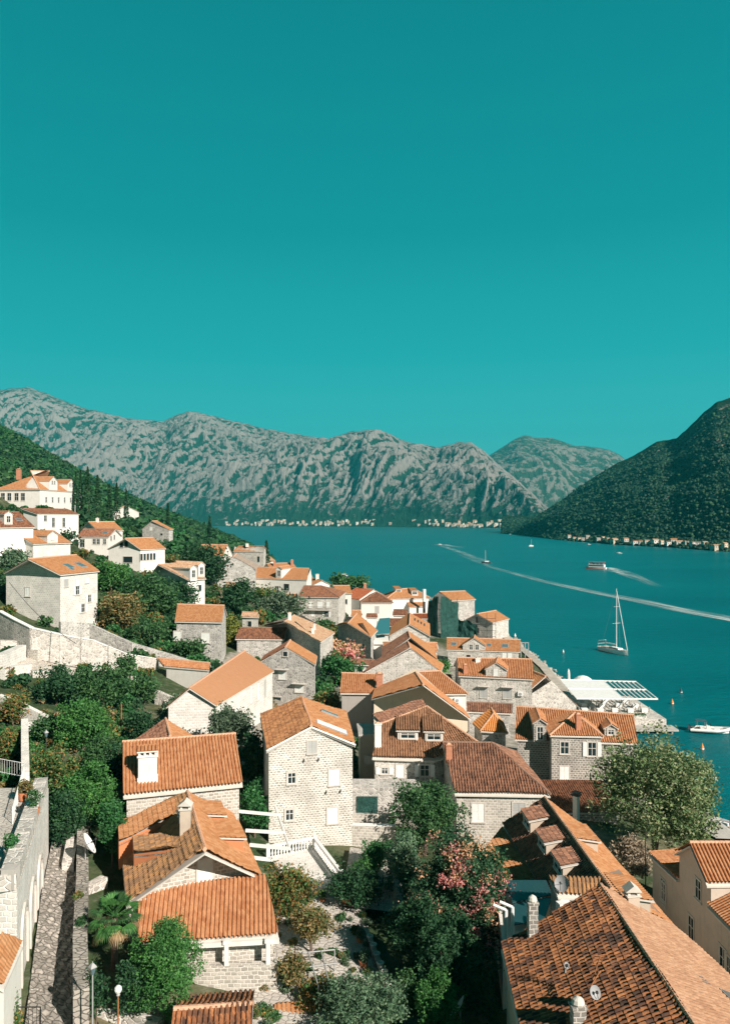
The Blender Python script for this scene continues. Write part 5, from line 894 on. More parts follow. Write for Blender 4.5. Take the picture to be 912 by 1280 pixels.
# alley wall with dark green door
al = empty('house', (0.39, 93.33, 5.00), 'shaded low house wall with a dark green garage door behind the white capped courtyard wall', 'house')
m = MB(); q = (1.75, 88.17, 6.20); m.box((q[0], q[1]+2, 3.5), 9.5, 3, 5.6, -.02, base=True); m.build('wall', 'stone_grey', al)
m = MB(); m.box((q[0]-1.5, q[1]+.45, 6.9), 2.4, .1, 2.4, -.02); m.build('door', 'netting', al)

# ---- flat roofed white terrace house by the foreground roof
gt = empty('house', (13.46, 66.61, 6.00), 'white terrace house with flat teal glass roof panels and pipes beside the nearest roof', 'house')
m = MB(); P4 = [(9.90, 55.27, 9.60), (12.88, 57.22, 9.60), (15.40, 63.17, 9.60), (10.82, 64.14, 9.60)]
m.slab(P4, 6.5); m.build('wall', 'plaster_white', gt)
m = MB(); m.slab([(11.39, 59.45, 10.40), (14.80, 60.72, 10.40), (14.77, 62.72, 10.60), (11.50, 62.72, 10.60)], .08); m.slab([(10.90, 56.54, 10.20), (13.40, 57.45, 10.20), (14.79, 60.66, 10.30), (11.45, 59.40, 10.30)], .08); m.build('glass_roof', 'glass_teal', gt)
m = MB(); 
for px_ in ((10.25, 55.91, 9.60), (10.80, 56.34, 9.60)): m.tube([px_, px_[:2]+(11.6,)], .13, 8); m.tube([px_[:2]+(11.6,), (px_[0]-.9, px_[1]+.2, 11.9)], .11, 8)
m.build('pipe', 'white_paint', gt)
m = MB(); q = (14.76, 57.12, 11.20); m.box(q, 1.0, .6, .8, .3); m.build('air_conditioner', 'white_paint', gt)
sh = empty('shed', (17.38, 64.42, 9.00), 'little lean-to with striped old tiles and a satellite dish, wedged against the nearest roof', 'shed')
roof_obj('roof', [((14.42, 57.44, 12.00), (17.60, 57.07, 12.00), (17.84, 57.86, 13.00), (13.92, 58.12, 13.00), 'tiles_worn2')], sh, 60, jit=.04)
m = MB(); q = [(14.50, 57.52, 11.90), (17.54, 57.27, 11.90), (17.71, 57.81, 12.90), (14.03, 58.07, 12.90)]
for i in range(4): a, b = q[i], q[(i+1) % 4]; m.face([a[:2]+(6,), b[:2]+(6,), b, a])
m.build('wall', 'plaster_grey', sh)
# bright strip roofs along the left foot of the shaded slope
lo = on('dark_dormers')
lean_roof(lo, (11.27, 72.12, 9.20), (12.01, 62.64, 9.20), (14.42, 64.07, 9.70), (13.53, 75.95, 9.70), 'tiles_orange', 68, 'lower_roof', 'plaster_beige', 3)

def sat_dish(loc, rad, az, pole, label, pole_m='grey_metal'):
    r = empty('satellite_dish', loc, label, 'dish'); x, y, z = loc
    m = MB(); m.tube([(x, y, z), (x, y, z+pole)], .045, 6); m.build('pole', pole_m, r)
    c = Vector((x, y, z+pole)); d = Vector((math.cos(az)*.85, math.sin(az)*.85, .5)).normalized(); a = d.cross(Vector((0, 0, 1))).normalized(); b = a.cross(d)
    m = MB(); n = 20; pr = None
    for i in range(6):
        rr = rad*i/5; ring = [c+a*rr*math.cos(2*math.pi*k/n)+b*rr*1.08*math.sin(2*math.pi*k/n)+d*(.1+rr*rr/rad*.32) for k in range(n)]
        if pr: 
            for k in range(n): j = (k+1) % n; m.face([pr[k], pr[j], ring[j], ring[k]]); m.face([q-d*.03 for q in (ring[k], ring[j], pr[j], pr[k])])
        pr = ring
    ds = m.build('dish', 'white_paint' if rad > .6 else 'rubber_grey', r)
    m = MB(); tip = c+d*(rad*1.1); m.tube([c-b*rad*.9+d*.3, tip], .02, 5); m.tube([c+d*.05, tip], .015, 5); m.box(tip, .12, .12, .12); m.build('receiver_arm', 'dark_metal', ds); return r
sat_dish((-22.38, 61.57, 10.50), .85, .25, 3.4, 'large white satellite dish on a tall pole above the stone lane wall')
sat_dish((14.70, 57.15, 12.20), .55, -2.2, .7, 'grey satellite dish on the striped lean-to roof')
sat_dish((12.16, 40.96, 14.40), .32, -1.2, .4, 'small silver satellite dish low on the nearest roof')
sat_dish((6.24, 50.37, 7.00), .75, 2.6, .9, 'white satellite dish cut by the bottom edge near the bright green shrub')
sat_dish((11.09, 42.57, 14.90), .16, -1.2, .4, 'tiny grey vent disc standing on the middle of the nearest roof')
# roof aerial and cowl on the nearest roof
m = MB(); q = (12.62, 41.91, 14.90); m.tube([(q[0]-.5, q[1]-.6, q[2]), (q[0]+.2, q[1], q[2]+.5)], .035, 5); m.tube([(q[0]-.2, q[1], q[2]), (q[0]+.3, q[1]+.2, q[2]+1.3)], .03, 5)
for k in range(6): m.tube([(q[0]+.05*k-.3, q[1]+.1, q[2]+.75+.1*k), (q[0]+.05*k+.3, q[1]+.25, q[2]+.75+.1*k)], .018, 4)
tag(m.build('aerial', 'rust'), 'rusty television aerial lying over the middle of the nearest roof', 'aerial')

# ------------------------------------------------------------------ bottom left: terrace building, lane, walls
tb = empty('terrace_building', (-27, 55, 9), 'stone terrace building with sunlit blind arches, balustrade and coping, lower left corner', 'building')
TA, TB_ = (-21.14, 46.75, 17.50), (-26.53, 64.48, 17.50)
tA, tB2 = V3(TA), V3(TB_); td = (tB2-tA); TL_ = td.length; td.normalize(); tn = Vector((td.y, -td.x, 0))    # tn points to the lane (right)
if tn.x < 0: tn = -tn
m = MB(); zl = 7.5
m.face([(tB2.x, tB2.y, zl), (tA.x, tA.y, zl), (tA.x, tA.y, 17.5), (tB2.x, tB2.y, 17.5)][::-1])
m.face([(tA.x-16, tA.y+.6, zl), (tA.x, tA.y, zl), (tA.x, tA.y, 17.5), (tA.x-16, tA.y+.6, 17.5)])
m.face([(tB2.x, tB2.y, zl), (tB2.x-16, tB2.y, zl), (tB2.x-16, tB2.y, 17.5), (tB2.x, tB2.y, 17.5)])
m.build('wall', 'stone_white', tb)
m = MB(); m.face([(tA.x-16, tA.y+.6, 17.5), (tA.x, tA.y, 17.5), (tB2.x, tB2.y, 17.5), (tB2.x-17, tB2.y, 17.5)]); m.build('floor', 'paving', tb)
m = MB(); # thick sloping coping parapet
for i in range(14):
    p = tA.lerp(tB2, i/14); q = tA.lerp(tB2, (i+.96)/14); c = (p+q)/2-tn*.55; m.box((c.x, c.y, 17.95), 1.0, (q-p).length, .95+.05*(i % 2), math.atan2(td.y, td.x)-math.pi/2)
m.build('parapet', 'stone_light', tb)
for k in range(3):   # blind arches on the lane side
    m = MB(); s0 = 1.8+k*4.4; w = 2.6; zt = 13.6-k*.3; zb_ = 8.6; pts = []
    for a in range(9): th = math.pi*a/8; pts.append((s0+w/2-w/2*math.cos(th), zt+w/2*math.sin(th)))
    def WP(s, z, o): p = tA+td*s+tn*o; return (p.x, p.y, z)
    ring_o = [(s0-.35, zb_)]+[(s0+w/2+(x-s0-w/2)*1.28, zt+(z-zt)*1.28) for x, z in pts]+[(s0+w+.35, zb_)]; ring_i = [(s0, zb_)]+pts+[(s0+w, zb_)]
    for i in range(len(ring_i)-1):
        m.face([WP(*ring_o[i], .14), WP(*ring_o[i+1], .14), WP(*ring_i[i+1], .14), WP(*ring_i[i], .14)][::-1]); m.face([WP(*ring_o[i], 0), WP(*ring_o[i+1], 0), WP(*ring_o[i+1], .14), WP(*ring_o[i], .14)])
        m.face([WP(*ring_i[i], 0), WP(*ring_i[i+1], 0), WP(*ring_i[i+1], .14), WP(*ring_i[i], .14)])
    m.build('arch', 'frame_stone', tb)
def baluster_row(root, p, q, z, h=.95, n=None, mat='concrete', rail='concrete', name='baluster'):
    p, q = V3(p), V3(q); L = (q-p).length; n = n or int(L/.36); rz = math.atan2((q-p).y, (q-p).x)
    for i in range(n):
        c = p.lerp(q, (i+.5)/n); m = MB(); zz = c.z if z is None else z
        m.lathe((c.x, c.y, zz), [(.09, 0), (.09, .08), (.05, .14), (.10, .32*h), (.05, .62*h), (.08, h-.1), (.08, h-.02)], 8); m.build(name, mat, root, smooth=False)
    m = MB()
    z0 = p.z if z is None else z; z1 = q.z if z is None else z
    a = [(p.x, p.y), (q.x, q.y)]; nn = Vector((-(q-p).y, (q-p).x, 0)).normalized()*.16
    for dz0, dz1 in ((h, h+.14), (-.12, 0)):
        lo = [(p.x-nn.x, p.y-nn.y, z0+dz0), (q.x-nn.x, q.y-nn.y, z1+dz0), (q.x+nn.x, q.y+nn.y, z1+dz0), (p.x+nn.x, p.y+nn.y, z0+dz0)]; hi = [(x, y, zz+dz1-dz0) for x, y, zz in lo]
        m.face(hi); m.face(lo[::-1])
        for i in range(4): j = (i+1) % 4; m.face([lo[i], lo[j], hi[j], hi[i]])
    m.build('rail', rail, root)
baluster_row(tb, (tA.x-9, tA.y+.45, 17.5), (tA.x-1.1, tA.y+.15, 17.5), None, 1.0, 14)
m = MB(); m.box((tA.x-.55, tA.y+.3, 17.5), .8, .8, 1.25, 0, base=True); m.build('corner_post', 'concrete', tb)
def fence_run(label, pts, h, mat, step=.16, group=None):
    r = empty('railing', pts[0], label, 'railing', group); m = MB(); b = MB()
    for p, q in zip(pts[:-1], pts[1:]):
        p, q = V3(p), V3(q); m.tube([p+Vector((0, 0, h)), q+Vector((0, 0, h))], .035, 5); m.tube([p+Vector((0, 0, .1)), q+Vector((0, 0, .1))], .025, 5)
        n = max(2, int((q-p).length/step))
        for i in range(n+1):
            c = p.lerp(q, i/n); b.tube([c, c+Vector((0, 0, h))], .012 if i % n else .035, 4, cap=False)
    m.build('handrail', mat, r); b.build('bars', mat, r); return r
fence_run('white metal railing across the back of the terrace in the lower left', [(-31.98, 66.46, 17.50), (-32.47, 68.35, 17.50), (-29.70, 67.08, 17.50)], 1.25, 'white_paint', .3)
fence_run('white metal railing running down beside the sunlit terrace steps', [(-29.70, 67.08, 17.50), (-26.05, 56.84, 17.50)], 1.25, 'white_paint', .3)
fence_run('black iron railing at the foot of the lane in the bottom left corner', [(-20.28, 43.84, 11.00), (-18.50, 43.84, 11.00), (-18.11, 42.83, 11.00)], 1.2, 'black_iron', .2)
# small tiled roof at the left edge
sr = empty('house', (-22.30, 48.00, 12.00), 'small white house corner with orange tile roof at the left edge of the lane wall', 'house')
roof_obj('roof', [((-19.22, 40.91, 15.20), (-20.06, 45.09, 15.20), (-20.54, 43.53, 16.60), (-20.24, 39.97, 16.60), 'tiles_orange')], sr, 45, jit=.03)
m = MB(); a, b, c = (-19.24, 40.96, 15.00), (-20.16, 45.11, 15.00), (-20.52, 40.96, 15.00)
m.face([a[:2]+(6,), b[:2]+(6,), b, a]); m.face([c[:2]+(6,), a[:2]+(6,), a, c]); m.face([b[:2]+(6,), (-21.05, 44.31, 16.00)[:2]+(6,), (-21.05, 44.31, 16.00)[:2]+(16.2,), b]); m.build('wall', 'plaster_white', sr)
# draped strips: lane and garden paving
def drape(name, Lp, Rp, mat, dz=.12, n=40, kind='structure'):
    Lp, Rp = np.array(Lp, float), np.array(Rp, float); m = 16
    if name == 'lane': n = 160
    tL = np.linspace(0, len(Lp)-1, n); k = np.arange(len(Lp)); LX, LY = np.interp(tL, k, Lp[:, 0]), np.interp(tL, k, Lp[:, 1]); RX, RY = np.interp(tL, k, Rp[:, 0]), np.interp(tL, k, Rp[:, 1])
    f = np.linspace(0, 1, m)[None, :]; X = LX[:, None]*(1-f)+RX[:, None]*f; Y = LY[:, None]*(1-f)+RY[:, None]*f; Z = ground(X, Y)+dz+.35
    if name == 'lane': Z = np.floor(Z/.14)*.14+.05*perlin(X*1.3, Y*1.3, 7)
    idx = np.arange(n*m).reshape(n, m); F = np.stack([idx[:-1, :-1], idx[:-1, 1:], idx[1:, 1:], idx[1:, :-1]], -1).reshape(-1, 4)
    o = np_mesh(name, np.stack([X, Y, Z], -1).reshape(-1, 3), F, mat, uv=np.stack([X, Y], -1).reshape(-1, 2)); tag(o, kind=kind); return o
drape('lane', [(-18.2, 40), (-20.3, 46.2), (-24.6, 58.5), (-27.2, 67)], [(-15.2, 40), (-17.0, 46.2), (-21.9, 58.5), (-25.0, 67)], 'cobble')
drape('garden_path', [(-7.8, 47), (-7.6, 55), (-7.6, 64), (-8, 73)], [(1.4, 47), (1.2, 55), (.2, 64), (-.6, 73)], 'paving')
drape('courtyard', [(-2.2, 66), (-1.8, 72), (-1.5, 78)], [(3.2, 66), (3.6, 72), (4.2, 78)], 'paving', .3)
drape('quay', [(42, 92), (40, 100), (39, 120), (39, 147)], [(47.2, 92), (47, 100), (46.5, 120), (45.8, 147)], 'concrete', .2)
drape('shore_rocks', [(40.5, 150), (44, 180), (45.5, 200), (46, 240), (44, 262), (34, 290), (18, 340)], [(46.6, 150), (48.6, 180), (50.4, 200), (50.6, 240), (50.4, 266), (42.6, 300), (26, 350)], 'rock', -.05)
rk_ = random.Random(14); m = MB()
for k in range(260):
    y_ = rk_.uniform(105, 345); x_ = float(np.interp(y_, SY, SX))+rk_.uniform(-2.2, .8); z_ = gz(x_, y_); sz = rk_.uniform(.3, 1.1); m.box((x_, y_, max(z_, -.2)+.1), sz*1.3, sz, sz*.8, rk_.uniform(0, 3), 0, .65)
tag(m.build('boulders', 'rock'), 'pale boulders tumbled along the waterline below the houses', 'rocks', kind='stuff')
def rubble_wall(label, pts, h, th, mat='stone_light', capm=None, hb=2.0, name='stone_wall', cat='wall', group=None):
    """pts are points on the TOP centre line"""
    m = MB(); r = empty(name, pts[0][:2]+(pts[0][2]-h,), label, cat, group); cp = MB()
    for p, q in zip(pts[:-1], pts[1:]):
        p, q = V3(p), V3(q); d = q-p; d.z = 0; n = Vector((-d.y, d.x, 0)).normalized()*th/2
        a = [p-n, q-n, q+n, p+n]; lo = [(v.x, v.y, v.z-h-hb) for v in a]; hi = [tuple(v) for v in a]
        m.face(hi)
        for i in range(4): j = (i+1) % 4; m.face([lo[i], lo[j], hi[j], hi[i]])
        if capm:
            n2 = n*1.25; a = [p-n2, q-n2, q+n2, p+n2]; lo = [(v.x, v.y, v.z+.004) for v in a]; hi = [(v.x, v.y, v.z+.14) for v in a]; cp.face(hi); cp.face(lo[::-1])
            for i in range(4): j = (i+1) % 4; cp.face([lo[i], lo[j], hi[j], hi[i]])
    m.build('wall_body', mat, r)
    if capm: cp.build('coping', capm, r)
    return r
rubble_wall('lane side retaining wall with irregular stone top and small planters', [(-16.6, 45, 12.5), (-18.9, 51, 12.5), (-21.5, 58.5, 12.6), (-24.6, 67, 13.1), (-25.8, 71, 13.4)], 2.4, .9, 'cobble')
rubble_wall('short stone wall stub beside the satellite dish pole', [(-24.10, 62.36, 12.20), (-25.07, 65.76, 12.60), (-27.07, 68.21, 13.00)], 1.5, .9, 'stone_light')
rubble_wall('stone garden wall with flat top crossing the shade right of the dish pole', [(-22.19, 60.52, 11.00), (-21.24, 62.56, 11.00)], 1.2, .8, 'stone_light')
rubble_wall('rubble wall at the bottom edge below the fan palm', [(-17.20, 48.00, 9.40), (-14.70, 47.69, 9.40), (-12.53, 47.00, 9.40)], 1.2, .5, 'stone_light')
rubble_wall('courtyard wall with long white coping right of the tall cream house', [(-1.50, 80.13, 8.20), (3.65, 79.71, 8.20)], 2, .4, 'stone_warm', 'white_paint')
rubble_wall('upper courtyard wall with a dusty top behind the white coped one', [(-1.45, 81.61, 8.80), (3.06, 81.61, 8.80)], 2, .4, 'stone_warm')
rubble_wall('short upright garden wall with pale top between courtyard and shrubs', [(2.45, 71.38, 8.40), (2.82, 67.67, 8.00)], 2.2, .35, 'stone_warm', 'frame_stone')
rubble_wall('long curving stone retaining wall with a white painted cap, left side', [(-59.85, 126.00, 25.04), (-55.79, 122.84, 24.00), (-52.14, 120.33, 23.08), (-47.99, 120.91, 21.99), (-45.12, 121.67, 21.24), (-43.87, 124.60, 20.40), (-41.88, 125.24, 19.39), (-39.28, 127.41, 17.70), (-36.00, 133.43, 15.82)], 2.6, .6, 'stone_light', 'white_paint')
rubble_wall('dark rubble wall climbing behind the long white capped one', [(-53.19, 134.02, 22.27), (-49.72, 138.76, 21.35), (-46.06, 137.76, 19.91), (-41.44, 136.71, 18.21), (-36.03, 137.82, 16.31), (-29.72, 138.52, 14.17)], 3, .6, 'stone_grey')
rubble_wall('lower rubble terrace wall under the leftmost bushes', [(-45.87, 96.58, 18.07), (-42.34, 95.41, 17.14), (-38.87, 94.24, 15.95)], 1.2, .6, 'stone_white')
rubble_wall('pale dry stone wall above the small grass plot', [(-39.41, 89.44, 16.52), (-36.52, 92.01, 15.75)], 1.4, .5, 'stone_white')
rubble_wall('stone side wall of the garden stair near the left edge', [(-31.46, 71.23, 17.00), (-36.84, 83.23, 18.50)], 3, .7, 'stone_white')
rubble_wall('weathered orange topped wall beside the dark rounded tree', [(-31.19, 114.71, 14.67), (-26.00, 112.96, 12.94), (-21.94, 108.57, 11.50)], 2, .6, 'stone_light')
rubble_wall('stone wall with deep ruined blocks, leftmost on the rubble terraces', [(-52.57, 110.68, 20.63), (-52.97, 118.81, 20.69)], 2, 1.2, 'stone_white')
rubble_wall('square block of ruined wall in the middle of the rubble terraces', [(-51.79, 119.80, 19.78), (-50.59, 123.25, 19.46)], 1.8, 2.0, 'stone_warm')
rubble_wall('pale low wall beside the stone table on the rubble terraces', [(-42.72, 120.62, 17.13), (-43.23, 129.69, 17.71)], 1.5, .8, 'stone_white')
drape('rubble_terrace', [(-51.51, 108.45, 17.97)[:2], (-57.07, 120.15, 19.35)[:2]], [(-40.18, 120.15, 14.97)[:2], (-44.21, 134.31, 15.94)[:2]], 'stone_warm', -.1)
for i_, (P_, Q_, h_, lab_) in enumerate([
    ((-57.55, 121.15, 21.07), (-51.54, 124.95, 19.70), 1.4, 'highest ruined terrace wall below the long white capped wall, left part'),
    ((-50.81, 125.07, 18.89), (-44.71, 127.00, 17.51), 1.0, 'stepped ruined terrace wall behind the stone slab'),
    ((-50.76, 107.34, 18.98), (-49.60, 113.37, 18.74), 1.2, 'ruined terrace wall with pale blocks at the left edge'),
    ((-48.37, 111.61, 18.14), (-43.91, 115.18, 16.96), .9, 'low broken wall just above the row of bushes'),
    ((-40.03, 120.86, 16.33), (-36.27, 121.73, 15.15), 1.2, 'broken rubble wall right of the row of bushes'),
    ((-30.53, 116.76, 13.49), (-25.36, 105.41, 12.00), 1.0, 'crumbling rubble wall climbing behind the small peaked roof')]):
    rubble_wall(lab_, [P_, tuple((a+b)/2+(.25 if k == 2 else 0) for k, (a, b) in enumerate(zip(P_, Q_))), Q_], h_, 1.0, ['stone_light', 'stone_warm', 'stone_white'][i_ % 3])
rb_ = random.Random(4); m = MB()
for k in range(420):
    px = rb_.uniform(0, 1); f_ = rb_.random(); a_, b_ = V3((-60.32, 127.00, 20.16)), V3((-37.47, 123.60, 14.25)); c_, d_ = V3((-50.68, 106.70, 17.77)), V3((-43.61, 136.83, 15.77))
    p = a_.lerp(b_, px).lerp(c_.lerp(d_, px), f_); sz = rb_.uniform(.12, .45); m.box((p.x, p.y, gz(p.x, p.y)+.25), sz*1.4, sz, sz*.8, rb_.uniform(0, 3), 0, .8)
tag(m.build('rubble', 'rock'), 'loose pale rubble lying over the ruined stone terraces', 'rubble', kind='stuff')
st_ = empty('stone_table', (-50.35, 130.63, 17.55), 'weathered stone slab lying on squat stone legs among the rubble terraces', 'slab')
q = V3((-49.38, 128.11, 18.92)); m = MB(); m.box(q, 5.6, 1.6, .28, -.25); m.build('slab', 'stone_warm', st_)
for dx in (-1.6, .4): m = MB(); m.box((q.x+dx, q.y, q.z-1.9), .6, .7, 1.78, .2, base=True); m.build('leg', 'stone_grey', st_)

# tall stone house: stone corbels under its windows and a pale verge along the gable
jj = on('stone_tall'); kj = BUILT['stone_tall'][1]; a_, b_ = kj['-+'], kj['--']; d_ = b_-a_; d_.z = 0; d_.normalize(); n_ = Vector((d_.y, -d_.x, 0)); Lj = (Vector((b_.x, b_.y, 0))-Vector((a_.x, a_.y, 0))).length
for it in HOUSES['stone_tall']['win']:
    f, s_, z_, w, h, k = it
    if k != 'shut' or z_ < 10: continue
    for sg in (-.75, .75):
        p = Vector((a_.x, a_.y, 0))+d_*(s_+sg)+n_*.18; m = MB(); m.box((p.x, p.y, z_-h/2-.55), .16, .42, .18, math.atan2(d_.y, d_.x)); m.build('corbel', 'frame_stone', jj)
cj = HOUSES['stone_tall']['c']
for e_ in (cj[5], cj[2]):
    p, q = V3(cj[0]), V3(e_); m = MB(); o_ = n_*.06; 
    for off in (0,): m.tube([p+o_-Vector((0, 0, .16)), q+o_-Vector((0, 0, .16))], .13, 4)
    m.build('verge', 'plaster_white', jj)

# ------------------------------------------------------------------ plants
def leaves(C, N, size, rng, flat=.25, aspect=.55):
    """C: (N,3) leaf centres -> quad leaves with random attitude"""
    a = rng.normal(size=(N, 3)); a[:, 2] *= .7; a /= np.linalg.norm(a, axis=1)[:, None]
    b = rng.normal(size=(N, 3)); b -= a*np.sum(a*b, 1)[:, None]; b /= np.linalg.norm(b, axis=1)[:, None]
    s = (size*(.6+.8*rng.random(N)))[:, None]
    V = np.stack([C-a*s, C-b*s*aspect, C+a*s, C+b*s*aspect], 1).reshape(-1, 3); F = np.arange(4*N).reshape(N, 4); return V, F
def crown_points(N, rx, ry, rz, nl, rng, rough=.2):
    lob = []
    for i in range(nl):
        d = rng.normal(size=3); d /= np.linalg.norm(d); 
        if d[2] < -.6: d[2] *= -.5
        q = (.15+.22*rng.random()) if nl > 12 else (.32+.26*rng.random()); k = (1.0-q)*(.66+.46*rng.random()); lob.append((d*np.array([rx, ry, rz])*k, q))
    lob.append((np.zeros(3), .56 if nl < 50 else .70))
    lc = np.array([l[0] for l in lob]); lr = np.array([l[1] for l in lob]); p = lr**2; p /= p.sum()
    idx = rng.choice(len(lob), N, p=p); d = rng.normal(size=(N, 3)); d /= np.linalg.norm(d, axis=1)[:, None]
    r = lr[idx]*(1-rough*rng.random(N)**1.5+.18*rng.random(N)**4)
    return lc[idx]+d*(r[:, None])*np.array([rx, ry, rz]), lc
CATN = {'vine': 'vine', 'autumn': 'vine', 'blossom': 'bougainvillea'}
def tree(kind, x, y, z, rx, rz, g, label, seed):
    rng = np.random.default_rng(seed); dist = y; ppm = 767/dist; size = max(.075, 1.5/ppm) if kind != 'big' else .17
    if kind == 'bright': size = max(.07, 1.3/ppm)
    area = math.pi*rx*rz; N = int(min(26000 if kind != 'big' else 42000, 3.3*area/(size*size*.55))); N = max(300, N)
    nm = {'vine': 'vine', 'autumn': 'vine', 'blossom': 'bougainvillea', 'pinkflower': 'flowering_shrub', 'big': 'tree', 'pine': 'pine_tree', 'olive': 'olive_tree'}.get(kind, 'tree' if rz > 2.4 else 'shrub')
    root = empty(nm, (x, y, g), label, nm.replace('_', ' '))
    if kind not in ('big', 'pine', 'autumn') and z-rz > g+.2: top_ = z+rz; z = (top_+g)/2; rz = (top_-g)/2
    tot = 20 if rx < 3 else (34 if kind != 'big' else 70)
    C, lc = crown_points(N, rx*1.02, rx*.95, rz*1.02, tot, rng, .35)
    nc = max(40, N//16); C0, _ = C[:nc].copy(), 0; C = C0[rng.integers(0, nc, N)]+rng.normal(size=(N, 3))*np.array([1, 1, .8])*size*1.9
    C += np.array([x, y, z]); 
    lm = {'dark': 'leaf_dark', 'green': 'leaf_green', 'bright': 'leaf_bright', 'dense': 'leaf_dense', 'olive': 'leaf_olive', 'greyg': 'leaf_greyg', 'vine': 'leaf_vine', 'orangey': 'leaf_orangey', 'autumn': 'leaf_autumn', 'yellow': 'leaf_yellow', 'big': 'leaf_big', 'pinkish': 'leaf_pinkish', 'blossom': 'leaf_blossom', 'pinkflower': 'leaf_green', 'pine': 'leaf_pine'}[kind]
    V, F = leaves(C, N, size, rng); np_mesh('crown', V, F, lm, root)
    m = MB(); zb = g-1.2; tr = max(.06, rx*.06)
    zc = z-rz*.25
    m.tube([(x, y, zb), (x+rx*.03, y, (zb+zc)/2), (x, y+.1, zc)], [tr*1.25, tr, tr*.75], 7)
    for l in lc[:7]:
        q = Vector((x, y, z))+Vector(l)*.95; p0 = Vector((x, y, zc-.15*rz)); m.tube([p0, p0.lerp(q, .5)+Vector((0, 0, -.08*rz)), q], [tr*.55, tr*.38, tr*.15], 5)
    m.build('trunk', 'bark', root)
    if kind in ('blossom', 'pinkflower'):
        n = int(19*area/40) if kind == 'blossom' else 14; k = 0
        for mat, nn in (('petal_pink', n), ('petal_peach', n)):
            Cs = []
            for i in range(nn):
                th = rng.random()*2*math.pi if kind != 'blossom' else (-math.pi/2+rng.normal()*.9); ph = rng.random()*1.9-.75
                dd = np.array([math.cos(th)*math.cos(ph), math.sin(th)*math.cos(ph), math.sin(ph)])
                cc = np.array([x, y, z])+dd*np.array([rx, rx*.95, rz])*(.80+.1*rng.random()); mm = int(40+80*rng.random()); rr = .22+.30*rng.random() if kind == 'blossom' else .8
                Cs.append(cc+rng.normal(size=(mm, 3))*rr*np.array([1, .7, .9]))
            Cs = np.concatenate(Cs); V, F = leaves(Cs, len(Cs), .085 if kind == 'blossom' else .3, rng, aspect=.8); np_mesh('blossom', V, F, mat, root)
    return root
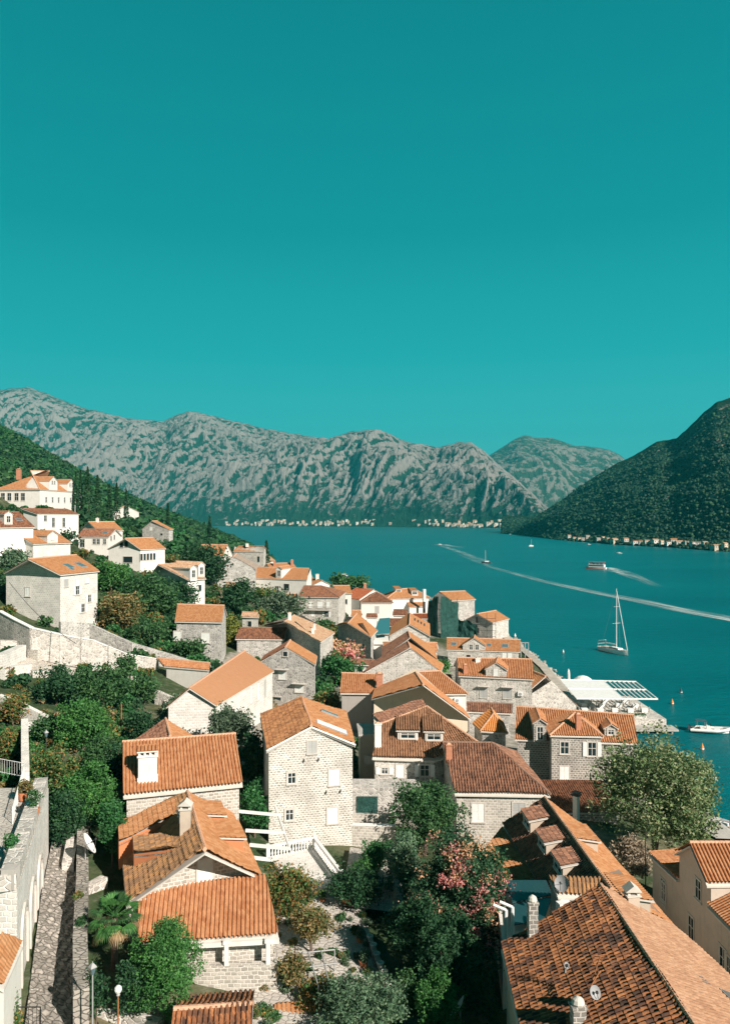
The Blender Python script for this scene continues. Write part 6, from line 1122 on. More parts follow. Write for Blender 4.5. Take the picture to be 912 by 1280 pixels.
TREES = [
    ["dark", -41.21, 102.49, 18.33, 2.78, 2.56, 15.34, "round dark green bush beside the rubble walls, leftmost of the row of bushes"],
    ["green", -35.42, 103.66, 17.33, 3.89, 3.24, 13.83, "broad green bush in the middle of the row under the rubble terraces"],
    ["green", -37.3, 120.15, 17.22, 1.63, 2.13, 14.23, "small upright bush touching the white capped wall"],
    ["bright", -32.09, 87.51, 17.03, 3.28, 3.28, 13.04, "bright green leafy tree standing over the dry brown bank"],
    ["dark", -27.93, 94.41, 15.41, 1.97, 2.16, 11.93, "dark rounded tree left of the small peaked roof"],
    ["bright", -24.73, 68.61, 15.7, 2.86, 3.29, 11.21, "large bright green orange tree behind the satellite dish"],
    ["orangey", -29.6, 73.99, 15.95, 2.77, 2.16, 12.45, "mixed green tree with orange tinted leaves behind the old street lamp"],
    ["dark", -26.07, 79.96, 15.01, 2.5, 2.0, 11.51, "dark tree between the orange tree and the white chimney roof"],
    ["dark", -12.64, 87.92, 12.98, 1.47, 3.66, 8.0, "tall dark tree in the shaded gap beside the tall cream house"],
    ["green", -27.42, 80.25, 15.34, 2.17, 2.84, 11.86, "leafy green tree in the middle of the garden left of the rusty post"],
    ["dark", -25.56, 66.33, 14.44, 1.8, 2.49, 11.44, "dark green shrub mass behind the stone wall stub"],
    ["dense", -21.58, 65.57, 14.39, 1.23, 2.46, 10.41, "dark dense shrub beside the left wall of the dormered house"],
    ["dark", -38.11, 102.78, 17.52, 2.14, 2.36, 14.53, "dark bush between the two largest bushes under the rubble terraces"],
    ["green", -32.26, 112.2, 15.46, 1.87, 2.1, 12.97, "small bush by the end of the white capped wall"],
    ["green", -36.31, 88.03, 16.62, 1.65, 1.65, 14.13, "small green bush on the dry brown bank"],
    ["orangey", -31.03, 91.37, 15.73, 1.71, 2.28, 12.75, "thin yellow green tree on the dry brown bank"],
    ["greyg", -26.15, 108.69, 13.39, 2.49, 1.81, 11.4, "grey green brush on the rubble wall by the smooth orange roof"],
    ["dark", -15.4, 89.09, 11.7, 1.3, 2.23, 8.71, "dark shrub behind the right end of the white chimney roof"],
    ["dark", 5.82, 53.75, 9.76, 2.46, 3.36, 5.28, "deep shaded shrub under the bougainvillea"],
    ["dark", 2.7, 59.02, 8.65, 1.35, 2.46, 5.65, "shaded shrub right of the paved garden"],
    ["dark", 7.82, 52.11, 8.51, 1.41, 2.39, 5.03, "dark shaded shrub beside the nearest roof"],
    ["green", 11.34, 66.39, 9.57, 1.8, 1.8, 4.57, "leafy top right of the big bougainvillea"],
    ["dark", -16.17, 46.21, 12.08, 0.77, 1.44, 9.09, "dark low foliage behind the lamp posts"],
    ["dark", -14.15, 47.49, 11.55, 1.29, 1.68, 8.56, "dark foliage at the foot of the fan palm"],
    ["vine", -41.72, 91.02, 18.0, 2.28, 1.52, 15.52, "reddish green vine mat spread at the left edge"],
    ["vine", -37.17, 80.72, 16.88, 1.51, 1.85, 14.39, "reddish climbing shrub below the vine mat at the left edge"],
    ["olive", -17.01, 94.94, 14.09, 3.36, 3.56, 9.1, "dark olive tree in front of the large smooth orange roof"],
    ["olive", -24.99, 114.24, 14.06, 1.43, 1.07, 11.07, "sparse small shrub on the rubble wall by the smooth orange roof"],
    ["dense", -11.24, 78.21, 11.16, 1.63, 2.2, 7.68, "dense rounded green shrub left of the tall cream stone house"],
    ["vine", -6.27, 63.99, 9.74, 2.4, 2.0, 6.74, "reddish green vine covered arbour below the white balustrade"],
    ["autumn", -4.15, 58.61, 8.99, 1.95, 1.59, 6.49, "orange leaved vine over the paved garden"],
    ["autumn", -5.25, 53.64, 8.6, 1.01, 1.45, 6.63, "thin autumn vine on the metal pergola frame"],
    ["vine", -2.96, 52.7, 7.83, 1.87, 0.66, 6.36, "low green and red vine behind the tile capped garden wall"],
    ["bright", -12.52, 48.25, 12.61, 2.51, 3.12, 8.14, "tall feathery bright green shrub beside the fan palm"],
    ["green", 6.13, 79.55, 10.17, 3.98, 3.31, 5.18, "broad green tree below the windows of the old brown roofed house"],
    ["dense", 1.15, 73.64, 8.39, 1.69, 1.38, 5.81, "small upright tree with thick stem in the courtyard of the tall stone house"],
    ["dark", -0.63, 66.74, 8.02, 2.78, 1.95, 6.04, "low shaded shrub under the courtyard wall"],
    ["blossom", 7.46, 61.77, 11.05, 3.99, 4.63, 5.06, "big bougainvillea covered in pink and peach blossom"],
    ["dark", 4.32, 56.03, 9.94, 2.57, 3.04, 5.46, "dark shaded shrub mass left of the bougainvillea"],
    ["bright", 4.72, 50.89, 8.41, 1.8, 1.91, 5.42, "bright green conifer like shrub at the bottom centre"],
    ["greyg", -0.05, 49.95, 8.47, 3.23, 1.77, 6.0, "grey green bushy tree cut by the bottom edge"],
    ["green", 2.72, 52.17, 8.15, 0.82, 1.52, 5.66, "narrow green shrub right of the stone stumps"],
    ["greyg", 3.53, 69.2, 9.01, 1.87, 3.32, 5.52, "loose grey green shrub with pale flowers by the courtyard wall"],
    ["blossom", 8.66, 58.55, 8.41, 1.83, 2.44, 4.92, "lower bougainvillea with pink flower clusters by the white roof terrace"],
    ["big", 32.14, 85.69, 9.47, 7.14, 6.96, 1.98, "huge spreading tree with yellow green leaves beside the sea"],
    ["pinkish", 27.68, 79.55, 5.03, 1.99, 2.15, 2.54, "greyish pink shrub under the huge spreading tree"],
    ["dense", -4.88, 156.13, 9.42, 4.55, 3.74, 6.43, "dense round green tree with pink flowers behind it in the town centre"],
    ["pinkflower", -4.92, 168.59, 11.55, 4.21, 1.58, 6.56, "pink flowering shrub behind the dense round tree"],
    ["vine", -6.58, 128.87, 9.12, 2.95, 2.42, 6.63, "reddish green shrub between the dark gable and the ribbed roof"],
    ["dark", -53.43, 251.43, 25.33, 8.9, 8.38, 19.34, "large dark green tree beside the narrow tall white house"],
    ["dark", -33.61, 204.22, 19.15, 4.68, 5.96, 14.16, "dark loose tree left of the olive tree"],
    ["olive", -24.3, 220.08, 15.24, 8.25, 4.58, 11.74, "grey green olive tree in front of the wide dormer house"],
    ["orangey", -31.89, 243.01, 16.71, 4.05, 2.53, 13.71, "small yellow flecked shrub above the olive tree"],
    ["autumn", -49.58, 155.55, 21.37, 4.86, 4.86, 17.38, "rust tinted round tree right of the big stone house"],
    ["green", -49.49, 175.96, 22.77, 6.6, 5.13, 17.78, "broad green tree below the house with five narrow windows"],
    ["dark", -47.06, 193.05, 21.5, 5.63, 4.83, 17.5, "dark green tree under the twin dormer house"],
    ["bright", -62.96, 190.06, 25.75, 4.75, 3.96, 21.75, "bright green tree between the big stone house and the brown skirt roof"],
    ["green", -41.87, 151.1, 18.28, 4.72, 2.52, 15.28, "low green bush left of the grey stone front"],
    ["green", -34.14, 150.34, 15.26, 3.76, 1.72, 13.27, "low green bush at the foot of the grey stone front"],
    ["yellow", -29.76, 168.07, 15.49, 2.1, 4.2, 12.5, "yellow green shrub right of the grey stone front"],
    ["pine", -4.61, 401.96, 6.92, 8.37, 3.77, 1.92, "clump of stone pines by the shore behind the pyramid roof"],
    ["pine", -13.89, 430.22, 5.94, 5.38, 3.14, 1.94, "small stone pine left of the shore clump"],
    ["greyg", -81.5, 177.02, 30.78, 4.79, 2.58, 27.79, "pale grey green bush at the left edge above the big stone house"],
    ["dark", -71.8, 157.36, 26.89, 4.26, 2.95, 23.9, "dark green bush at the left edge beside the big stone house"],
    ["bright", 17.87, 175.03, 6.82, 1.09, 1.82, 3.83, "small green tree in the gap left of the long roof with three roof windows"],
    ["orangey", -20.34, 43.4, 12.65, 0.72, 1.18, 10.19, "green shrub with orange flecks in the bottom left corner"],
    ["greyg", -31.3, 71.89, 14.39, 0.97, 1.2, 12.9, "grey green potted shrub on the terrace by the stairs"],
    ["dark", -90.71, 235.35, 34.61, 2.94, 1.96, 31.61, "dark hedge under the clothes balcony"],
    ["green", -19.0, 207.26, 12.36, 2.59, 1.73, 10.37, "small green bush in front of the brown hipped house"],
    ["green", -11.92, 215.98, 10.53, 2.25, 1.8, 8.54, "round bush at the foot of the brown hipped house"],
    ["green", -44.99, 177.72, 19.64, 1.85, 1.48, 16.65, "small bush above the grey stone front"],
    ["bright", -0.07, 70.72, 7.96, 1.33, 1.18, 5.96, "bright low shrub in the sunny courtyard corner"],
    ["green", -21.99, 144.61, 12.13, 1.21, 0.9, 10.14, "small bush above the smooth orange roof"],
]
for i_, (k_, x_, y_, z_, rx_, rz_, g_, lab_) in enumerate(TREES): tree(k_, x_, y_, z_, rx_, rz_, g_, lab_, 100+i_)

def conifer(x, y, z0, h, r, label, nm='cypress', mat='leaf_dark', seed=0):
    rng = np.random.default_rng(seed); N = 700; t = rng.random(N)**.8; th = rng.random(N)*2*np.pi
    rad = r*np.minimum(1, (1-t)*(1.6 if nm == 'cypress' else 1.05)+.03)*(.7+.4*rng.random(N))
    C = np.stack([x+rad*np.cos(th), y+rad*np.sin(th), z0+h*(.06+.94*t)], -1); V, F = leaves(C, N, max(.35, 1.1*y/767), rng)
    root = empty(nm, (x, y, z0), label, nm); np_mesh('crown', V, F, mat, root); m = MB(); m.tube([(x, y, z0-1.5), (x, y, z0+h*.7)], [.25, .08], 6); m.build('trunk', 'bark', root)
for i_, (P_, h_, r_w, lab_, nm_) in enumerate([
    ((-53.81, 420.00, 28.62), 0, 2.0, 'lone slender cypress at the water end of the wooded point', 'cypress'),
    ((-112.81, 300.00, 58.75), 0, 1.0, 'thin cypress right behind the large villa, left of a close pair', 'cypress'),
    ((-111.68, 302.00, 59.82), 0, 1.0, 'thin cypress right behind the large villa, right of a close pair', 'cypress'),
    ((-108.12, 300.00, 60.62), 0, 3.0, 'tall dark broad conifer just right of the two thin cypresses', 'conifer'),
    ((-107.85, 310.00, 58.08), 0, 2.4, 'dark conifer second from the tall broad one', 'conifer'),
    ((-109.66, 330.00, 55.47), 0, 2.0, 'pointed conifer above the plain white gable, left of a pair', 'conifer'),
    ((-107.21, 332.00, 55.91), 0, 2.2, 'pointed conifer above the plain white gable, right of a pair', 'conifer'),
    ((-133.48, 430.00, 57.02), 0, 1.8, 'small conifer directly behind the plain white gable', 'conifer'),
    ((-115.31, 450.00, 49.84), 0, 1.8, 'single pointed conifer on the wooded slope above the grey stone gable', 'conifer'),
    ((-129.33, 640.00, 43.33), 0, 1.8, 'far thin cypress near the end of the wooded slope', 'cypress')]):
    conifer(P_[0], P_[1], gz(P_[0], P_[1]), P_[2]-gz(P_[0], P_[1]), r_w, lab_, nm_, seed=i_)

# far-off wood on the hillside: one mass
HC = [(np.mean([q[0] for q in d['c'][2:]]), np.mean([q[1] for q in d['c'][2:]]), max(math.hypot(d['c'][i][0]-d['c'][j][0], d['c'][i][1]-d['c'][j][1]) for i, j in ((2, 4), (3, 5)))/2) for d in HOUSES.values()]
HX = np.array(HC)
HB = []
for d in HOUSES.values():
    q = [(456+960*c[0]/c[1], 650+960*(40-c[2])/c[1]) for c in d['c']]; cy_ = float(np.mean([c[1] for c in d['c']])); cx_ = float(np.mean([c[0] for c in d['c']]))
    top_, eav = min(p[1] for p in q), max(p[1] for p in q); HB.append((min(p[0] for p in q), max(p[0] for p in q), top_, eav+960*3.2/cy_, cy_))
def open_view(x, y, z, r):
    """True when a crown here leaves the house fronts behind it open to the bay side"""
    px, py, pr = 456+960*x/y, 650+960*(40-z)/y, 960*r/y
    return not any(y < b[4]+2 and px+pr > b[0]-1 and px-pr < b[1]+1 and py-pr < b[3] and py+pr > b[2] for b in HB)
def clear(x, y, m): return bool(np.all(np.hypot(HX[:, 0]-x, HX[:, 1]-y) > HX[:, 2]*.95+m))
# road corridor of sight: keep tree tops from covering the house fronts
def wood(name, pts, mats, NL, label, cat, seed=5):
    rng = np.random.default_rng(seed); allV, allF, mi, o = [], [], [], 0
    for (x, y, z, r, hz) in pts:
        n = NL(y); C, _ = crown_points(n, r, r, hz, 6, rng, .3); V, F = leaves(C+np.array([x, y, z]), n, r*.2*math.sqrt(160/n), rng, aspect=.8)
        allV.append(V); allF.append(F+o); o += len(V); mi.append(np.full(len(F), rng.integers(0, len(mats))))
    ob = np_mesh(name, np.concatenate(allV), np.concatenate(allF), mats, mi=np.concatenate(mi)); tag(ob, label, cat, kind='stuff'); return ob
pts = []
rr = random.Random(3)
while len(pts) < 5200:
    y = 235+(1100-235)*rr.random()**.8; px = -40+375*rr.random(); x = (px-456)/960*y
    z = gz(x, y)
    if z < 2.5: continue
    d = np.interp(y, SY, SX)-x
    if y < 300 and x > -92: continue
    if y < 430 and px > 175 and rr.random() < .6: continue
    r = 2.6+2.4*rr.random()*min(1, y/500)+ y/500.
    if not clear(x, y, r*.9+1): continue
    top = 650-(z+r*1.6-40)/y*960
    if not open_view(x, y, z+r*.7, r): continue
    pts.append((x, y, z+r*.7, r, r*1.0))
wood('woodland', pts, ['leaf_dark', 'leaf_green', 'leaf_dark', 'leaf_dense'], lambda y: int(150 if y < 450 else 90), 'dense green wood covering the hillside behind the villas down to the wooded point', 'wood')
# undergrowth in the gaps between houses
pts = []; rr = random.Random(9)
tries = 0
while len(pts) < 1050 and tries < 30000:
    tries += 1
    y = 62+(330-62)*rr.random(); px = -20+470*rr.random(); x = (px-456)/960*y; z = gz(x, y); d = np.interp(y, SY, SX)-x
    if d < 40: continue
    if y < 80 and x > -12: continue
    if x < -22 and y < 72: continue
    if 90 < y < 150 and px < 150 and rr.random() < .75: continue
    r = .7+1.5*rr.random()*min(1.4, y/140)
    if not clear(x, y, r*.3) or not open_view(x, y, z+r*.45, r*.8): continue
    pts.append((x, y, z+r*.45, r, r*.8))
wood('undergrowth', pts, ['leaf_dark', 'leaf_green', 'leaf_dense', 'leaf_vine'], lambda y: 420 if y < 120 else 220, 'low shrubs and brambles filling the gaps between the houses', 'shrubs', 8)
pts = []; rr = random.Random(31)
while len(pts) < 70:
    x, y = rr.uniform(-7.4, 1.0), rr.uniform(49, 67)
    if -5.0 < x < -1.6 and rr.random() < .8: continue
    pts.append((x, y, gz(x, y)+.65, rr.uniform(.25, .6), rr.uniform(.25, .5)))
wood('garden_beds', pts, ['leaf_vine', 'leaf_green', 'leaf_orangey', 'leaf_olive'], lambda y: 360, 'overgrown garden beds along both sides of the paved garden path', 'garden bed', 41)
pts = []; rr = random.Random(19)
for i in range(110):
    px = 205*rr.random(); y = 72+34*rr.random(); x = (px-456)/960*y; z = gz(x, y)
    if clear(x, y, .3): pts.append((x, y, z+.1, .5+.5*rr.random(), .35))
wood('dry_scrub', pts, ['leaf_dry', 'leaf_autumn', 'leaf_dry'], lambda y: 300, 'dry brown brushwood on the bank between the garden trees', 'scrub', 12)
# trees on the wooded mountain across the bay
def far_wood():
    rng = np.random.default_rng(4); ny, nx = hillX.shape; n = 24000
    j = rng.integers(3, ny-12, n); i = rng.integers(0, nx-1, n); j = (j*.92*rng.random(n)**.35+3).astype(int)
    P = np.stack([hillX[j, i], hillY[j, i], hillZ[j, i]], -1)+rng.normal(size=(n, 3))*np.array([3, 6, .5])
    ph = (1+5**.5)/2; ico = np.array([(-1, ph, 0), (1, ph, 0), (-1, -ph, 0), (1, -ph, 0), (0, -1, ph), (0, 1, ph), (0, -1, -ph), (0, 1, -ph), (ph, 0, -1), (ph, 0, 1), (-ph, 0, -1), (-ph, 0, 1)])/1.9
    F0 = np.array([(0, 11, 5), (0, 5, 1), (0, 1, 7), (0, 7, 10), (0, 10, 11), (1, 5, 9), (5, 11, 4), (11, 10, 2), (10, 7, 6), (7, 1, 8), (3, 9, 4), (3, 4, 2), (3, 2, 6), (3, 6, 8), (3, 8, 9), (4, 9, 5), (2, 4, 11), (6, 2, 10), (8, 6, 7), (9, 8, 1)])
    s = (1.9+2.4*rng.random(n))*(P[:, 1]/1500)**.5
    V = P[:, None, :]+ico[None]*(s[:, None, None])*(.75+.5*rng.random((n, 12, 1))); F = F0[None]+12*np.arange(n)[:, None, None]
    o = np_mesh('forest', V.reshape(-1, 3), F.reshape(-1, 3), ['leaf_forest', 'leaf_forest', 'leaf_dark'], mi=np.repeat(rng.integers(0, 3, n), 20)); tag(o, 'dark green forest covering the mountain across the bay on the right', 'forest', kind='stuff')
far_wood()

# fan palm
def palm():
    x, y, z = (-17.02, 51.69, 8.50); g = 8.0; top = Vector((x, y+.6, 13.0)); rng = random.Random(2)
    root = empty('fan_palm', (x, y, g), 'fan palm with green and dead yellow fronds beside the two lamp posts', 'palm')
    m = MB(); m.tube([(x, y+.6, g-1), (x, y+.6, 10.5), tuple(top)], [.28, .24, .22], 9); m.build('trunk', 'bark', root)
    for i in range(34):
        az = i*2.4; el = 1.25-2.0*(i/34.0)+rng.uniform(-.1, .1); L = 1.25+.3*rng.random(); dead = el < -.25
        d = Vector((math.cos(az)*math.cos(el), math.sin(az)*math.cos(el), math.sin(el))); c = top+d*L*.75
        m = MB(); m.tube([top, c], .02, 4, cap=False)
        side = d.cross(Vector((0, 0, 1))).normalized(); up = side.cross(d)
        for k in range(18):
            a = (k-8.5)/8.5*1.45; dd = (d*math.cos(a)+side*math.sin(a)).normalized(); LL = .95*(1-.25*abs(a)/1.45); t_ = c+dd*LL+Vector((0, 0, -.28*LL if not dead else -.5*LL)); mid = c+dd*LL*.55
            w = (side*math.cos(a)-d*math.sin(a))*.045
            m.face([tuple(c), tuple(mid-w), tuple(t_), tuple(mid+w)])
        m.build('frond', 'leaf_dry' if dead and i % 2 else 'leaf_bright' if i % 3 else 'leaf_green', root)
palm()

# ------------------------------------------------------------------ garden and street furniture
def lantern(P, h, label, globe=False, pole_m='grey_metal'):
    x, y, z = P; r = empty('street_lamp', P, label, 'lamp'); m = MB(); m.tube([(x, y, z), (x, y, z+.8), (x, y, z+h)], [.07, .05, .04], 8); m.lathe((x, y, z), [(.12, 0), (.12, .3), (.07, .4)], 8); m.build('pole', pole_m, r)
    if globe:
        m = MB(); m.lathe((x, y, z+h), [(.06, 0), (.16, .08), (.22, .22), (.2, .36), (.1, .46), (.03, .48)], 12); m.build('globe', 'canvas', r); m = MB(); m.lathe((x, y, z+h-.12), [(.1, 0), (.12, .06), (.07, .13)], 8); m.build('collar', 'grey_metal', r)
    else:
        m = MB(); m.lathe((x, y, z+h), [(.09, 0), (.2, .42)], 4); m.build('lantern_glass', 'glass_sky', r)
        m = MB(); m.lathe((x, y, z+h+.42), [(.26, 0), (.24, .05), (.1, .2), (.03, .24), (.03, .32)], 4); m.build('lantern_cap', 'grey_metal', r)
lantern((-15.50, 43.76, 9.00), 5.1, 'street lamp with four sided glass lantern on a tall grey pole by the fan palm')
lantern((-14.47, 45.09, 9.00), 3.2, 'globe lamp on a rusty brown pole at the bottom edge', True, 'rust')
lantern((-32.71, 78.91, 13.53), 4.2, 'old street lamp with lantern head standing by the small grass plot', pole_m='dark_metal')
m = MB(); q = (-30.36, 95.87, 12.54); m.tube([q, (q[0], q[1], q[2]+4.5)], .07, 6); tag(m.build('post', 'rust'), 'thin rusty post at the left corner of the ribbed roof with white chimney', 'post')
# grass plot
m = MB(); C = []; rng = np.random.default_rng(3)
g0 = V3((-37.57, 89.26, 14.43))
C = np.stack([g0.x+rng.normal(size=5000)*1.5, g0.y+rng.normal(size=5000)*2.2, np.zeros(5000)], -1); C[:, 2] = ground(C[:, 0], C[:, 1])+.45*rng.random(5000)
V, F = leaves(C, 5000, .12, rng); tag(np_mesh('grass', V, F, 'leaf_bright'), 'bright green grass plot beside the old street lamp', 'grass', kind='stuff')

# white pergola beams between the dormered gable and the tall stone house
pg = empty('pergola', (-10.34, 78.77, 8.00), 'white timber pergola of cross beams left of the tall cream stone house', 'pergola')
def beam(root, p, q, w=.22, h=.24, name='beam', mat='white_paint'):
    p, q = V3(p), V3(q); m = MB(); d = (q-p).normalized(); s = d.cross(Vector((0, 0, 1))).normalized()*w/2; u = s.cross(d).normalized()*h/2
    a = [p-s-u, p+s-u, p+s+u, p-s+u]; b = [v+(q-p) for v in a]
    for i in range(4): j = (i+1) % 4; m.face([a[i], a[j], b[j], b[i]])
    m.face(a[::-1]); m.face(b); return m.build(name, mat, root)
for (y0, y1, x0, x1) in ((1015, 1020, 298, 352), (1038, 1041, 305, 356), (1056, 1060, 312, 362), (1068, 1070, 318, 340)):
    pass
for P_, Q_ in (((-12.33, 74.90, 11.60), (-8.14, 74.41, 11.40)), ((-10.91, 70.27, 11.60), (-7.31, 70.22, 11.40)), ((-10.07, 67.15, 11.60), (-6.47, 66.80, 11.40)), ((-9.42, 64.61, 11.60), (-7.67, 64.60, 11.40))): beam(pg, P_, Q_)
beam(pg, (-8.98, 76.96, 11.30), (-6.35, 66.23, 11.30), .16, .2)
for P_ in ((-6.37, 66.46, 11.20), (-8.53, 75.13, 11.20)): beam(pg, P_, P_[:2]+(7.0,), .18, .18, 'post')
# white balustraded landing
bt_ = empty('balcony', (-6.60, 73.67, 7.00), 'white balustraded stone landing and stair at the foot of the tall cream house', 'balcony')
LP = [(-9.35, 74.16, 7.40), (-5.01, 76.33, 7.40), (-2.07, 68.63, 7.40), (-4.30, 67.74, 7.40), (-7.71, 71.13, 7.40)]
m = MB(); m.slab(LP, 3.0); m.build('floor_slab', 'stone_white', bt_)
baluster_row(bt_, LP[0], LP[1], None, 1.0, 16, 'white_paint', 'white_paint'); baluster_row(bt_, LP[1], LP[2], None, 1.0, 20, 'white_paint', 'white_paint')
for P_ in (LP[0], LP[1], LP[2]): m = MB(); m.box(P_, .34, .34, 1.3, .3, base=True); m.build('corner_post', 'white_paint', bt_)
# veranda posts, parapet and furniture
vr = on('veranda')
VW = [(-13.39, 53.35, 9.10), (-6.15, 53.64, 9.10)]
a, b = V3(VW[0]), V3(VW[1]); d = (b-a).normalized(); n = Vector((d.y, -d.x, 0)); a0 = a-d*4
m = MB(); 
lo = [a0+n*.25, b+n*.25, b-n*.25, a0-n*.25]
m.face([tuple(p) for p in lo])
for i in range(4): j = (i+1) % 4; p, q = lo[i], lo[j]; m.face([(p.x, p.y, 4.5), (q.x, q.y, 4.5), tuple(q), tuple(p)])
m.build('parapet_wall', 'stone_warm', vr)
for P_ in ((-9.61, 53.35, 9.10), (-6.75, 53.55, 9.10), (-12.67, 53.35, 9.10)):
    m = MB(); m.box(P_, .3, .3, 1.75, .2, base=True); m.box((P_[0], P_[1], P_[2]+1.5), .5, .42, .24, .2, base=True); m.build('post', 'plaster_white', vr)
beam(vr, (-15.60, 52.75, 10.55), (-5.99, 53.75, 10.55), .25, .3, 'beam', 'plaster_white')
tbl = empty('table', (-8.51, 55.23, 7.90), 'round table under the veranda roof', 'table'); q = (-8.51, 55.23, 7.90); q = (q[0], q[1]+1.2, 8.0)
m = MB(); m.lathe((q[0], q[1], 8.75), [(.6, 0), (.6, .05)], 16); m.build('tabletop', 'wood', tbl); m = MB(); m.lathe((q[0], q[1], 8.0), [(.25, 0), (.06, .1), (.06, .76)], 8); m.build('pedestal', 'dark_metal', tbl)
bd_ = empty('ceiling_beams', (-11.03, 54.61, 9.00), 'white bundled cushions stacked behind the middle veranda post', 'cushions'); m = MB(); q = (-10.77, 54.11, 9.00)
for k in range(5): m.box((q[0]+.12*(k % 2), q[1]+1.4, 8.9+.2*k), .9, .6, .17, .3*k)
m.build('cushion', 'canvas', bd_); bd_.name = 'cushion_stack'
# white stone stumps on the garden wall and the black rail beside them
for i_, (P_, nn) in enumerate([((0.40, 60.67, 7.20), 'farthest'), ((0.65, 59.46, 7.20), 'second farthest'), ((0.89, 58.20, 7.20), 'third farthest'), ((1.14, 56.99, 7.20), 'third nearest'), ((1.40, 55.93, 7.20), 'second nearest'), ((1.72, 54.52, 7.20), 'nearest')]):
    m = MB(); m.lathe((P_[0], P_[1], 5.6), [(.27, 0), (.25, .8), (.24, 1.45), (.27, 1.5), (.27, 1.6), (.2, 1.61), (.18, 1.45)], 14)
    tag(m.build('stone_stump', 'stone_white'), 'round white stone pillar stump on the garden edge, %s of the row of six' % nn, 'pillar', 'row of pillar stumps along the garden edge')
fence_run('black iron rail leaning along the row of white pillar stumps', [(-0.06, 61.81, 6.20), (0.43, 59.00, 6.20), (1.05, 55.94, 6.20), (1.48, 54.53, 6.20)], .8, 'black_iron', .25)
rubble_wall('low stone curb under the white pillar stumps', [(-0.07, 65.47, 5.90), (0.45, 61.77, 5.90), (1.85, 55.48, 5.90)], 1.2, .6, 'stone_warm')
# metal pergola frame
pf = empty('pergola', (-3.97, 57.77, 6.00), 'thin blue grey metal pergola frame over the paved garden', 'pergola')
FR = [(-4.93, 56.36, 8.30), (-2.37, 56.78, 8.30), (-1.80, 53.96, 8.30), (-5.09, 54.34, 8.30)]
for P_, Q_ in (((-5.03, 56.15, 8.30), (-2.24, 56.67, 8.30)), ((-5.09, 54.25, 8.30), (-1.95, 54.93, 8.30)), ((-4.17, 56.36, 8.30), (-3.15, 52.11, 8.30)), ((-3.24, 56.57, 8.30), (-2.40, 52.29, 8.30))):
    m = MB(); m.tube([P_, Q_], .055, 6); m.build('bar', 'grey_metal', pf)
for P_ in ((-5.03, 56.15, 8.30), (-2.24, 56.67, 8.30), (-3.15, 52.11, 8.30)): m = MB(); m.tube([P_, P_[:2]+(6.1,)], .05, 6); m.build('leg', 'grey_metal', pf)
def pot(P, r, label, plant=None, seed=1, pm='terracotta_pot'):
    o = empty('potted_plant' if plant else 'pot', P, label, 'pot'); m = MB(); m.lathe(P, [(r*.7, 0), (r, r*1.5), (r*1.1, r*1.55), (r*1.1, r*1.75), (r*.9, r*1.75), (r*.88, r*1.6)], 12); m.build('pot', pm, o)
    if plant:
        rng = np.random.default_rng(seed); N = 500; C, _ = crown_points(N, r*1.7, r*1.7, r*1.9, 5, rng, .6); V, F = leaves(C+np.array(P)+np.array([0, 0, r*3]), N, .09, rng); np_mesh('foliage', V, F, plant, o)
pot((-0.12, 57.77, 6.30), .33, 'terracotta pot with a grey plant beside the black iron rail', 'leaf_greyg', 2)
pot((-0.38, 61.04, 6.30), .3, 'terracotta pot with silvery shrub at the far end of the iron rail', 'leaf_olive', 3)
pot((-3.69, 66.80, 6.60), .26, 'small terracotta pot in the shade under the white landing', 'leaf_green', 4)
pot((-1.60, 66.58, 6.50), .4, 'large potted bush with reddish grey leaves in the middle of the paved garden', 'leaf_autumn', 5)
pot((-24.90, 57.60, 17.50), .5, 'big terracotta pot with bushy plant on the sunlit terrace', 'leaf_green', 6)
pot((-23.46, 50.94, 17.50), .4, 'round green plant in a trough behind the balustrade', 'leaf_dense', 7, 'concrete')
pot((-27.39, 61.44, 17.60), .35, 'first of two terracotta pots by the white terrace railing', 'leaf_autumn', 8)
pot((-26.66, 61.09, 17.60), .35, 'second of two terracotta pots by the white terrace railing, nearer the coping', 'leaf_autumn', 9)
pot((-19.21, 52.25, 11.70), .3, 'planter with green weeds on top of the lane wall', 'leaf_green', 10, 'concrete')
pot((-20.82, 55.82, 11.80), .28, 'white trough planter with trailing green on the lane wall', 'leaf_vine', 11, 'white_paint')
bx_ = empty('bench', (-0.23, 56.33, 6.20), 'pale stone block bench near the nearest pillar stump', 'bench'); q = (-0.18, 56.14, 6.20); m = MB(); m.box(q, 1.5, .9, .12, .2); m.build('seat', 'stone_white', bx_)
for dx in (-.55, .55): m = MB(); m.box((q[0]+dx, q[1], q[2]-.55), .25, .8, .49, .2, base=True); m.build('leg', 'stone_warm', bx_)
for i_, (P_, lab_) in enumerate([((-6.61, 66.11, 6.60), 'dark bentwood chair beside the tiled veranda roof'), ((-5.92, 63.12, 6.60), 'second dark garden chair, under the orange vine')]):
    c = empty('chair', P_, lab_, 'chair'); x, y, z = P_
    m = MB(); m.box((x, y, z+.45), .5, .5, .06, .4); m.build('seat', 'wood', c); m = MB(); m.box((x, y+.24, z+.75), .5, .05, .5, .4); m.build('backrest', 'wood', c)
    for sx in (-.2, .2):
        for sy in (-.2, .2): m = MB(); m.box((x+sx, y+sy, z), .05, .05, .43, .4, base=True); m.build('leg', 'dark_metal', c)
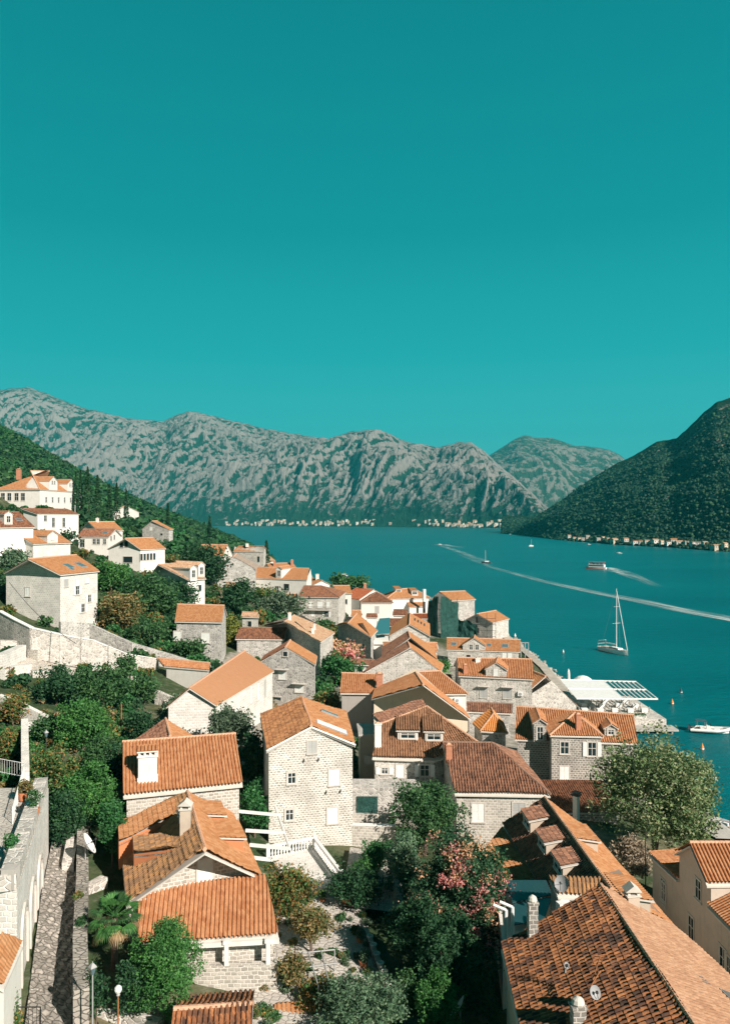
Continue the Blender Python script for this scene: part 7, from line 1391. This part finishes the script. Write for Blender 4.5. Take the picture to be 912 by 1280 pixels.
# tile capped garden wall at the bottom
gw = rubble_wall('garden wall capped with orange tiles above a white door at the bottom', [(-6.11, 51.92, 6.90), (-2.94, 52.35, 6.90), (-1.41, 51.92, 6.90)], 1.6, .5, 'plaster_white')
g0_, g1_ = (-6.07, 51.60, 7.00), (-2.87, 52.02, 7.00)
roof_obj('tile_capping', [((g0_[0], g0_[1]-.45, 6.95), (g1_[0], g1_[1]-.45, 6.95), (g1_[0], g1_[1]+.2, 7.35), (g0_[0], g0_[1]+.2, 7.35), 'tiles_orange'), ((g1_[0], g1_[1]+.85, 6.95), (g0_[0], g0_[1]+.85, 6.95), (g0_[0], g0_[1]+.2, 7.35), (g1_[0], g1_[1]+.2, 7.35), 'tiles_orange')], gw, 50)
m = MB(); q = (-3.93, 51.00, 6.00); m.box((q[0], g0_[1]-.3, 5.6), 1.6, .1, 1.5, .05); m.build('door', 'white_paint', gw)
# overhead cable from the big stone house
m = MB(); a, b = V3((-63.83, 138.00, 28.79)), V3((-42.00, 112.00, 21.92)); m.tube([a.lerp(b, i/10)-Vector((0, 0, 1.0*math.sin(math.pi*i/10))) for i in range(11)], .05, 4); tag(m.build('cable', 'dark_metal'), 'thin dark overhead cable sagging across the big pale stone house', 'cable')

# ------------------------------------------------------------------ waterside restaurant
rs = empty('restaurant_terrace', (49, 157, 0), 'restaurant terrace on a stone platform over the water, under a long white canopy', 'terrace')
m = MB(); m.slab([(38.5, 147, 1.9), (57.6, 147, 1.9), (57.6, 166, 1.9), (40, 168, 1.9)], 2.8); m.build('platform', 'stone_light', rs)
m = MB(); m.slab([(47.5, 143.6, .75), (58.6, 143.6, .75), (58.6, 147, .75), (47.5, 147, .75)], .3); 
for xx in (49, 53, 57.5): m.tube([(xx, 144, -1), (xx, 144, .6)], .2, 8)
m.build('jetty', 'concrete', rs)
A4 = [(41.4, 150.6, 5.0), (57.2, 150.2, 5.0), (57.6, 163.4, 5.6), (42, 165.4, 5.6)]
m = MB(); m.slab([A4[0], (50.6, 150.4, 5.06), (50.9, 164.2, 5.66), A4[3]], .06); m.build('canopy', 'canvas', rs)
for i in range(8):
    f = i/7; x0 = 50.6+(57.2-50.6)*f; x1 = 50.9+(57.6-50.9)*f; beam(rs, (x0, 150.3, 5.0), (x1, 164, 5.6), .14, .16)
for p, q in ((A4[0], A4[1]), (A4[3], A4[2]), ((41.7, 158, 5.3), (57.4, 157, 5.3))): beam(rs, p, q, .2, .28)
for p in ((41.6, 150.7), (46.8, 150.6), (52, 150.5), (57.1, 150.4), (57.4, 163.2), (50, 163.6), (43, 164.5), (57.2, 157)): beam(rs, (p[0], p[1], 1.9), (p[0], p[1], 4.95), .2, .2, 'post')
N = 2600; rng = np.random.default_rng(5); C = np.stack([41+13*rng.random(N), 148+.5*rng.normal(size=N)*.6, 2.3+.35*rng.normal(size=N)*.7], -1); V, F = leaves(C, N, .14, rng); np_mesh('planter_hedge', V, F, 'leaf_dense', rs)
m = MB(); m.box((47, 147.9, 1.9), 14, .8, .5, 0, base=True); m.build('planter', 'stone_white', rs)
for i_, (x, y) in enumerate([(43.5, 152.5), (46.5, 152.2), (49.5, 152.6), (52.5, 152.2), (55.3, 152.4), (44.5, 156.5), (48, 156.2), (51.5, 156.4), (54.8, 156), (46, 160), (50, 160.2), (54, 160)]):
    t_ = empty('table', (x, y, 1.9), 'white clothed restaurant table on the waterside platform', 'table', 'tables on the restaurant platform')
    m = MB(); m.box((x, y, 2.62), 1.2, 1.0, .06); m.box((x, y, 2.2), 1.1, .9, .75, 0, 0, 1.06); m.build('tablecloth', 'canvas', t_)
    for sx in (-1, 1):
        c = empty('chair', (x+sx*.85, y, 1.9), 'pale chair at a white clothed restaurant table', 'chair', 'chairs on the restaurant platform'); m = MB(); m.box((x+sx*.85, y, 2.35), .45, .45, .06); m.build('seat', 'frame_stone', c)
        m = MB(); m.box((x+sx*1.06, y, 2.65), .05, .45, .55); m.build('backrest', 'frame_stone', c)
        m = MB()
        for ax in (-.18, .18):
            for ay in (-.18, .18): m.box((x+sx*.85+ax, y+ay, 1.9), .05, .05, .43, 0, base=True)
        m.build('leg_frame', 'wood', c)
um = empty('parasol', (44.2, 167, 1.9), 'closed white parasol standing tall behind the restaurant canopy', 'parasol'); m = MB(); m.lathe((44.2, 167, 3.4), [(.1, 0), (.45, .5), (.35, 2), (.28, 3.6), (.03, 4.3)], 10); m.build('folded_cover', 'canvas', um); m = MB(); m.tube([(44.2, 167, 1.5), (44.2, 167, 3.5)], .06, 6); m.build('pole', 'white_paint', um)
tn_ = empty('tent', (47.3, 166.2, 1.9), 'small white domed awning at the back of the restaurant terrace', 'awning'); m = MB(); m.lathe((47.3, 167.0, 4.9), [(2.2, 0), (1.9, .5), (1.1, 1.05), (.2, 1.3)], 14); m.build('canvas_dome', 'canvas', tn_); m = MB(); m.tube([(47.3, 167, 1.9), (47.3, 167, 5)], .08, 6); m.build('pole', 'white_paint', tn_)
# pier clutter between houses and restaurant
for i_, (P_, sx, sy, lab_) in enumerate([((33.59, 150.00, 3.75), 3, 5, 'pale flat roofed kiosk between the shuttered long house and the restaurant')]):
    k = empty('kiosk', (P_[0], P_[1], 1), lab_, 'kiosk'); m = MB(); m.box((P_[0]+1.5, P_[1], 1), sx, sy, 2.6, .1, base=True); m.build('wall', 'plaster_white', k); m = MB(); m.box((P_[0]+1.5, P_[1], 3.6), sx+.5, sy+.5, .15, .1, base=True); m.build('roof', 'concrete', k)
fr_ = empty('metal_frame', (44.78, 216.00, 0.85), 'tall pale blue steel frame right of the roof with three roof windows', 'frame'); q = (44.78, 216.00, 0.85)
m = MB()
for dx in (-1, .2, 1.1): m.box((q[0]+dx, q[1], 1), .22, .22, 4.6, 0, base=True)
m.box((q[0], q[1], 5.5), 2.4, .2, .2); m.box((q[0], q[1], 3.6), 2.4, .2, .2); m.build('frame_tube', 'rubber_grey', fr_)

# ------------------------------------------------------------------ boats
def hull(m, L, W, H, bow=.35, mi=0, n=14, stern=.8, deck=True, sheer=.25):
    """boat hull along +x (bow), waterline z=0"""
    rings = []
    for i in range(n+1):
        f = i/n; x = -L/2+L*f; w = W/2*(stern+(1-stern)*min(1, f*2.5)) if f < 1-bow-.15 else W/2*max(0.02, math.cos((f-(1-bow-.15))/(bow+.15)*math.pi/2)**.8)
        z1 = H+sheer*f*f*H*1.6; kz = -.35 if f < .85 else -.35+(f-.85)/.15*.9
        rings.append([(x, -w, z1), (x, -w*.86, .1), (x, 0, kz), (x, w*.86, .1), (x, w, z1)])
    for i in range(n):
        for k in range(4): m.face([rings[i][k], rings[i+1][k], rings[i+1][k+1], rings[i][k+1]], mi)
    m.face([rings[0][k] for k in range(5)], mi)
    return rings
def deckf(m, rings, dz=-.08, mi=0):
    for a, b in zip(rings[:-1], rings[1:]): m.face([(a[0][0], a[0][1]*.97, a[0][2]+dz), (b[0][0], b[0][1]*.97, b[0][2]+dz), (b[4][0], b[4][1]*.97, b[4][2]+dz), (a[4][0], a[4][1]*.97, a[4][2]+dz)], mi)
def place(r, loc, rz): r.location = loc; r.rotation_euler = (0, 0, rz); WO[r.name] = tuple(loc)
def boat_root(name, label, group=None): return empty(name, (0, 0, 0), label, name.replace('_', ' '), group)
# moored yacht
r = boat_root('sailing_yacht', 'white sailing yacht at anchor with bare mast, bow towards the town'); m = MB(); rg = hull(m, 12, 3.6, 1.15); m.build('hull', 'hull_white', r)
m = MB(); deckf(m, rg); m.build('deck', 'frame_stone', r); m = MB(); m.box((.6, 0, 1.5), 4.6, 1.9, .5, 0, 0, .85); cb = m.build('cabin', 'hull_white', r); m = MB(); m.box((.6, 0, 1.5), 3.6, 1.86, .2); m.build('cabin_window', 'glass_dark', cb)
m = MB(); m.tube([(1.0, 0, 1.2), (1.0, 0, 19.4)], [.13, .08], 8); ms = m.build('mast', 'white_paint', r); m = MB(); m.tube([(1.0, -1.4, 9), (1.0, 1.4, 9)], .05, 5); m.tube([(1.0, -1.0, 14), (1.0, 1.0, 14)], .04, 5); m.build('spreader', 'white_paint', ms)
m = MB(); m.tube([(1.0, 0, 2.6), (-3.8, 0, 2.5)], .18, 8); m.build('boom', 'white_paint', r); m = MB(); m.tube([(5.7, 0, 1.6), (1.1, 0, 18.6)], .10, 6); m.build('furled_jib', 'canvas', r)
m = MB()
for s_ in (-1, 1): m.tube([(.8, s_*1.6, 1.3), (1.0, s_*.9, 9), (1.0, 0, 19)], .02, 4)
m.tube([(-5.6, 0, 1.3), (1.0, 0, 19.2)], .02, 4); m.build('rigging', 'grey_metal', r)
m = MB(); m.box((-3.2, 0, 1.25), 2.8, 2.2, .35); m.build('cockpit', 'frame_stone', r); m = MB()
for a in range(9): 
    th = math.pi*a/8; 
m.tube([(-5.4, -1.4, 1.2), (-5.5, -1.4, 3.0), (-5.5, 1.4, 3.0), (-5.4, 1.4, 1.2)], .05, 5); m.tube([(-5.9, -1.4, 2.0), (-5.9, 1.4, 2.0)], .1, 5); m.build('stern_arch', 'grey_metal', r)
m = MB(); m.lathe((-5.5, 1.3, 2.9), [(.05, 0), (.3, .1), (.05, .2)], 8); m.build('radar', 'white_paint', r)
place(r, (75.0, 231.5, 0), math.atan2(-10.2, 4.2))
# inflatable speedboat
def rib(label, loc, rz, L=7.2, group=None, canopy=True, tube_m='hull_white'):
    r = boat_root('motorboat', label, group); m = MB(); W = 2.5
    path = [(-L/2, -W/2, .55), (L*.12, -W/2, .6), (L*.33, -W*.36, .75), (L*.47, -W*.1, .95), (L/2, 0, 1.0), (L*.47, W*.1, .95), (L*.33, W*.36, .75), (L*.12, W/2, .6), (-L/2, W/2, .55)]
    m.tube(path, .27, 8); m.build('inflatable_tube', tube_m, r); m = MB(); rg = hull(m, L*.9, W*.86, .35); m.build('hull', 'hull_white', r); m = MB(); deckf(m, rg, -.05); m.build('deck', 'frame_stone', r)
    m = MB(); m.box((-.3, 0, .9), .9, .9, .9, 0, 0, .8); c = m.build('console', 'hull_white', r); m = MB(); m.box((.05, 0, 1.5), .1, .8, .4); m.build('windscreen', 'glass_dark', c)
    m = MB(); m.box((-1.5, 0, .75), .6, 1.6, .5); m.box((1.2, 0, .6), 1.0, 1.3, .3); m.build('seat', 'canvas', r)
    m = MB(); m.box((-L/2-.1, 0, .75), .5, .5, .9, 0, 0, .8); m.build('outboard_motor', 'hull_dark', r)
    if canopy:
        m = MB(); m.box((-1.6, 0, 2.15), 1.9, 1.9, .07); cn = m.build('sun_canopy', 'hull_dark', r); m = MB()
        for sx in (-2.4, -.8):
            for sy in (-.9, .9): m.tube([(sx, sy, .7), (sx, sy, 2.12)], .03, 4)
        m.build('canopy_pole', 'grey_metal', cn)
    place(r, loc, rz); return r
rib('white inflatable motorboat with dark sun canopy floating beside three buoys', (64.9, 144.6, 0), -.28)
rib('grey inflatable boat moored at the quay behind the huge tree, nearer the wall', (44.34, 96.73, 0.30), 2.2, 6, None, False, 'rubber_grey')
rib('grey inflatable boat moored at the quay, cut by the right edge of the picture', (46.62, 97.72, 0.30), 2.25, 6, None, False, 'rubber_grey')
# ferry
r = boat_root('ferry', 'small white two deck passenger ferry trailing a bright wake'); m = MB(); rg = hull(m, 17, 5, 1.4); m.build('hull', 'hull_white', r); m = MB(); m.box((0, 0, .25), 15, 4.7, .35); m.build('hull_stripe', 'red_paint', r)
m = MB(); m.box((-1, 0, 2.6), 12.5, 4.5, 2.2); k = m.build('lower_deck', 'hull_white', r); m = MB(); m.box((-1, 0, 2.8), 12.0, 4.56, .9); m.build('window_band', 'glass_dark', k)
m = MB()
for sx in (-6.5, -3.5, -.5, 2.5, 5):
    for sy in (-2, 2): m.tube([(sx, sy, 3.7), (sx, sy, 5.6)], .08, 5)
m.build('deck_post', 'white_paint', r); m = MB(); m.box((-1, 0, 5.7), 12.8, 4.7, .2); m.build('awning', 'red_paint', r); m = MB(); m.box((4, 0, 4.6), 2, 3.2, 1.7); m.build('wheelhouse', 'hull_white', r)
m = MB(); m.box((-1.5, 0, 4.0), 9, 3.6, .5); m.build('bench_rows', 'hull_dark', r)
place(r, (188.7, 629, 0), 2.55)
# sailing boats far out
for loc, h, lab, rz in (((112, 711, 0), 12, 'little sailboat with bare mast trailing a thin wake, middle distance', 2.9), ((251, 1163, 0), 11, 'tiny far sailboat with bare mast near the foot of the wooded mountain', .3)):
    r = boat_root('sailboat', lab); m = MB(); rg = hull(m, 8.5, 3, 1.2); deckf(m, rg); m.build('hull', 'hull_dark' if h == 12 else 'hull_white', r); m = MB(); m.box((-.5, 0, 1.6), 4, 2, .9, 0, 0, .8); m.build('cabin', 'hull_white', r)
    m = MB(); m.tube([(.6, 0, 1), (.6, 0, h)], .12, 5); m.build('mast', 'white_paint', r); 
    if h: m = MB(); m.tube([(.6, 0, 2), (-3, 0, 2)], .2, 6); m.build('furled_sail', 'canvas', r)
    place(r, loc, rz)
# moored launch
r = boat_root('cabin_cruiser', 'grey and white cabin boat with dark hull moored behind the stone pines'); m = MB(); rg = hull(m, 9.5, 3.2, 1.2); deckf(m, rg); m.build('hull', 'hull_dark', r); m = MB(); m.box((.3, 0, 1.9), 5.2, 2.4, 1.5, 0, 0, .85); k = m.build('cabin', 'hull_white', r); m = MB(); m.box((.3, 0, 2.0), 4.6, 2.42, .5); m.build('window_band', 'glass_dark', k); m = MB(); m.box((-.5, 0, 2.8), 5.5, 2.6, .12); m.build('roof', 'rubber_grey', r)
place(r, (-15.00, 533.33, 0.00), .1)
for P_, lab in (((120.00, 1238.71, 0.00), 'tiny white speedboat at the head of the long far wake'), ((301.90, 914.29, 0.00), 'tiny white boat off the far wooded shore'), ((360.00, 1238.71, 0.00), 'tiny white boat left of the far shore houses'), ((402.22, 2133.33, 0.00), 'tiny white boat close to the distant town')):
    r = boat_root('speedboat', lab); m = MB(); rg = hull(m, 7, 2.6, 1.0); deckf(m, rg); m.build('hull', 'hull_white', r); m = MB(); m.box((-.4, 0, 1.3), 2.2, 1.7, .8, 0, 0, .75); m.build('cabin', 'hull_white', r); place(r, P_, 2.7)
def buoy(P, r_, mat, lab):
    r_ *= .72
    m = MB(); m.lathe((P[0], P[1], -.3), [(r_*.6, 0), (r_, .3), (r_*.95, .6+r_*.3), (r_*.45, .8+r_), (r_*.12, 1.0+r_*1.5)], 12); o = m.build('buoy', mat); tag(o, lab, 'buoy')
    m = MB(); m.lathe((P[0], P[1], .1), [(r_*1.02, 0), (r_*1.04, .18)], 12); m.build('band', 'hull_white' if mat != 'hull_white' else 'grey_metal', o)
buoy((73.06, 177.78, 0.00), .42, 'hull_dark', 'dark cone buoy, farthest of the three near the motorboat'); buoy((66.70, 166.96, 0.00), .42, 'orange_paint', 'orange and white buoy left of the dark cone buoy'); buoy((58.68, 133.80, 0.00), .42, 'orange_paint', 'orange buoy nearest the huge tree, below the motorboat')
buoy((51.32, 263.01, 0.00), .5, 'hull_white', 'white buoy off the roof with three roof windows'); buoy((59.64, 231.33, 0.00), .35, 'hull_white', 'small white buoy left of the anchored yacht')
# wakes
t = NT('foam'); uv = t.n('UVMap').outputs[0]; mp = t.n('Mapping'); mp.inputs['Scale'].default_value = (.018, .9, 1); t.l(uv, mp.inputs[0]); n = t.noise(1.1, 7, mp.outputs[0], .72)
t.col((.75, .85, .85)); t.rough(.8); tr_ = t.n('BsdfTransparent'); mx = t.n('MixShader'); 
sx = t.n('SeparateXYZ'); t.l(uv, sx.inputs[0]); at = t.n('Attribute'); at.attribute_name = 'foam'
t.l(t.math('MULTIPLY', t.ramp(n, [(.47, .06), (.60, 1)]), at.outputs['Fac']), mx.inputs[0]); t.l(tr_.outputs[0], mx.inputs[1]); t.l(t.b.outputs[0], mx.inputs[2]); t.l(mx.outputs[0], t.t.nodes['Material Output'].inputs[0]); MATS['foam'] = t.m
def wake(pts, w0, w1, d0, d1, label, z=.16):
    P = np.array([p[:2] for p in pts], float); n = 60; k = np.arange(len(P)); t_ = np.linspace(0, len(P)-1, n); X = np.interp(t_, k, P[:, 0]); Y = np.interp(t_, k, P[:, 1]); dx, dy = np.gradient(X), np.gradient(Y); L = np.hypot(dx, dy); nx, ny = -dy/L, dx/L
    f = np.linspace(0, 1, n); w = w0+(w1-w0)*f; V = []; UV = []; D = []; cum = np.cumsum(L)
    for j, s in enumerate((-.5, -.25, 0, .25, .5)):
        V.append(np.stack([X+nx*w*s, Y+ny*w*s, np.full(n, z)], -1)); UV.append(np.stack([cum, np.full(n, s*9+5)], -1)); D.append((d0+(d1-d0)*f)*(0 if abs(s) == .5 else 1)*np.minimum(1, (1-f)*8))
    V = np.concatenate(V); idx = np.arange(5*n).reshape(5, n); F = np.stack([idx[:-1, :-1], idx[:-1, 1:], idx[1:, 1:], idx[1:, :-1]], -1).reshape(-1, 4)
    o = np_mesh('wake', V, F, 'foam', uv=np.concatenate(UV), attr={'foam': np.concatenate(D)}); tag(o, label, 'wake', kind='stuff')
W1 = [(152.73, 290.91, 0.00), (147.69, 310.93, 0.00), (141.14, 335.37, 0.00), (135.57, 378.33, 0.00), (126.22, 426.67, 0.00), (116.36, 498.70, 0.00), (107.54, 629.51, 0.00), (107.50, 800.00, 0.00), (109.47, 1010.53, 0.00)]
wake(W1, 15, 6, 1.0, .06, 'long white boat wake crossing the bay from the right edge')
W2 = [(x-2, y-10) for x, y, z in W1]
wake(W2[:7], 4, 3, 1.0, .1, 'thin near edge line of the long boat wake', .2)
wake([(198.99, 645.38, 0.00), (196.31, 590.77, 0.00), (185.95, 518.92, 0.00), (173.65, 451.76, 0.00)], 20, 8, 1.1, .0, 'bright wake of the passenger ferry'); wake([(113.45, 698.18, 0.00), (115.20, 768.00, 0.00), (119.00, 960.00, 0.00), (117.50, 1200.00, 0.00)], 14, 10, .1, .6, 'faint wake left of the little sailboat', .2); wake([(120.00, 1238.71, 0.00), (130.00, 1200.00, 0.00), (141.71, 1097.14, 0.00)], 30, 10, 1.2, .1, 'short wake of the tiny speedboat', .24)

# ------------------------------------------------------------------ far shore towns
def tiny_house(x, y, z, w, d, h, rz, wallm, roofm, label, group):
    r = empty('shore_house', (x, y, z), label, 'house', group); m = MB(); m.box((x, y, z-6), w, d, h+6, rz, 0, base=True); m.build('wall', wallm, r)
    m = MB(); ca, sa = math.cos(rz), math.sin(rz); P = lambda a, b, c: (x+a*ca-b*sa, y+a*sa+b*ca, c); a, b, e, k = w/2+.4, d/2+.4, z+h+.01, z+h+w*.2
    m.face([P(-a, -b, e), P(a, -b, e), P(a, 0, k), P(-a, 0, k)]); m.face([P(a, b, e), P(-a, b, e), P(-a, 0, k), P(a, 0, k)]); m.face([P(-a, b, e), P(-a, -b, e), P(-a, 0, k)]); m.face([P(a, -b, e), P(a, b, e), P(a, 0, k)]); m.build('roof', roofm, r)
    if w > 5 and y < 2000:
        for i in (-1, 1): m = MB(); m.box(P(i*w*.25, -d/2-.03, z+h*.6), w*.12, .12, h*.3, rz); m.build('window', 'glass_dark', r)
rr = random.Random(21)
for i_, (px, w) in enumerate([(747, 9), (753, 8), (759, 10), (767, 14), (781, 12), (793, 10), (800, 7), (808, 9), (818, 14), (826, 8), (834, 11), (841, 12), (848, 14), (857, 8), (866, 10), (872, 9), (880, 10), (890, 8), (895, 12), (905, 9), (711, 8), (717, 9), (723, 10), (728, 8), (734, 9)]):
    yb = float(np.interp(px, Ph, Bh))+(6+26*rr.random()); x = (px-456)/960*yb; z = 1.5+(yb-float(np.interp(px, Ph, Bh)))*.12
    w *= .72; tiny_house(x, yb, z, w, w*.8, 4+2.5*rr.random(), rr.uniform(-.5, .5), rr.choice(['stone_white', 'stone_light', 'plaster_cream']), rr.choice(['tiles_pale', 'tiles_pale', 'tiles_brown', 'tiles_orange']), 'small waterside house on the far shore below the wooded mountain', 'houses along the shore below the wooded mountain')
for i_ in range(170):
    if i_ < 90: px = rr.uniform(282, 470)
    else: px = rr.gauss(590, 34)
    yb = float(np.interp(px, [-120, 200, 450, 640, 720], [5600, 5300, 4600, 3700, 3400])); dd = abs(rr.gauss(0, 50))+10; y = yb+dd; x = (px-456)/960*y
    if px > 700 or px < 280: continue
    w = rr.uniform(9, 18)
    q_ = np.argmin(np.hypot(rngX[::1, :]-x, (rngY-y))); zz = min(30., max(3., float(rngZ.ravel()[q_])))+2
    tiny_house(x, y, zz, w, w*.8, rr.uniform(6, 12), rr.uniform(-.4, .4), rr.choice(['plaster_cream', 'stone_light', 'stone_grey', 'stone_white', 'plaster_beige']), rr.choice(['tiles_pale', 'tiles_orange', 'plaster_beige']), 'tiny pale house of the distant town at the foot of the limestone mountains', 'houses of the distant town')
tiny_house(*(lambda P: (P[0], P[1], P[2]))((726.25, 1660.00, 147.21)), 9, 7, 9, .2, 'plaster_white', 'tiles_pale', 'small pale chapel standing high on the wooded mountain', None); 
tiny_house(*(lambda P: (P[0], P[1], P[2]))((752.19, 1660.00, 142.02)), 12, 8, 5, -.2, 'plaster_white', 'tiles_pale', 'low pale ruin right of the chapel high on the wooded mountain', None)

# ------------------------------------------------------------------ haze
def haze():
    m = MB(); x0, x1, y0, y1, z0, z1 = -8500, 9500, -250, 14000, -10, 1750
    c = [(x0, y0), (x1, y0), (x1, y1), (x0, y1)]; lo = [(a, b, z0) for a, b in c]; hi = [(a, b, z1) for a, b in c]; m.face(lo[::-1]); m.face(hi)
    for i in range(4): j = (i+1) % 4; m.face([lo[i], lo[j], hi[j], hi[i]])
    mt = bpy.data.materials.new('haze_air'); mt.use_nodes = True; nt = mt.node_tree; nt.nodes.clear(); o = nt.nodes.new('ShaderNodeOutputMaterial'); v = nt.nodes.new('ShaderNodeVolumePrincipled'); v.inputs['Color'].default_value = (.04, .64, .73, 1); v.inputs['Density'].default_value = HAZE_D; v.inputs['Anisotropy'].default_value = .0
    nt.links.new(v.outputs[0], o.inputs['Volume']); MATS['haze_air'] = mt
    ob = m.build('haze', 'haze_air', origin=(0, 0, 0)); tag(ob, kind='stuff')
HAZE_D = 6.5e-5
if HAZE_D: haze()
